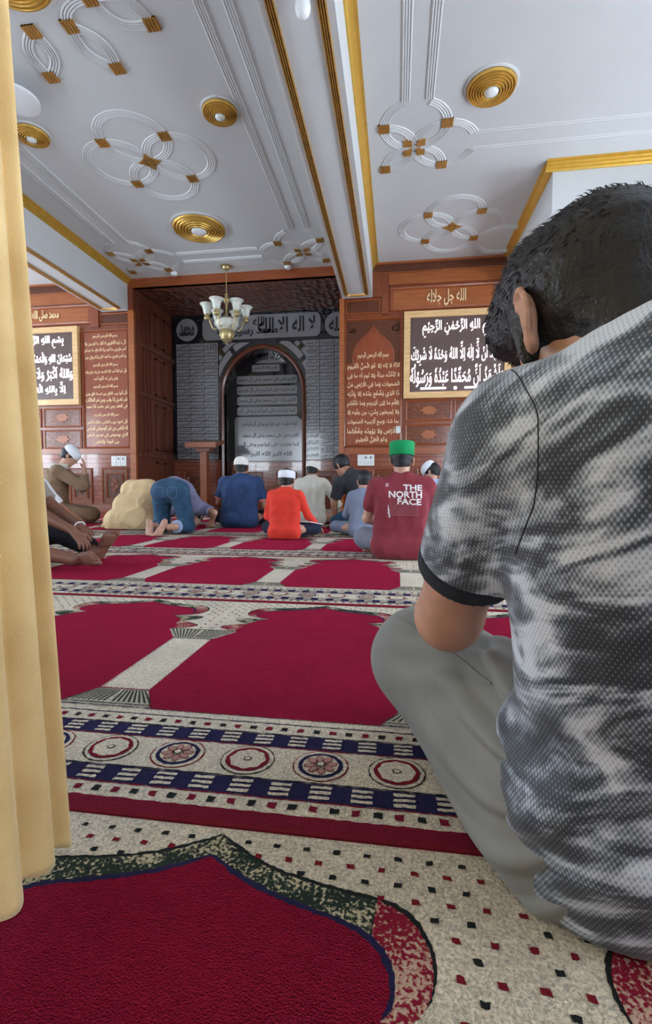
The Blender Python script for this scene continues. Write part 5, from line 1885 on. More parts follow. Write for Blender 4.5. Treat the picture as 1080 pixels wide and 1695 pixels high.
    for sh, el, wr in ((shL, eL, wL), (shR, eR, wR)):
        sh_, el_, wr_ = np.array(sh), np.array(el), np.array(wr)
        if L['sleeve'] <= 1:
            e = sh_ + (el_ - sh_) * L['sleeve']
            t.cap(f(*sh), f(*e), 0.066 * q, 0.062 * q, 0.03 * q, cb=True)
        else:
            t.cap(f(*sh), f(*el), 0.064 * q, 0.052 * q, 0.03 * q)
            e = el_ + (wr_ - el_) * (L['sleeve'] - 1)
            t.cap(f(*el), f(*e), 0.052 * q, 0.042 * q, 0.02 * q, cb=True)
    t.disp = creases(0.009 * q, 24, int(abs(pos[0]) * 100) + 3, (0.3, 0, 1), 0.45, big=0.005)
    t.cut((0, 0, 0.0165), (0, 0, -1))
    V, Fc = t.mesh(vox)
    shirt = mesh_obj('shirt', V, Fc, L['shirt'], root)
    # sleeve bands
    if L.get('cuff'):
        for sh, el in ((shL, eL), (shR, eR)):
            sh_, el_ = np.array(sh), np.array(el)
            e0 = sh_ + (el_ - sh_) * (L['sleeve'] - 0.03); e1 = sh_ + (el_ - sh_) * (L['sleeve'] + 0.06)
            c = Solid(0.01); c.cap(f(*e0), f(*e1), 0.0665 * q, 0.0655 * q, ca=True, cb=True)
            V, Fc = c.mesh(0.005); mesh_obj('sleeve_cuff', V, Fc, L['cuff'], root)
    if L.get('collar'):
        c = Solid(0.01)
        n0 = f(nek[0], nek[1] - 0.012, nek[2] - 0.02); n1 = f(nek[0], nek[1] + 0.005, nek[2] + 0.022)
        c.cap(n0, n1, 0.076 * q, 0.070 * q, ca=True, cb=True)
        V, Fc = c.mesh(0.006); mesh_obj('collar', V, Fc, L['collar'], root)
    H = f(*hc)
    face_children(root, H, Rh, q * L['hs'])
    if L['hair']:
        hair(root, H, Rh, q * L['hs'], L.get('hair_t', 0.010), min(vox, 0.006), top=L.get('hair_top', 0.0))
    if L['cap']:
        skull_cap(root, H, Rh, q * L['hs'] * 1.04, L['cap'], L['cap_z'], L['cap_kind'], L.get('cap_tilt', 0.12), L.get('cap_h', 0.09))
    return root, f, H, Rh
# ================================================================== PEOPLE
C_MAROON = cloth_mat('maroon_jersey', (0.235, 0.035, 0.050))
C_GREY = cloth_mat('slate_grey_cotton', (0.20, 0.22, 0.28))
C_BLUEGREY = cloth_mat('blue_grey_cotton', (0.20, 0.24, 0.34))
C_RED = cloth_mat('bright_red_jersey', (0.80, 0.055, 0.035))
C_NAVYP = cloth_mat('dark_navy_trousers', (0.016, 0.022, 0.050))
C_NAVY = cloth_mat('navy_heather_jersey', (0.030, 0.060, 0.155), 0.25)
C_CORAL = cloth_mat('coral_ribbing', (0.70, 0.20, 0.16))
C_CREAM = cloth_mat('off_white_cotton', (0.64, 0.62, 0.55))
C_TAUPE = cloth_mat('taupe_cotton', (0.34, 0.30, 0.27))
C_BLACK = cloth_mat('charcoal_jersey', (0.030, 0.030, 0.038))
C_JEANS = cloth_mat('blue_denim', (0.030, 0.080, 0.15), 0.3, bump=0.3)
C_LILAC = cloth_mat('lilac_grey_jersey', (0.20, 0.21, 0.34))
C_BEIGE = cloth_mat('beige_cotton', (0.68, 0.50, 0.28))
C_BROWN = cloth_mat('brown_cotton', (0.235, 0.155, 0.10))
C_WHITE = cloth_mat('white_cotton', (0.78, 0.80, 0.86))
C_BLACKT = cloth_mat('black_trousers_cloth', (0.010, 0.010, 0.016), rough=0.7)
C_CAP = cloth_mat('white_crochet_cap', (0.82, 0.80, 0.76), weave=260, bump=0.6)
C_CAPB = cloth_mat('crisp_white_cap', (0.80, 0.84, 0.92))
C_GREEN = cloth_mat('emerald_felt', (0.008, 0.30, 0.10), weave=500, bump=0.3)
C_SKY = cloth_mat('pale_blue_cotton', (0.36, 0.46, 0.70))
PRINT = simple('white_shirt_print', (0.80, 0.76, 0.78), 0.6)
PRINTP = simple('faint_pink_shirt_print', (0.40, 0.14, 0.17), 0.7)

# --- maroon shirt and green cap
r, f, H, Rh = seated('person', 'person in maroon printed T-shirt and green pillbox cap, sitting with back turned', (0.035, 3.50, 0.016), 0.0, 0.97,
    dict(skin='light', shirt=C_MAROON, pants=C_GREY, cap=C_GREEN, cap_kind='pill', cap_z=0.040, cap_h=0.098, cap_tilt=0.10, sleeve=0.72, width=1.10, belly=1.06, head_pitch=0.18, hair_t=0.006, neck=-0.005, spread=0.92, hs=1.0), vox=0.006)
MAROON_ROOT = r
# shirt print, laid on the curved back
def project_print(root, mb_xz, mats, name, ob, y_from=-1.0, lift=0.0025, loc=(0, 0)):
    from mathutils.bvhtree import BVHTree
    me = ob.data
    bv = BVHTree.FromPolygons([v.co.copy() for v in me.vertices], [tuple(p.vertices) for p in me.polygons])
    vs = []
    for x, d, z in mb_xz.v:
        h = bv.ray_cast(Vector((x, y_from, z)), Vector((0, 1, 0)))
        y = h[0].y if h[0] is not None else loc[1]
        vs.append((x, y - lift - d, z))
    mb_xz.v = vs
    return keep(mb_xz.obj(name, mats), root)


def latin(mb, txt, x0, x1, z0, z1, off=0.03, skew=0.0):
    # glyph by glyph so that long flat faces follow the cloth
    x = 0; V = []; Fc = []; o = 0
    for ch in txt:
        v, fc, a = glyph(ch, off)
        if len(v):
            vv = v.copy(); vv[:, 0] += x
            V.append(vv); Fc += [tuple(i + o for i in q_) for q_ in fc]; o += len(vv)
        x += a
    V = np.concatenate(V); V[:, 0] -= V[:, 0].min(); lo, hi = V[:, 1].min(), V[:, 1].max(); w = V[:, 0].max()
    vs = [(x0 + p[0] / w * (x1 - x0), (p[2] + 0.02) / 0.04 * 0.002, z0 + (p[1] - lo) / (hi - lo) * (z1 - z0) + skew * p[0] / w) for p in V]
    mb.add(vs, Fc)


shirt = [c for c in r.children if c.name.startswith('shirt')][0]
b = MB()
latin(b, 'THE', 0.045, 0.178, 0.503, 0.545, skew=-0.004)
latin(b, 'NORTH', -0.055, 0.176, 0.452, 0.500, skew=-0.004)
latin(b, 'FACE', 0.005, 0.172, 0.405, 0.450, skew=-0.006)
project_print(r, b, PRINT, 'shirt_lettering', shirt, y_from=2.5)
b = MB()
for i in range(13):
    z = 0.452 - i * 0.0105
    x0, x1 = -0.050, 0.155
    n = 40
    vs = []
    for k in range(n + 1):
        x = x0 + (x1 - x0) * k / n
        dz = 0.010 * math.sin(k * 0.5 + i * 0.25) * math.exp(-((i - 2) / 5.0) ** 2) * (1 if k < 22 else 0.6)
        vs += [(x, 0.0, z + dz), (x, 0.0, z + dz + 0.0028)]
    if i < 4: vs = [v for v in vs if v[0] < 0.0]
    m = len(vs) // 2
    b.add(vs, [(2 * k, 2 * k + 2, 2 * k + 3, 2 * k + 1) for k in range(m - 1)])
project_print(r, b, PRINTP, 'wave_print', shirt, y_from=2.5, lift=0.002)
b = MB()
for (x, z0, z1) in ((-0.058, 0.335, 0.40), (-0.052, 0.315, 0.375), (-0.047, 0.31, 0.335), (-0.075, 0.528, 0.553), (-0.063, 0.530, 0.555)):
    n = 5
    vs = []
    for k in range(n + 1):
        z = z0 + (z1 - z0) * k / n
        vs += [(x - 0.0015, 0, z), (x + 0.003, 0, z)]
    b.add(vs, [(2 * k, 2 * k + 1, 2 * k + 3, 2 * k + 2) for k in range(n)])
project_print(r, b, PRINT, 'side_print', shirt, y_from=2.5, lift=0.002)

# --- red shirt boy
r, f, H, Rh = seated('person', 'boy in bright red long-sleeved shirt and tall white cap, sitting with back turned', (-1.085, 4.60, 0.016), -0.10, 0.80,
    dict(skin='light', shirt=C_RED, pants=C_NAVYP, cap=C_CAPB, cap_kind='band', cap_z=0.030, cap_tilt=0.10, sleeve=1.85, width=1.05, belly=1.05, head_pitch=0.2, hs=1.12, hair_t=0.008,
         elbL=(-0.235, 0.04, 0.27), elbR=(0.27, 0.10, 0.28), wrL=(-0.18, 0.26, 0.16), wrR=(0.33, 0.30, 0.15), neck=-0.02))
b = MB()
b.tube([f(0.10, 0.02, 0.215), f(0.30, 0.13, 0.200), f(0.42, 0.25, 0.165)], 0.005, 6)
keep(b.obj('trouser_stripe', PRINT), r)

# --- navy shirt man
seated('person', 'man in navy short-sleeved shirt with coral cuffs and white skullcap, sitting with back turned', (-1.95, 5.80, 0.016), 0.05, 1.06,
    dict(skin='warm', shirt=C_NAVY, pants=C_BLACKT, cap=C_CAP, cap_z=0.040, sleeve=0.72, width=1.22, belly=1.08, cuff=C_CORAL, collar=C_NAVY, head_pitch=0.2, neck=-0.03, hair_t=0.006, hs=0.95, lean=0.02,
         elbR=(0.285, 0.10, 0.25), wrR=(0.22, 0.34, 0.16)))
# --- white shirt man
seated('person', 'man in off-white kurta and white skullcap, sitting behind the red shirted boy', (-1.16, 6.42, 0.016), -0.25, 1.04,
    dict(skin='warm', shirt=C_CREAM, pants=C_TAUPE, cap=C_CAP, cap_z=0.020, cap_tilt=-0.1, sleeve=1.35, width=1.12, belly=1.05, head_pitch=0.30, head_yaw=-0.1, neck=-0.03, hair_t=0.007, hs=0.97,
         elbR=(0.33, 0.14, 0.26), wrR=(0.20, 0.26, 0.20), spread=1.1))
# --- boy in blue grey
seated('person', 'boy with black hair in blue-grey clothes, sitting between dark polo and maroon shirt', (-0.335, 4.92, 0.016), 0.15, 0.78,
    dict(skin='light', shirt=C_BLUEGREY, pants=C_BLUEGREY, sleeve=1.9, width=1.0, belly=1.0, head_pitch=0.35, head_yaw=0.3, hs=1.15, hair_t=0.012, lean=0.05, side=0.02, neck=-0.01, spread=1.15))
# --- light blue shirt, partly hidden on the right
seated('person', 'person in pale blue shirt and white cap, mostly hidden behind the big patterned sleeve', (0.47, 6.15, 0.016), 0.35, 0.95,
    dict(skin='light', shirt=C_SKY, pants=C_GREY, cap=C_CAPB, cap_z=0.05, cap_tilt=-0.55, sleeve=0.7, head_yaw=0.7, head_pitch=0.3, hair_t=0.010, hs=1.0))
# ------------------------------------------------------------------ kneeling, bowing and other poses
def build(name, label, pos, body, clothes, headspec, skin, vox=0.008, hands=(), feet=(), cut=True, hair_kw=None, cap=None, body_k=0.03):
    """body: list of capsules (a, b, ra, rb[, k]); clothes: list of (name, material, caps, crease args, cuts)"""
    root = empty(name, tuple(pos), label, 'person')
    b = Solid(body_k)
    for c in body: b.cap(*c[:4], c[4] if len(c) > 4 else None)
    H, Rh, hs = headspec
    head(b, H, Rh, hs)
    for h in hands: hand(b, *h[0], **h[1])
    for h in feet: foot(b, *h[0], **h[1])
    if cut: b.cut((0, 0, 0.0165), (0, 0, -1))
    V, Fc = b.mesh(vox); mesh_obj('body', V, Fc, SK[skin], root)
    for (nm, mt, caps, cr, cuts) in clothes:
        t = Solid(0.04)
        for c in caps:
            kw = c[5] if len(c) > 5 else {}
            t.cap(c[0], c[1], c[2], c[3], c[4] if len(c) > 4 else None, **kw)
        if cr: t.disp = creases(**cr)
        t.cut((0, 0, 0.0165), (0, 0, -1))
        for pt, n in cuts: t.cut(pt, n)
        V, Fc = t.mesh(vox); mesh_obj(nm, V, Fc, mt, root)
    face_children(root, H, Rh, hs)
    if hair_kw is not None: hair(root, H, Rh, hs, **hair_kw)
    if cap: skull_cap(root, H, Rh, hs * 1.04, **cap)
    return root


def bowing(label, pos, yaw, sc, skin, top, bottom, robe=False, vox=0.008):
    f = Fig(pos, yaw, sc); q = sc
    hp = [(-0.10, 0.0, 0.46), (0.10, 0.0, 0.46)]; kn = [(-0.15, 0.10, 0.075), (0.19, 0.02, 0.075)]
    an = [(-0.09, -0.28, 0.085), (0.11, -0.28, 0.085)]
    sh = [(-0.17, 0.50, 0.24), (0.17, 0.50, 0.24)]; el = [(-0.34, 0.42, 0.20), (0.34, 0.42, 0.20)]; wr = [(-0.24, 0.58, 0.05), (0.24, 0.56, 0.05)]
    body = [(f(0, 0.02, 0.46), f(0, 0.22, 0.45), 0.12 * q, 0.115 * q), (f(0, 0.22, 0.45), f(0, 0.42, 0.31), 0.115 * q, 0.12 * q),
            (f(*sh[0]), f(*sh[1]), 0.055 * q, 0.055 * q), (f(0, 0.48, 0.24), f(0, 0.60, 0.17), 0.058 * q, 0.052 * q)]
    hands = []; feet = []
    for i, sg in ((0, -1), (1, 1)):
        body += [(f(*sh[i]), f(*el[i]), 0.048 * q, 0.038 * q), (f(*el[i]), f(*wr[i]), 0.040 * q, 0.025 * q, 0.012),
                 (f(*hp[i]), f(*kn[i]), 0.080 * q, 0.055 * q), (f(*kn[i]), f(*an[i]), 0.050 * q, 0.034 * q)]
        hands.append(((f(*wr[i]) + f.d(0, 0.01, -0.01), f.d(-sg * 0.15, 1, -0.12), f.d(0, 0, 1)), dict(s=q, curl=0.12, side=-sg)))
        hx = an[i][0] * 0.9
        feet.append(((f(hx, -0.33, 0.150), f(hx * 0.45, -0.385, 0.01), f.d(0, 1, 0.2)), dict(s=q * 0.92, side=-sg)))
    H = f(0, 0.66, 0.125); Rh = f.R @ rotm(0, 1.15)
    cl = []
    if robe:
        caps = [(f(-0.11, -0.02, 0.47), f(0.11, -0.02, 0.47), 0.135 * q, 0.135 * q), (f(-0.12, -0.12, 0.28), f(0.12, -0.12, 0.28), 0.17 * q, 0.17 * q),
                (f(-0.15, -0.24, 0.08), f(0.15, -0.24, 0.08), 0.185 * q, 0.185 * q), (f(0, 0.22, 0.44), f(0, 0.44, 0.30), 0.155 * q, 0.155 * q),
                (f(-0.17, 0.05, 0.12), f(0.17, 0.05, 0.12), 0.15 * q, 0.15 * q), (f(*sh[0]), f(*sh[1]), 0.085 * q, 0.085 * q)]
        for i in (0, 1): caps += [(f(*sh[i]), f(*el[i]), 0.078 * q, 0.06 * q), (f(*el[i]), f(*(np.array(el[i]) * 0.3 + np.array(wr[i]) * 0.7)), 0.06 * q, 0.05 * q, None, dict(cb=True))]
        cl.append(('kurta', top, caps, dict(amp=0.014, f=22, seed=4, dirn=(0.1, 0.3, 1), stretch=0.22, big=0.008), []))
        # loose knot of cloth trailing on the carpet
        cl.append(('kurta_hem', top, [(f(-0.22, -0.33, 0.02), f(-0.33, -0.30, 0.03), 0.028, 0.02), (f(-0.33, -0.30, 0.03), f(-0.30, -0.22, 0.09), 0.02, 0.015), (f(0.22, -0.36, 0.02), f(-0.22, -0.38, 0.02), 0.025, 0.025)], dict(amp=0.006, f=60, seed=2), []))
    else:
        caps = [(f(-0.075, 0.0, 0.455), f(0.075, 0.0, 0.455), 0.130 * q, 0.130 * q), (f(0, 0.02, 0.50), f(0, 0.12, 0.49), 0.10 * q, 0.11 * q)]
        for i in (0, 1):
            a2 = np.array(kn[i]) * 0.28 + np.array(an[i]) * 0.72
            caps += [(f(*hp[i]), f(*kn[i]), 0.112 * q, 0.082 * q), (f(*kn[i]), f(*(np.array(kn[i]) * 0.45 + np.array(an[i]) * 0.55)), 0.078 * q, 0.066 * q, None, dict(cb=True))]
        cl.append(('jeans', bottom, caps, dict(amp=0.009, f=24, seed=8, dirn=(0, 0.4, 1), stretch=0.4, big=0.004), []))
        caps = [(f(0, 0.09, 0.485), f(0, 0.24, 0.455), 0.138 * q, 0.145 * q, None, dict(ca=False)), (f(-0.05, 0.25, 0.43), f(-0.05, 0.44, 0.30), 0.125 * q, 0.125 * q), (f(0.05, 0.25, 0.43), f(0.05, 0.44, 0.30), 0.125 * q, 0.125 * q),
                (f(*sh[0]), f(*sh[1]), 0.075 * q, 0.075 * q), (f(0.03, 0.30, 0.34), f(0.03, 0.12, 0.40), 0.10 * q, 0.09 * q)]
        for i in (0, 1): caps += [(f(*sh[i]), f(*(np.array(sh[i]) * 0.35 + np.array(el[i]) * 0.65)), 0.070 * q, 0.062 * q, None, dict(cb=True))]
        cl.append(('t_shirt', top, caps, dict(amp=0.008, f=24, seed=6, dirn=(0, 1, -0.3), stretch=0.4, big=0.004), []))
    r = build('person', label, pos, body, cl, (H, Rh, q), skin, vox, hands, feet, hair_kw=dict(thick=0.010, h=0.008))
    if not robe:
        # turned-up hem at the right ankle
        t = Solid(0.01); a = np.array(kn[1]) * 0.48 + np.array(an[1]) * 0.52; b_ = np.array(kn[1]) * 0.38 + np.array(an[1]) * 0.62
        t.cap(f(*a), f(*b_), 0.071 * q, 0.069 * q, ca=True, cb=True); t.cut((0, 0, 0.0165), (0, 0, -1))
        V, Fc = t.mesh(0.005); mesh_obj('turned_hem', V, Fc, C_SKY, r)
        # back pockets and seat seam
        for (px, w) in ((-0.072, 0.05), (0.085, 0.05)):
            b = MB(); n = 6
            so = r
            pts = [(px - w, 0.50), (px + w, 0.50), (px + w, 0.40), (px, 0.375), (px - w, 0.40), (px - w, 0.50)]
            from mathutils.bvhtree import BVHTree
            me = [c for c in r.children if c.name.startswith('jeans')][0].data
            bv = BVHTree.FromPolygons([v.co.copy() for v in me.vertices], [tuple(p.vertices) for p in me.polygons])
            path = []
            for (x0, z0), (x1, z1) in zip(pts[:-1], pts[1:]):
                for k in range(n):
                    o = f(x0 + (x1 - x0) * k / n, -0.6, z0 + (z1 - z0) * k / n)
                    h = bv.ray_cast(Vector(o), Vector(f.d(0, 1, 0)))
                    if h[0] is not None: path.append(h[0] + Vector(f.d(0, -0.001, 0)))
            if len(path) > 3:
                b.tube(path, 0.0022, 5); keep(b.obj('pocket_stitching', C_LILAC, smooth=True), r)
    return r


bowing('person in blue jeans and lilac-grey T-shirt bowing to the carpet with bare feet tucked', (-2.47, 4.99, 0.016), 0.0, 1.0, 'light', C_LILAC, C_JEANS, vox=0.006)
bowing('person in a draped beige kurta bowing to the carpet beside the jeans wearer', (-3.17, 5.62, 0.016), 0.0, 0.98, 'warm', C_BEIGE, None, robe=True)

# --- man in brown kurta kneeling, hands raised to his face
f = Fig((-4.64, 5.98, 0.016), R(-62), 1.08); q = 1.08
sh = [(-0.18, 0.06, 0.66), (0.18, 0.06, 0.66)]; el = [(-0.20, 0.32, 0.48), (0.22, 0.34, 0.46)]; wr = [(-0.06, 0.34, 0.68), (0.07, 0.35, 0.67)]
H = f(0, 0.17, 0.845); Rh = f.R @ rotm(0, 0.55)
body = [(f(0, 0, 0.24), f(0, 0.03, 0.55), 0.12, 0.13), (f(*sh[0]), f(*sh[1]), 0.055, 0.055), (f(0, 0.07, 0.66), f(0, 0.14, 0.79), 0.062, 0.055)]
hands = []; feet = []
for i, sg in ((0, -1), (1, 1)):
    body += [(f(*sh[i]), f(*el[i]), 0.05, 0.04), (f(*el[i]), f(*wr[i]), 0.042, 0.027, 0.016), (f(sg * 0.1, 0.0, 0.2), f(sg * 0.14, 0.40, 0.10), 0.09, 0.06), (f(sg * 0.14, 0.40, 0.07), f(sg * 0.10, -0.05, 0.06), 0.05, 0.04)]
    hands.append(((f(*wr[i]), f.d(-sg * 0.15, -0.05, 1), f.d(0, 1, 0.1)), dict(s=q, curl=0.25, side=sg)))
    feet.append(((f(sg * 0.09, -0.10, 0.07), f(sg * 0.06, -0.25, 0.02), f.d(0, 0.2, -1)), dict(s=q * 0.9, side=sg)))
caps = [(f(-0.09, -0.02, 0.20), f(0.09, -0.02, 0.20), 0.16, 0.16), (f(0, 0, 0.24), f(0, 0.03, 0.58), 0.165, 0.155), (f(*sh[0]), f(*sh[1]), 0.078, 0.078), (f(-0.07, 0.04, 0.56), f(0.07, 0.04, 0.56), 0.12, 0.12)]
for i, sg in ((0, -1), (1, 1)):
    caps += [(f(*sh[i]), f(*el[i]), 0.078, 0.066), (f(*el[i]), f(*(np.array(el[i]) * 0.35 + np.array(wr[i]) * 0.65)), 0.066, 0.052, None, dict(cb=True)),
             (f(sg * 0.1, 0.0, 0.17), f(sg * 0.15, 0.42, 0.10), 0.12, 0.095), (f(sg * 0.15, 0.42, 0.08), f(sg * 0.10, -0.1, 0.07), 0.07, 0.07)]
r = build('person', 'man in brown kurta and white skullcap kneeling with both hands raised to his face', (-4.64, 5.98, 0.016), body,
      [('kurta', C_BROWN, caps, dict(amp=0.013, f=22, seed=12, dirn=(0.2, 0.3, 1), stretch=0.35, big=0.006), []),
       ('scarf', C_CREAM, [(f(-0.07, 0.00, 0.715), f(0.07, 0.00, 0.715), 0.055, 0.055), (f(-0.08, 0.06, 0.72), f(-0.06, 0.14, 0.72), 0.04, 0.035), (f(0.08, 0.06, 0.72), f(0.06, 0.14, 0.72), 0.04, 0.035)], dict(amp=0.006, f=50, seed=3), [])],
      (H, Rh, q * 0.98), 'light', 0.008, hands, feet, hair_kw=dict(thick=0.007, h=0.008), cap=dict(mat=C_CAPB, z0=0.035, kind='round', tilt=-0.35))

# --- man in charcoal polo leaning forward on one arm
f = Fig((-0.30, 5.70, 0.016), R(55), 1.05); q = 1.05
sh = [(-0.19, 0.30, 0.53), (0.18, 0.26, 0.60)]; el = [(-0.20, 0.38, 0.30), (0.22, 0.42, 0.42)]; wr = [(-0.16, 0.40, 0.07), (0.14, 0.46, 0.24)]
H = f(-0.01, 0.42, 0.730); Rh = f.R @ rotm(0.0, 0.75)
body = [(f(0, 0, 0.24), f(0, 0.26, 0.52), 0.12, 0.13), (f(*sh[0]), f(*sh[1]), 0.055, 0.055), (f(0, 0.30, 0.60), f(0, 0.38, 0.69), 0.062, 0.055)]
hands = []; feet = []
for i, sg in ((0, -1), (1, 1)):
    body += [(f(*sh[i]), f(*el[i]), 0.05, 0.042), (f(*el[i]), f(*wr[i]), 0.044, 0.028, 0.016), (f(sg * 0.1, 0.0, 0.2), f(sg * 0.14, 0.38, 0.10), 0.09, 0.06), (f(sg * 0.14, 0.38, 0.07), f(sg * 0.10, -0.05, 0.06), 0.05, 0.04)]
    hands.append(((f(*wr[i]), f.d(0, 0.5, -0.25), f.d(0, 0.2, 1)), dict(s=q, curl=0.25, side=-sg)))
    feet.append(((f(sg * 0.09, -0.10, 0.07), f(sg * 0.06, -0.25, 0.02), f.d(0, 0.2, -1)), dict(s=q * 0.9, side=sg)))
caps = [(f(-0.07, 0.02, 0.26), f(0.07, 0.02, 0.26), 0.14, 0.14), (f(0, 0.04, 0.30), f(0, 0.24, 0.54), 0.17, 0.165), (f(-0.07, 0.22, 0.52), f(0.07, 0.22, 0.54), 0.13, 0.13), (f(*sh[0]), f(*sh[1]), 0.078, 0.078)]
for i in (0, 1): caps += [(f(*sh[i]), f(*(np.array(sh[i]) * 0.25 + np.array(el[i]) * 0.75)), 0.076, 0.070, None, dict(cb=True))]
tr = [(f(-0.08, 0, 0.19), f(0.08, 0, 0.19), 0.135, 0.135)]
for sg in (-1, 1): tr += [(f(sg * 0.1, 0.0, 0.18), f(sg * 0.14, 0.38, 0.10), 0.11, 0.085), (f(sg * 0.14, 0.38, 0.08), f(sg * 0.10, -0.02, 0.07), 0.065, 0.06)]
r = build('person', 'man in charcoal polo shirt and jeans leaning on one straight arm beside the switch plate', (-0.30, 5.70, 0.016), body,
      [('polo_shirt', C_BLACK, caps, dict(amp=0.009, f=24, seed=22, dirn=(0.2, 0.3, 1), stretch=0.4, big=0.005), []), ('jeans', C_JEANS, tr, dict(amp=0.006, f=26, seed=5), [])],
      (H, Rh, q * 0.98), 'warm', 0.007, hands, feet, hair_kw=dict(thick=0.014, h=0.007, rough=0.003))
c = Solid(0.01); c.cap(f(0, 0.285, 0.625), f(0, 0.325, 0.665), 0.078, 0.072, ca=True, cb=True)
V, Fc = c.mesh(0.006); mesh_obj('collar', V, Fc, C_BLACK, r)

# --- man in white T-shirt behind the curtain, only his sleeve and forearm show
seated('person', 'person in white T-shirt behind the curtain, only the short sleeve and forearm visible', (-3.92, 4.60, 0.016), 0.0, 1.0,
    dict(skin='warm', shirt=C_WHITE, pants=C_TAUPE, sleeve=0.95, width=1.05, elbR=(0.30, 0.12, 0.30), wrR=(0.33, 0.36, 0.16), head_pitch=0.3, neck=-0.03))

# --- dark-skinned man in black trousers, half behind the curtain
f = Fig((-2.72, 2.86, 0.016), R(-90), 1.0)
lean = 0.20
sh = [(-0.18, lean + 0.0, 0.50), (0.18, lean + 0.0, 0.50)]; el = [(-0.16, 0.40, 0.33), (0.06, 0.45, 0.325)]; wr = [(-0.06, 0.62, 0.25), (0.07, 0.66, 0.235)]
H = f(0, lean + 0.06, 0.70); Rh = f.R @ rotm(0, 0.3)
body = [(f(0, 0, 0.12), f(0, 0.10, 0.30), 0.12, 0.115), (f(0, 0.10, 0.30), f(0, lean - 0.02, 0.46), 0.115, 0.125), (f(*sh[0]), f(*sh[1]), 0.055, 0.055), (f(0, lean, 0.52), f(0, lean + 0.03, 0.65), 0.06, 0.054)]
for i in (0, 1):
    body += [(f(*sh[i]), f(*el[i]), 0.048, 0.042, 0.02), (f(*el[i]), f(*wr[i]), 0.046, 0.028, 0.012)]
body += [(f(0.09, 0.0, 0.12), f(0.26, 0.42, 0.13), 0.085, 0.06), (f(0.26, 0.42, 0.13), f(0.20, 0.76, 0.07), 0.055, 0.038, 0.015),
         (f(-0.09, 0.0, 0.12), f(-0.12, 0.44, 0.22), 0.085, 0.06), (f(-0.12, 0.44, 0.22), f(-0.13, 0.70, 0.06), 0.055, 0.035)]
hands = [((f(*wr[0]), f.d(0.35, 0.75, -0.25), f.d(0.2, 0.3, 1)), dict(s=1.0, curl=0.35, side=1, k=0.004)),
         ((f(*wr[1]) + f.d(0, 0.01, 0), f.d(0.12, 0.75, -0.65), f.d(0.25, 0.6, 0.7)), dict(s=1.05, curl=0.4, side=-1, k=0.004))]
feet = [((f(0.21, 0.76, 0.060), f(0.235, 1.0, 0.090), f.d(-1, 0.15, 0.15)), dict(s=1.0, side=-1, k=0.004)),
        ((f(-0.13, 0.725, 0.040), f(-0.12, 0.86, 0.26), f.d(-0.75, -0.6, 0.35)), dict(s=1.0, side=-1, k=0.004))]
tp = [(f(-0.08, 0, 0.12), f(0.08, 0, 0.12), 0.13, 0.13), (f(0.09, 0.0, 0.12), f(0.26, 0.40, 0.13), 0.11, 0.085), (f(0.26, 0.40, 0.12), f(0.235, 0.56, 0.09), 0.08, 0.062, None, dict(cb=True)),
      (f(-0.09, 0.0, 0.12), f(-0.12, 0.44, 0.215), 0.11, 0.088), (f(-0.12, 0.44, 0.21), f(-0.128, 0.665, 0.09), 0.082, 0.064, None, dict(cb=True))]
ts = [(f(0, 0, 0.12), f(0, 0.10, 0.30), 0.14, 0.135), (f(0, 0.10, 0.30), f(0, lean, 0.46), 0.14, 0.145), (f(*sh[0]), f(*sh[1]), 0.07, 0.07)]
for i in (0, 1): ts += [(f(*sh[i]), f(*(np.array(sh[i]) * 0.45 + np.array(el[i]) * 0.55)), 0.07, 0.065, None, dict(cb=True))]
r = build('person', 'dark-skinned person in black trousers sitting behind the curtain, forearms on knee and bare soles showing', (-2.72, 2.86, 0.016), body,
      [('trousers', C_BLACKT, tp, dict(amp=0.008, f=30, seed=31, dirn=(1, 0, 0), stretch=0.4, big=0.003), []), ('t_shirt', C_TAUPE, ts, dict(amp=0.006, f=26, seed=33), [])],
      (H, Rh, 1.0), 'dark', 0.005, hands, feet, hair_kw=dict(thick=0.010, h=0.008))
b = MB()
wc = f(*wr[0]) + f.d(0.35, 0.75, -0.25) * 0.02
dd = Vector(f.d(0.35, 0.75, -0.25)).normalized(); xx = dd.cross(Vector((0, 0, 1))).normalized(); yy = dd.cross(xx)
b.tube([Vector(wc) + (xx * math.cos(2 * PI * k / 24) * 0.036 + yy * math.sin(2 * PI * k / 24) * 0.030) for k in range(24)], 0.0045, 8, closed=True)
keep(b.obj('white_bracelet', C_WHITE, smooth=True), r)
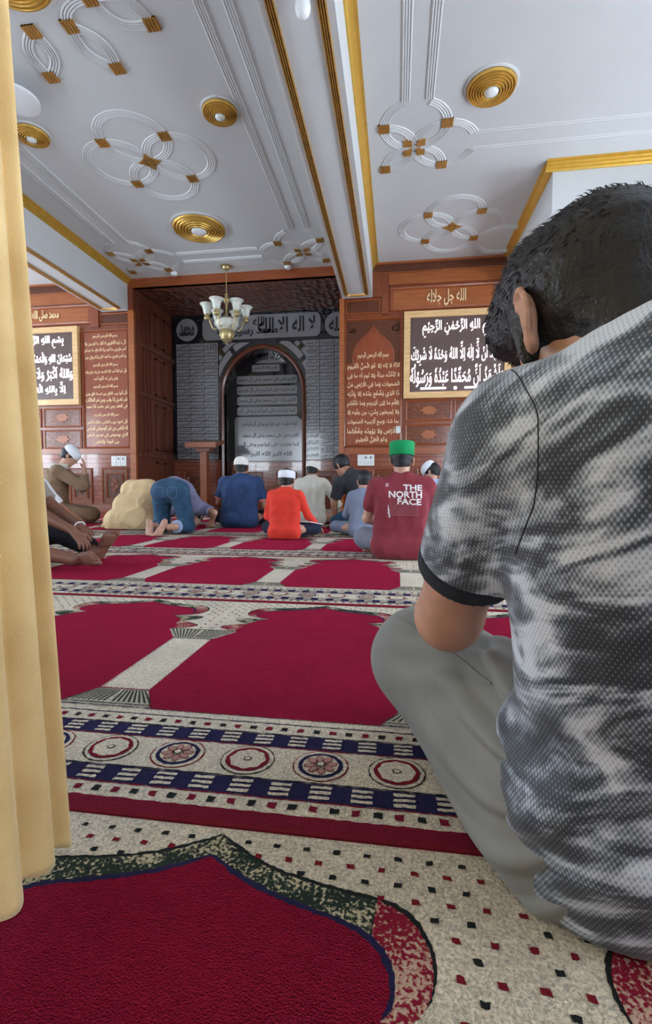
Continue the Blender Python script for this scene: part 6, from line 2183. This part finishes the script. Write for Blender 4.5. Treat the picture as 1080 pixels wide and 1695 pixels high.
# ================================================================== THE NEAR MAN
def pattern_shirt():
    m, nt, b = new_mat('grey_mottled_mesh_jersey')
    t = N(nt, 'ShaderNodeTexCoord')
    sp = N(nt, 'ShaderNodeSeparateXYZ'); nt.links.new(t.outputs['Object'], sp.inputs[0])
    # diagonal brush-like mottling
    rt = N(nt, 'ShaderNodeMapping'); rt.inputs['Rotation'].default_value = (0, R(30), 0); nt.links.new(t.outputs['Object'], rt.inputs[0])
    mp = N(nt, 'ShaderNodeMapping'); mp.inputs['Scale'].default_value = (0.55, 0.9, 1.7)
    nt.links.new(rt.outputs[0], mp.inputs[0])
    n1 = noise(nt, mp.outputs[0], 10.5, 6, 1.4)
    mp2 = N(nt, 'ShaderNodeMapping'); mp2.inputs['Scale'].default_value = (0.35, 1, 2.2)
    nt.links.new(rt.outputs[0], mp2.inputs[0])
    n2 = noise(nt, mp2.outputs[0], 26, 3, 0.6)
    mix = N(nt, 'ShaderNodeMath', operation='MULTIPLY_ADD'); nt.links.new(n2, mix.inputs[0]); mix.inputs[1].default_value = 0.30; nt.links.new(n1, mix.inputs[2])
    sc = ramp(nt, [(0.56, (0, 0, 0)), (0.77, (1, 1, 1))], mix.outputs[0])
    # mesh of small diamonds whose size follows the mottling
    def sinw(expr_x, expr_z, f):
        mx = N(nt, 'ShaderNodeMath', operation='MULTIPLY'); nt.links.new(sp.outputs[0], mx.inputs[0]); mx.inputs[1].default_value = expr_x * f
        my = N(nt, 'ShaderNodeMath', operation='MULTIPLY_ADD'); nt.links.new(sp.outputs[2], my.inputs[0]); my.inputs[1].default_value = expr_z * f; nt.links.new(mx.outputs[0], my.inputs[2])
        mz = N(nt, 'ShaderNodeMath', operation='MULTIPLY_ADD'); nt.links.new(sp.outputs[1], mz.inputs[0]); mz.inputs[1].default_value = -expr_x * f * 0.9; nt.links.new(my.outputs[0], mz.inputs[2])
        s = N(nt, 'ShaderNodeMath', operation='SINE'); nt.links.new(mz.outputs[0], s.inputs[0]); return s.outputs[0]
    f = 2 * PI / 0.0052
    a, c = sinw(0.8, 0.62, f), sinw(-0.8, 0.62, f)
    ad = N(nt, 'ShaderNodeMath', operation='ADD'); nt.links.new(a, ad.inputs[0]); nt.links.new(c, ad.inputs[1])
    mesh_ = N(nt, 'ShaderNodeMapRange'); nt.links.new(ad.outputs[0], mesh_.inputs[0]); mesh_.inputs[1].default_value = -2; mesh_.inputs[2].default_value = 2
    su = N(nt, 'ShaderNodeMath', operation='MULTIPLY_ADD'); nt.links.new(sc.outputs[0], su.inputs[0]); su.inputs[1].default_value = 0.85; nt.links.new(mesh_.outputs[0], su.inputs[2])
    rr = ramp(nt, [(0.70, (0.020, 0.028, 0.044)), (0.84, (0.075, 0.095, 0.125)), (1.0, (0.42, 0.49, 0.60)), (1.0, (0.74, 0.82, 0.94))], None)
    hf = N(nt, 'ShaderNodeMath', operation='MULTIPLY'); nt.links.new(su.outputs[0], hf.inputs[0]); hf.inputs[1].default_value = 0.72
    nt.links.new(hf.outputs[0], rr.inputs[0])
    el = rr.color_ramp.elements
    el[0].position = 0.38; el[1].position = 0.55; el[2].position = 0.78; el[3].position = 1.0
    base = ramp(nt, [(0.50, (0.016, 0.027, 0.048)), (0.60, (0.050, 0.078, 0.12)), (0.68, (0.19, 0.26, 0.37)), (0.79, (0.66, 0.79, 0.98))], mix.outputs[0])
    mc = N(nt, 'ShaderNodeMixRGB'); mc.inputs[0].default_value = 0.48
    nt.links.new(base.outputs[0], mc.inputs[1]); nt.links.new(rr.outputs[0], mc.inputs[2])
    nt.links.new(mc.outputs[0], b.inputs['Base Color'])
    b.inputs['Roughness'].default_value = 0.62
    b.inputs['Sheen Weight'].default_value = 0.25
    p = add_bump(nt, b, mesh_.outputs[0], 0.25, 0.0015)
    add_bump(nt, b, noise(nt, coords(nt, (1, 1, 0.5)), 14, 3, 0.7), 0.35, 0.012, p)
    return m


NM = pattern_shirt()
C_OLIVE = cloth_mat('grey_olive_twill', (0.235, 0.245, 0.24), 0.07, weave=1400, bump=0.2, rough=0.75)
C_RIB = cloth_mat('dark_navy_ribbed_band', (0.020, 0.026, 0.040), weave=700, bump=0.4)
A = lambda *p: np.array(p, float)
root = empty('person', (0.36, 0.68, 0.016), 'large man in grey mottled mesh T-shirt and olive trousers, sitting nearest the camera', 'person')
Hn = A(0.228, 0.622, 0.715); Rn = rotm(0.30, 0.34)
shL, shR = A(0.128, 0.585, 0.575), A(0.53, 0.60, 0.585)
elL, elR = A(0.084, 0.775, 0.328), A(0.60, 0.80, 0.32)
wrL, wrR = A(0.178, 0.925, 0.465), A(0.44, 1.0, 0.36)
b = Solid(0.03)
b.cap(A(0.36, 0.66, 0.12), A(0.34, 0.62, 0.35), 0.14, 0.14)
b.cap(A(0.34, 0.62, 0.35), A(0.32, 0.58, 0.54), 0.14, 0.13)
b.cap(shL, shR, 0.055, 0.055)
b.cap(A(0.30, 0.545, 0.60), A(0.245, 0.585, 0.69), 0.066, 0.060)
head(b, Hn, Rn, 1.0)
for sx in (-1, 1):
    e_ = Rn @ rotm(yaw=sx * 0.35)
    c_ = Hn + Rn @ A(sx * 0.090, -0.008, 0.010)
    ring_ = [c_ + e_ @ A(sx * 0.002, -0.021 * math.sin(a_), 0.031 * math.cos(a_)) for a_ in [(-0.9 + 4.1 * k / 10) for k in range(11)]]
    for k in range(10): b.cap(ring_[k], ring_[k + 1], 0.0042, 0.0040, 0.004)
    b.ell(c_ + e_ @ A(sx * 0.008, 0.004, 0.004), V3(0.008, 0.011, 0.019), e_, 0.004, sub=True)
    b.ell(c_ + e_ @ A(-sx * 0.002, 0.000, -0.034), V3(0.0065, 0.0085, 0.010), e_, 0.006)
for s_, e_, w_, sg in ((shL, elL, wrL, -1), (shR, elR, wrR, 1)):
    b.cap(s_, e_, 0.056, 0.050, 0.02)
    b.cap(e_ + A(0, 0.0, -0.008), e_ + (w_ - e_) * 0.35, 0.049, 0.047, 0.02)
    b.cap(e_ + (w_ - e_) * 0.35, w_, 0.049, 0.029, 0.015)
    hand(b, w_ + (w_ - e_) / np.linalg.norm(w_ - e_) * 0.012, A(-sg * 0.75, 0.5, 0.1), A(0, 0.2, 1), 1.0, 0.45, -sg)
for k_, a_, h_, sg in ((A(0.05, 0.985, 0.185), A(0.43, 0.95, 0.065), A(0.27, 0.70, 0.13), -1), (A(0.68, 0.98, 0.17), A(0.30, 1.04, 0.06), A(0.47, 0.70, 0.13), 1)):
    b.cap(h_, k_, 0.095, 0.065); b.cap(k_, a_, 0.06, 0.04)
    foot(b, a_ + A(-sg * 0.03, 0, -0.01), a_ + A(-sg * 0.3, 0.02, -0.02), A(0, 0.8, 0.5), 1.0, sg)
b.cut((0, 0, 0.0165), (0, 0, -1))
V, Fc = b.mesh(0.0045); NB = mesh_obj('body', V, Fc, SK['light'], root)
face_children(root, Hn, Rn, 1.0)
# trousers
t = Solid(0.05)
t.cap(A(0.27, 0.68, 0.12), A(0.46, 0.68, 0.12), 0.135, 0.135)
t.cap(A(0.26, 0.70, 0.125), A(0.060, 0.985, 0.180), 0.128, 0.098)
t.cap(A(0.215, 0.655, 0.075), A(0.115, 0.94, 0.095), 0.098, 0.090)
t.cap(A(0.47, 0.70, 0.125), A(0.67, 0.975, 0.17), 0.125, 0.095)
t.cap(A(0.055, 0.985, 0.175), A(0.36, 0.965, 0.085), 0.092, 0.070, cb=True)
t.cap(A(0.68, 0.98, 0.16), A(0.36, 1.02, 0.08), 0.09, 0.068, cb=True)
kn = A(0.06, 0.985, 0.18)
def near_folds(P):
    # creases fan out from the hip and wrap round behind the knee
    d = P - A(0.30, 0.66, 0.20)
    r_ = np.sqrt((d * d).sum(1))
    ang = np.arctan2(d[:, 2], -d[:, 0] + 0.35 * d[:, 1])
    w = np.sin(ang * 17 + 2.2 * np.sin(r_ * 14) + 1.3)
    fade = np.exp(-((r_ - 0.10) / 0.16) ** 2)
    e = P - A(0.10, 0.86, 0.26)
    e1 = np.exp(-((e * e).sum(1)) / 0.011)
    w2 = np.sin((P @ A(0.55, 0.75, 0.2)) * 95 + 2 * np.sin(P[:, 2] * 30))
    return -0.014 * fade * np.clip(w, -0.3, 1) ** 1 - 0.008 * e1 * w2 + 0.003 * wob(P, 15, 4)
t.disp = near_folds
t.cut((0, 0, 0.0165), (0, 0, -1))
V, Fc = t.mesh(0.004); TR = mesh_obj('trousers', V, Fc, C_OLIVE, root, relax=1)
# T-shirt
t = Solid(0.06)
t.cap(A(0.27, 0.645, 0.10), A(0.45, 0.645, 0.10), 0.130, 0.130)
t.cap(A(0.285, 0.625, 0.22), A(0.46, 0.63, 0.22), 0.130, 0.130)
t.cap(A(0.268, 0.60, 0.36), A(0.46, 0.60, 0.36), 0.128, 0.128)
t.cap(A(0.255, 0.575, 0.48), A(0.45, 0.575, 0.48), 0.125, 0.125)
t.cap(A(0.23, 0.56, 0.565), A(0.42, 0.55, 0.565), 0.100, 0.100)
t.cap(A(0.29, 0.52, 0.615), A(0.40, 0.52, 0.62), 0.088, 0.088)
t.cap(shL + A(0.02, -0.005, 0.005), shR, 0.075, 0.075, 0.05)
t.cap(A(0.19, 0.560, 0.600), A(0.275, 0.540, 0.660), 0.060, 0.054, 0.04)
t.cap(A(0.46, 0.565, 0.600), A(0.36, 0.555, 0.645), 0.060, 0.050, 0.04)
for s_, e_ in ((shL, elL), (shR, elR)):
    t.cap(s_, s_ + (e_ - s_) * 0.60, 0.070, 0.068, 0.03, cb=True)
t.cap(A(0.178, 0.66, 0.205), A(0.215, 0.60, 0.150), 0.040, 0.075, 0.03)
def shirt_folds(P):
    # drape: soft diagonal pulls from the shoulder, gathered rolls above the floor
    w1 = np.sin((P @ A(0.5, 0.2, 0.85)) * 46 + 1.8 * np.sin((P @ A(0.8, 0.3, -0.4)) * 17))
    low = np.exp(-((P[:, 2] - 0.14) / 0.10) ** 2)
    w2 = np.sin((P @ A(-0.42, 0.1, 0.9)) * 62 + 2.0 * np.sin(P[:, 0] * 21))
    arm = np.exp(-((P - A(0.17, 0.60, 0.46)) ** 2).sum(1) / 0.006)
    w3 = np.sin((P @ A(0.75, 0.5, 0.45)) * 110)
    return -0.0022 * w1 - 0.0060 * low * np.clip(w2, -0.4, 1) - 0.004 * arm * w3 + 0.004 * wob(P, 11, 14)
t.disp = shirt_folds
t.cut((0, 0, 0.0165), (0, 0, -1))
V, Fc = t.mesh(0.004); SH = mesh_obj('t_shirt', V, Fc, NM, root, relax=1)
# dark ribbed sleeve band
for s_, e_ in ((shL, elL), (shR, elR)):
    c = Solid(0.01)
    c.cap(s_ + (e_ - s_) * 0.575, s_ + (e_ - s_) * 0.66, 0.0705, 0.0700, ca=True, cb=True)
    c.disp = lambda P: 0.003 * wob(P, 11, 14)
    V, Fc = c.mesh(0.003); mesh_obj('sleeve_band', V, Fc, C_RIB, root)
# sewn lines: shoulder seam and trouser seam as fine raised stitching
from mathutils.bvhtree import BVHTree
def seam(ob, pts, name, mat, rad=0.0013, n=60, origin=Vector((0, 0, 0.53))):
    """a seam laid along the cloth; pts are points near the surface, snapped to it"""
    me = ob.data
    bv = BVHTree.FromPolygons([v.co.copy() for v in me.vertices], [tuple(p.vertices) for p in me.polygons])
    path = []
    P = [Vector(p) for p in pts]
    for i in range(len(P) - 1):
        for k in range(n // (len(P) - 1)):
            q_ = P[i].lerp(P[i + 1], k / (n // (len(P) - 1)))
            h_ = bv.find_nearest(q_)
            if h_[0] is not None: path.append(h_[0] + h_[1] * 0.0003)
    for _ in range(4): path = [path[0]] + [(path[i - 1] + path[i] + path[i + 1]) / 3 for i in range(1, len(path) - 1)] + [path[-1]]
    b_ = MB(); b_.tube(path, rad, 6); return keep(b_.obj(name, mat, smooth=True), root)
seam(SH, [A(0.115, 0.54, 0.665), A(0.14, 0.50, 0.60), A(0.155, 0.52, 0.52), A(0.165, 0.56, 0.46)], 'shoulder_seam', C_RIB, 0.0007)
seam(TR, [A(0.01, 0.968, 0.262), A(0.06, 0.885, 0.255), A(0.108, 0.805, 0.245), A(0.145, 0.735, 0.235)], 'side_seam', C_OLIVE, 0.0016)
# hair: a soft cap of hair with thousands of short locks on it
so = Solid(0.02)
T_ = lambda x, y, z: Hn + Rn @ np.array([x, y, z])
def hair_solid(th):
    so = Solid(0.02)
    so.ell(T_(0, -0.010, 0.045), V3(0.078 + th, 0.098 + th, 0.086 + th), Rn)
    so.ell(T_(0, 0.020, 0.080), V3(0.074 + th, 0.084 + th, 0.052 + th), Rn)
    so.ell(T_(0, 0.078, 0.066), V3(0.066 + th, 0.056 + th, 0.050 + th), Rn)
    so.ell(T_(0, -0.050, -0.035), V3(0.053 + th * 0.3, 0.054 + th * 0.4, 0.075), Rn)
    so.ell(T_(-0.070, 0.026, 0.0), V3(0.012 + th * 0.3, 0.013, 0.038), Rn, 0.010)
    so.ell(T_(0.068, 0.030, 0.0), V3(0.012 + th * 0.4, 0.016, 0.045), Rn, 0.012)
    so.ell(T_(0, 0.125, -0.055), V3(0.125, 0.100, 0.098), Rn, 0.01, sub=True)
    for sx in (-1, 1):
        so.ell(T_(sx * 0.105, -0.006, -0.002), V3(0.032, 0.026, 0.044), Rn, 0.008, sub=True)
        so.ell(T_(sx * 0.100, 0.015, -0.085), V3(0.048, 0.055, 0.050), Rn, 0.01, sub=True)
    return so
so = hair_solid(0.012)
def hair_disp(P):
    l_ = (P - Hn) @ Rn
    face_ = np.clip((l_[:, 1] - 0.030) / 0.01, 0, 1) * np.clip((0.012 - l_[:, 2]) / 0.01, 0, 1)
    return 0.0035 * wob(P, 70, 3) + 0.002 * wob(P, 190, 9) + 0.05 * face_
so.disp = hair_disp
so.cut(T_(0, -0.05, -0.082), Rn @ A(0, 0.3, -1.0))
V, Fc = so.mesh(0.004)
HO = mesh_obj('hair', V, Fc, HAIR, root)
rs = np.random.RandomState(4)
cen = V[Fc].mean(1)
nrm = np.cross(V[Fc[:, 1]] - V[Fc[:, 0]], V[Fc[:, 3]] - V[Fc[:, 0]]); nrm /= np.linalg.norm(nrm, axis=1)[:, None] + 1e-12
loc = (cen - Hn) @ Rn
pick = np.where((loc[:, 2] > -0.085) & ~((loc[:, 1] > 0.022) & (loc[:, 2] < 0.018)))[0]
pick = rs.choice(pick, min(9000, len(pick)), replace=False)
vs, fs = [], []
for i in pick:
    p, n_ = cen[i], nrm[i]; l = loc[i]
    topness = np.clip((l[2] - 0.0) / 0.10, 0, 1)
    L_ = (0.005 + 0.012 * topness) * rs.uniform(0.75, 1.15)
    # growth direction: back to front over the crown, downwards on the nape
    g = Rn @ A(0.25 * np.sin(l[0] * 60 + l[1] * 35), 0.9 * topness + 0.1, -0.9 * (1 - topness) + 0.2 * topness)
    g = g - n_ * (g @ n_) * 0.9
    g = g / (np.linalg.norm(g) + 1e-9) + np.clip(rs.normal(0, 0.2, 3), -0.35, 0.35)
    d0 = n_ * (0.16 + 0.12 * topness) + g
    d0 /= np.linalg.norm(d0)
    side_ = np.cross(d0, n_); side_ /= np.linalg.norm(side_) + 1e-9
    w0 = rs.uniform(0.0007, 0.0014)
    p0 = p - n_ * 0.002; p1 = p0 + d0 * L_ * 0.5; p2 = p1 + (d0 + g * 0.25 - n_ * 0.5 + rs.normal(0, 0.08, 3)) * L_ * 0.5
    o = len(vs)
    up_ = np.cross(side_, d0)
    vs += [p0 + side_ * w0, p0 - side_ * w0, p0 + up_ * w0, p1 + side_ * w0 * 0.8, p1 - side_ * w0 * 0.8, p1 + up_ * w0 * 0.8, p2]
    fs += [(o, o + 1, o + 4, o + 3), (o + 1, o + 2, o + 5, o + 4), (o + 2, o, o + 3, o + 5), (o + 3, o + 4, o + 6), (o + 4, o + 5, o + 6), (o + 5, o + 3, o + 6)]
b = MB(); b.add(vs, fs)
lk = b.obj('hair_locks', simple('hair_strands', (0.006, 0.008, 0.013), 0.42), smooth=True); tag(lk, kind='stuff')
keep(lk, root)
# short beard stubble along the jaw
so = Solid(0.01)
so.ell(T_(0, 0.030, -0.045), V3(0.0645, 0.070, 0.068), Rn)
so.cut(T_(0, 0.0, -0.045), Rn @ A(0, 0.15, 1.0))
so.cut(T_(0, 0.020, 0.0), Rn @ A(0, -1.0, 0.0))
so.disp = lambda P: 0.0008 * wob(P, 400, 2)
V, Fc = so.mesh(0.004); mesh_obj('beard', V, Fc, simple('beard_stubble', (0.13, 0.075, 0.058), 0.8, bump=0.5, bscale=400), root)
# eyelashes
b = MB()
for sx in (-1, 1):
    e0 = T_(sx * 0.031, 0.096, 0.006)
    for k in range(9):
        a_ = (k - 4) * 0.16
        d_ = Rn @ A(math.sin(a_) * 0.7, 1.0, -0.25); p = e0 + Rn @ A(math.sin(a_) * 0.010, -0.002, 0)
        b.tube([p, p + d_ * 0.006, p + d_ * 0.010 + A(0, 0, 0.001)], [0.0008, 0.0006, 0.0002], 4)
keep(b.obj('eyelashes', HAIR), root)

# ================================================================== CURTAIN AND LECTERN
cm, nt, bb = new_mat('pale_gold_velvet')
v = coords(nt)
f1 = noise(nt, v, 9, 3)
rr = ramp(nt, [(0.3, (0.60, 0.39, 0.15)), (0.7, (0.76, 0.54, 0.25))], f1)
vo = N(nt, 'ShaderNodeTexVoronoi', feature='F1'); vo.inputs['Scale'].default_value = 95; nt.links.new(v, vo.inputs['Vector'])
sp = ramp(nt, [(0.05, (1, 1, 1)), (0.09, (0, 0, 0))], vo.outputs['Distance'])
mc = N(nt, 'ShaderNodeMixRGB'); nt.links.new(sp.outputs[0], mc.inputs[0]); mc.inputs[2].default_value = (0.85, 0.70, 0.40, 1)
nt.links.new(rr.outputs[0], mc.inputs[1]); nt.links.new(mc.outputs[0], bb.inputs['Base Color'])
bb.inputs['Roughness'].default_value = 0.75
bb.inputs['Sheen Weight'].default_value = 0.8; bb.inputs['Sheen Tint'].default_value = (1.0, 0.9, 0.6, 1)
p = add_bump(nt, bb, noise(nt, v, 420, 3), 0.35, 0.002)
add_bump(nt, bb, sp.outputs[0], 0.5, 0.001, p)
# folds run from behind the photographer to Y = 0.6; each fold is a rounded pleat
def curtain():
    n_u, n_v = 420, 60
    vs, fs = [], []
    y0_, y1_ = -0.70, 0.600
    for j in range(n_v + 1):
        tz = j / n_v
        z = 0.018 + (3.80 - 0.018) * tz ** 1.4
        for i in range(n_u + 1):
            s_ = i / n_u
            y = y0_ + (y1_ - y0_) * s_
            k_ = (y - 0.600) / 0.058 + 0.35
            ph = k_ * 2 * PI + 0.6 * math.sin(k_ * 1.7) + 0.25 * math.sin(z * 1.7 + k_)
            w = abs(math.sin(ph / 2)) ** 0.75
            amp = 0.030 * (1 - 0.35 * min(z / 2.5, 1)) * (1 + 0.2 * math.sin(k_ * 2.3))
            base_x = -0.474 - 0.042 * z - 0.007 * math.sin(z * 2.1)
            end = min(1.0, (y1_ - y) / 0.014)
            x = base_x + amp * w * (0.25 + 0.75 * math.sqrt(max(0, 1 - (1 - end) ** 2)) if end < 1 else 1)
            lift = 0.010 * (1 - w) if j == 0 else 0
            vs.append((x, y + 0.004 * math.sin(z * 3 + k_), z + lift))
    m_ = n_u + 1
    for j in range(n_v):
        for i in range(n_u):
            fs.append((j * m_ + i, j * m_ + i + 1, (j + 1) * m_ + i + 1, (j + 1) * m_ + i))
    b = MB(); b.add(vs, fs)
    o = b.obj('curtain', cm, smooth=True)
    md = o.modifiers.new('thickness', 'SOLIDIFY'); md.thickness = 0.006; md.offset = -1
    return tag(o, 'pale gold velvet curtain hanging in rounded folds down the left edge', 'curtain')
curtain()
b = MB(); b.box((XL + 0.01, -0.9, 3.78), (-0.45, -0.86, 3.80))
# lectern in the recess
t = empty('lectern', (-3.42, 8.20, 0), 'wooden lectern standing in the recess left of the niche arch', 'lectern')
b = MB(); b.box((-3.60, 8.00, 0.012), (-3.12, 8.40, 0.06)); b.box((-3.56, 8.04, 0.06), (-3.16, 8.36, 0.10)); keep(b.obj('base', MT['wood']), t)
b = MB(); b.box((-3.45, 8.12, 0.10), (-3.33, 8.24, 1.17)); keep(b.obj('post', MT['wood_h']), t)
b = MB()
b.add([(-3.66, 7.98, 1.20), (-3.10, 7.98, 1.20), (-3.10, 8.42, 1.30), (-3.66, 8.42, 1.30), (-3.66, 7.98, 1.26), (-3.10, 7.98, 1.26), (-3.10, 8.42, 1.36), (-3.66, 8.42, 1.36)],
      [(0, 3, 2, 1), (4, 5, 6, 7), (0, 1, 5, 4), (1, 2, 6, 5), (2, 3, 7, 6), (3, 0, 4, 7)])
b.box((-3.66, 7.965, 1.20), (-3.10, 7.985, 1.29)); keep(b.obj('reading_top', MT['wood_h']), t)
b = MB(); b.box((-3.52, 8.08, 1.14), (-3.26, 8.32, 1.22)); keep(b.obj('bracket', MT['wood']), t)

# ================================================================== CHANDELIER
CH = (-2.56, 7.08)
t = empty('chandelier', (CH[0], CH[1], ZC), 'brass chandelier with frosted glass bell shades hanging in front of the recess', 'chandelier')
M_BR = simple('aged_cream_brass', (0.50, 0.40, 0.20), 0.35, 0.6, var=0.35, vscale=60)
M_GL = simple('frosted_marbled_glass', (0.66, 0.68, 0.62), 0.25, sss=0.3, var=0.12, vscale=30)
b = MB(); b.lathe([(0.0, 0), (0.085, 0), (0.09, -0.012), (0.06, -0.022), (0.045, -0.05), (0.02, -0.06), (0, -0.06)], (CH[0], CH[1], ZC), 28); keep(b.obj('canopy', M_BR, smooth=True, auto=40), t)
b = MB()
for k in range(16):
    z = ZC - 0.06 - k * 0.0235
    b.lathe([(0.004, 0.016), (0.008, 0.008), (0.008, -0.008), (0.004, -0.012)], (CH[0], CH[1], z), 8)
b.tube([(CH[0], CH[1], ZC - 0.05), (CH[0], CH[1], 3.42)], 0.003, 6); keep(b.obj('chain', M_BR), t)
b = MB(); b.lathe([(0, 0.0), (0.012, 0), (0.028, -0.02), (0.016, -0.04), (0.030, -0.06), (0.055, -0.10), (0.045, -0.13), (0.018, -0.16), (0.014, -0.28), (0.03, -0.33), (0.10, -0.38), (0.13, -0.40), (0, -0.42)], (CH[0], CH[1], 3.42), 24)
keep(b.obj('stem', M_BR, smooth=True), t)
b = MB(); b.lathe([(0.115, 0.02), (0.165, 0.03), (0.185, 0.0), (0.175, -0.045), (0.13, -0.10), (0.085, -0.125), (0, -0.13)], (CH[0], CH[1], 2.99), 36); keep(b.obj('glass_bowl', M_GL, smooth=True), t)
b = MB(); b.lathe([(0.095, 0.03), (0.105, 0.0), (0.10, -0.06), (0.085, -0.12), (0.05, -0.155), (0.02, -0.165), (0.012, -0.20), (0, -0.205)], (CH[0], CH[1], 2.86), 24)
for k in range(12):
    a = 2 * PI * k / 12
    b.tube([(CH[0] + 0.104 * math.cos(a), CH[1] + 0.104 * math.sin(a), 2.87), (CH[0] + 0.102 * math.cos(a), CH[1] + 0.102 * math.sin(a), 2.80), (CH[0] + 0.06 * math.cos(a), CH[1] + 0.06 * math.sin(a), 2.715)], 0.009, 6)
keep(b.obj('lower_finial', M_BR, smooth=True), t)
for k in range(6):
    a = 2 * PI * k / 6 + 0.35
    ca, sa = math.cos(a), math.sin(a)
    rr_ = 0.285
    def at(r_, z): return (CH[0] + r_ * ca, CH[1] + r_ * sa, z)
    arm = []
    for q_ in range(17):
        u = q_ / 16
        arm.append(at(0.11 + (rr_ - 0.11) * u, 2.98 - 0.11 * math.sin(PI * min(1, u * 1.25)) * (1 if u < 0.8 else 1) + 0.05 * u ** 3))
    b = MB(); b.tube(arm, 0.010, 8)
    b.tube([at(0.15, 2.97), at(0.19, 3.03), at(0.23, 3.01), at(0.215, 2.97)], 0.006, 6)
    b.lathe([(0, -0.02), (0.02, -0.02), (0.045, 0.0), (0.05, 0.02), (0.03, 0.035), (0.045, 0.06), (0.040, 0.075), (0, 0.075)], at(rr_, 3.02), 16)
    am = keep(b.obj('arm', M_BR, smooth=True), t)
    b = MB()
    pr = [(0.035, 0.06), (0.050, 0.08), (0.060, 0.13), (0.070, 0.17), (0.092, 0.205), (0.108, 0.215), (0.104, 0.219), (0.088, 0.209), (0.066, 0.172), (0.056, 0.13), (0.045, 0.082), (0, 0.07)]
    b.lathe(pr, at(rr_, 3.02), 28)
    sh_ = b.obj('glass_shade', M_GL, smooth=True); sh_.parent = am; sh_.matrix_parent_inverse = Matrix.Identity(4)
bpy.data.objects.remove(_co, do_unlink=True)
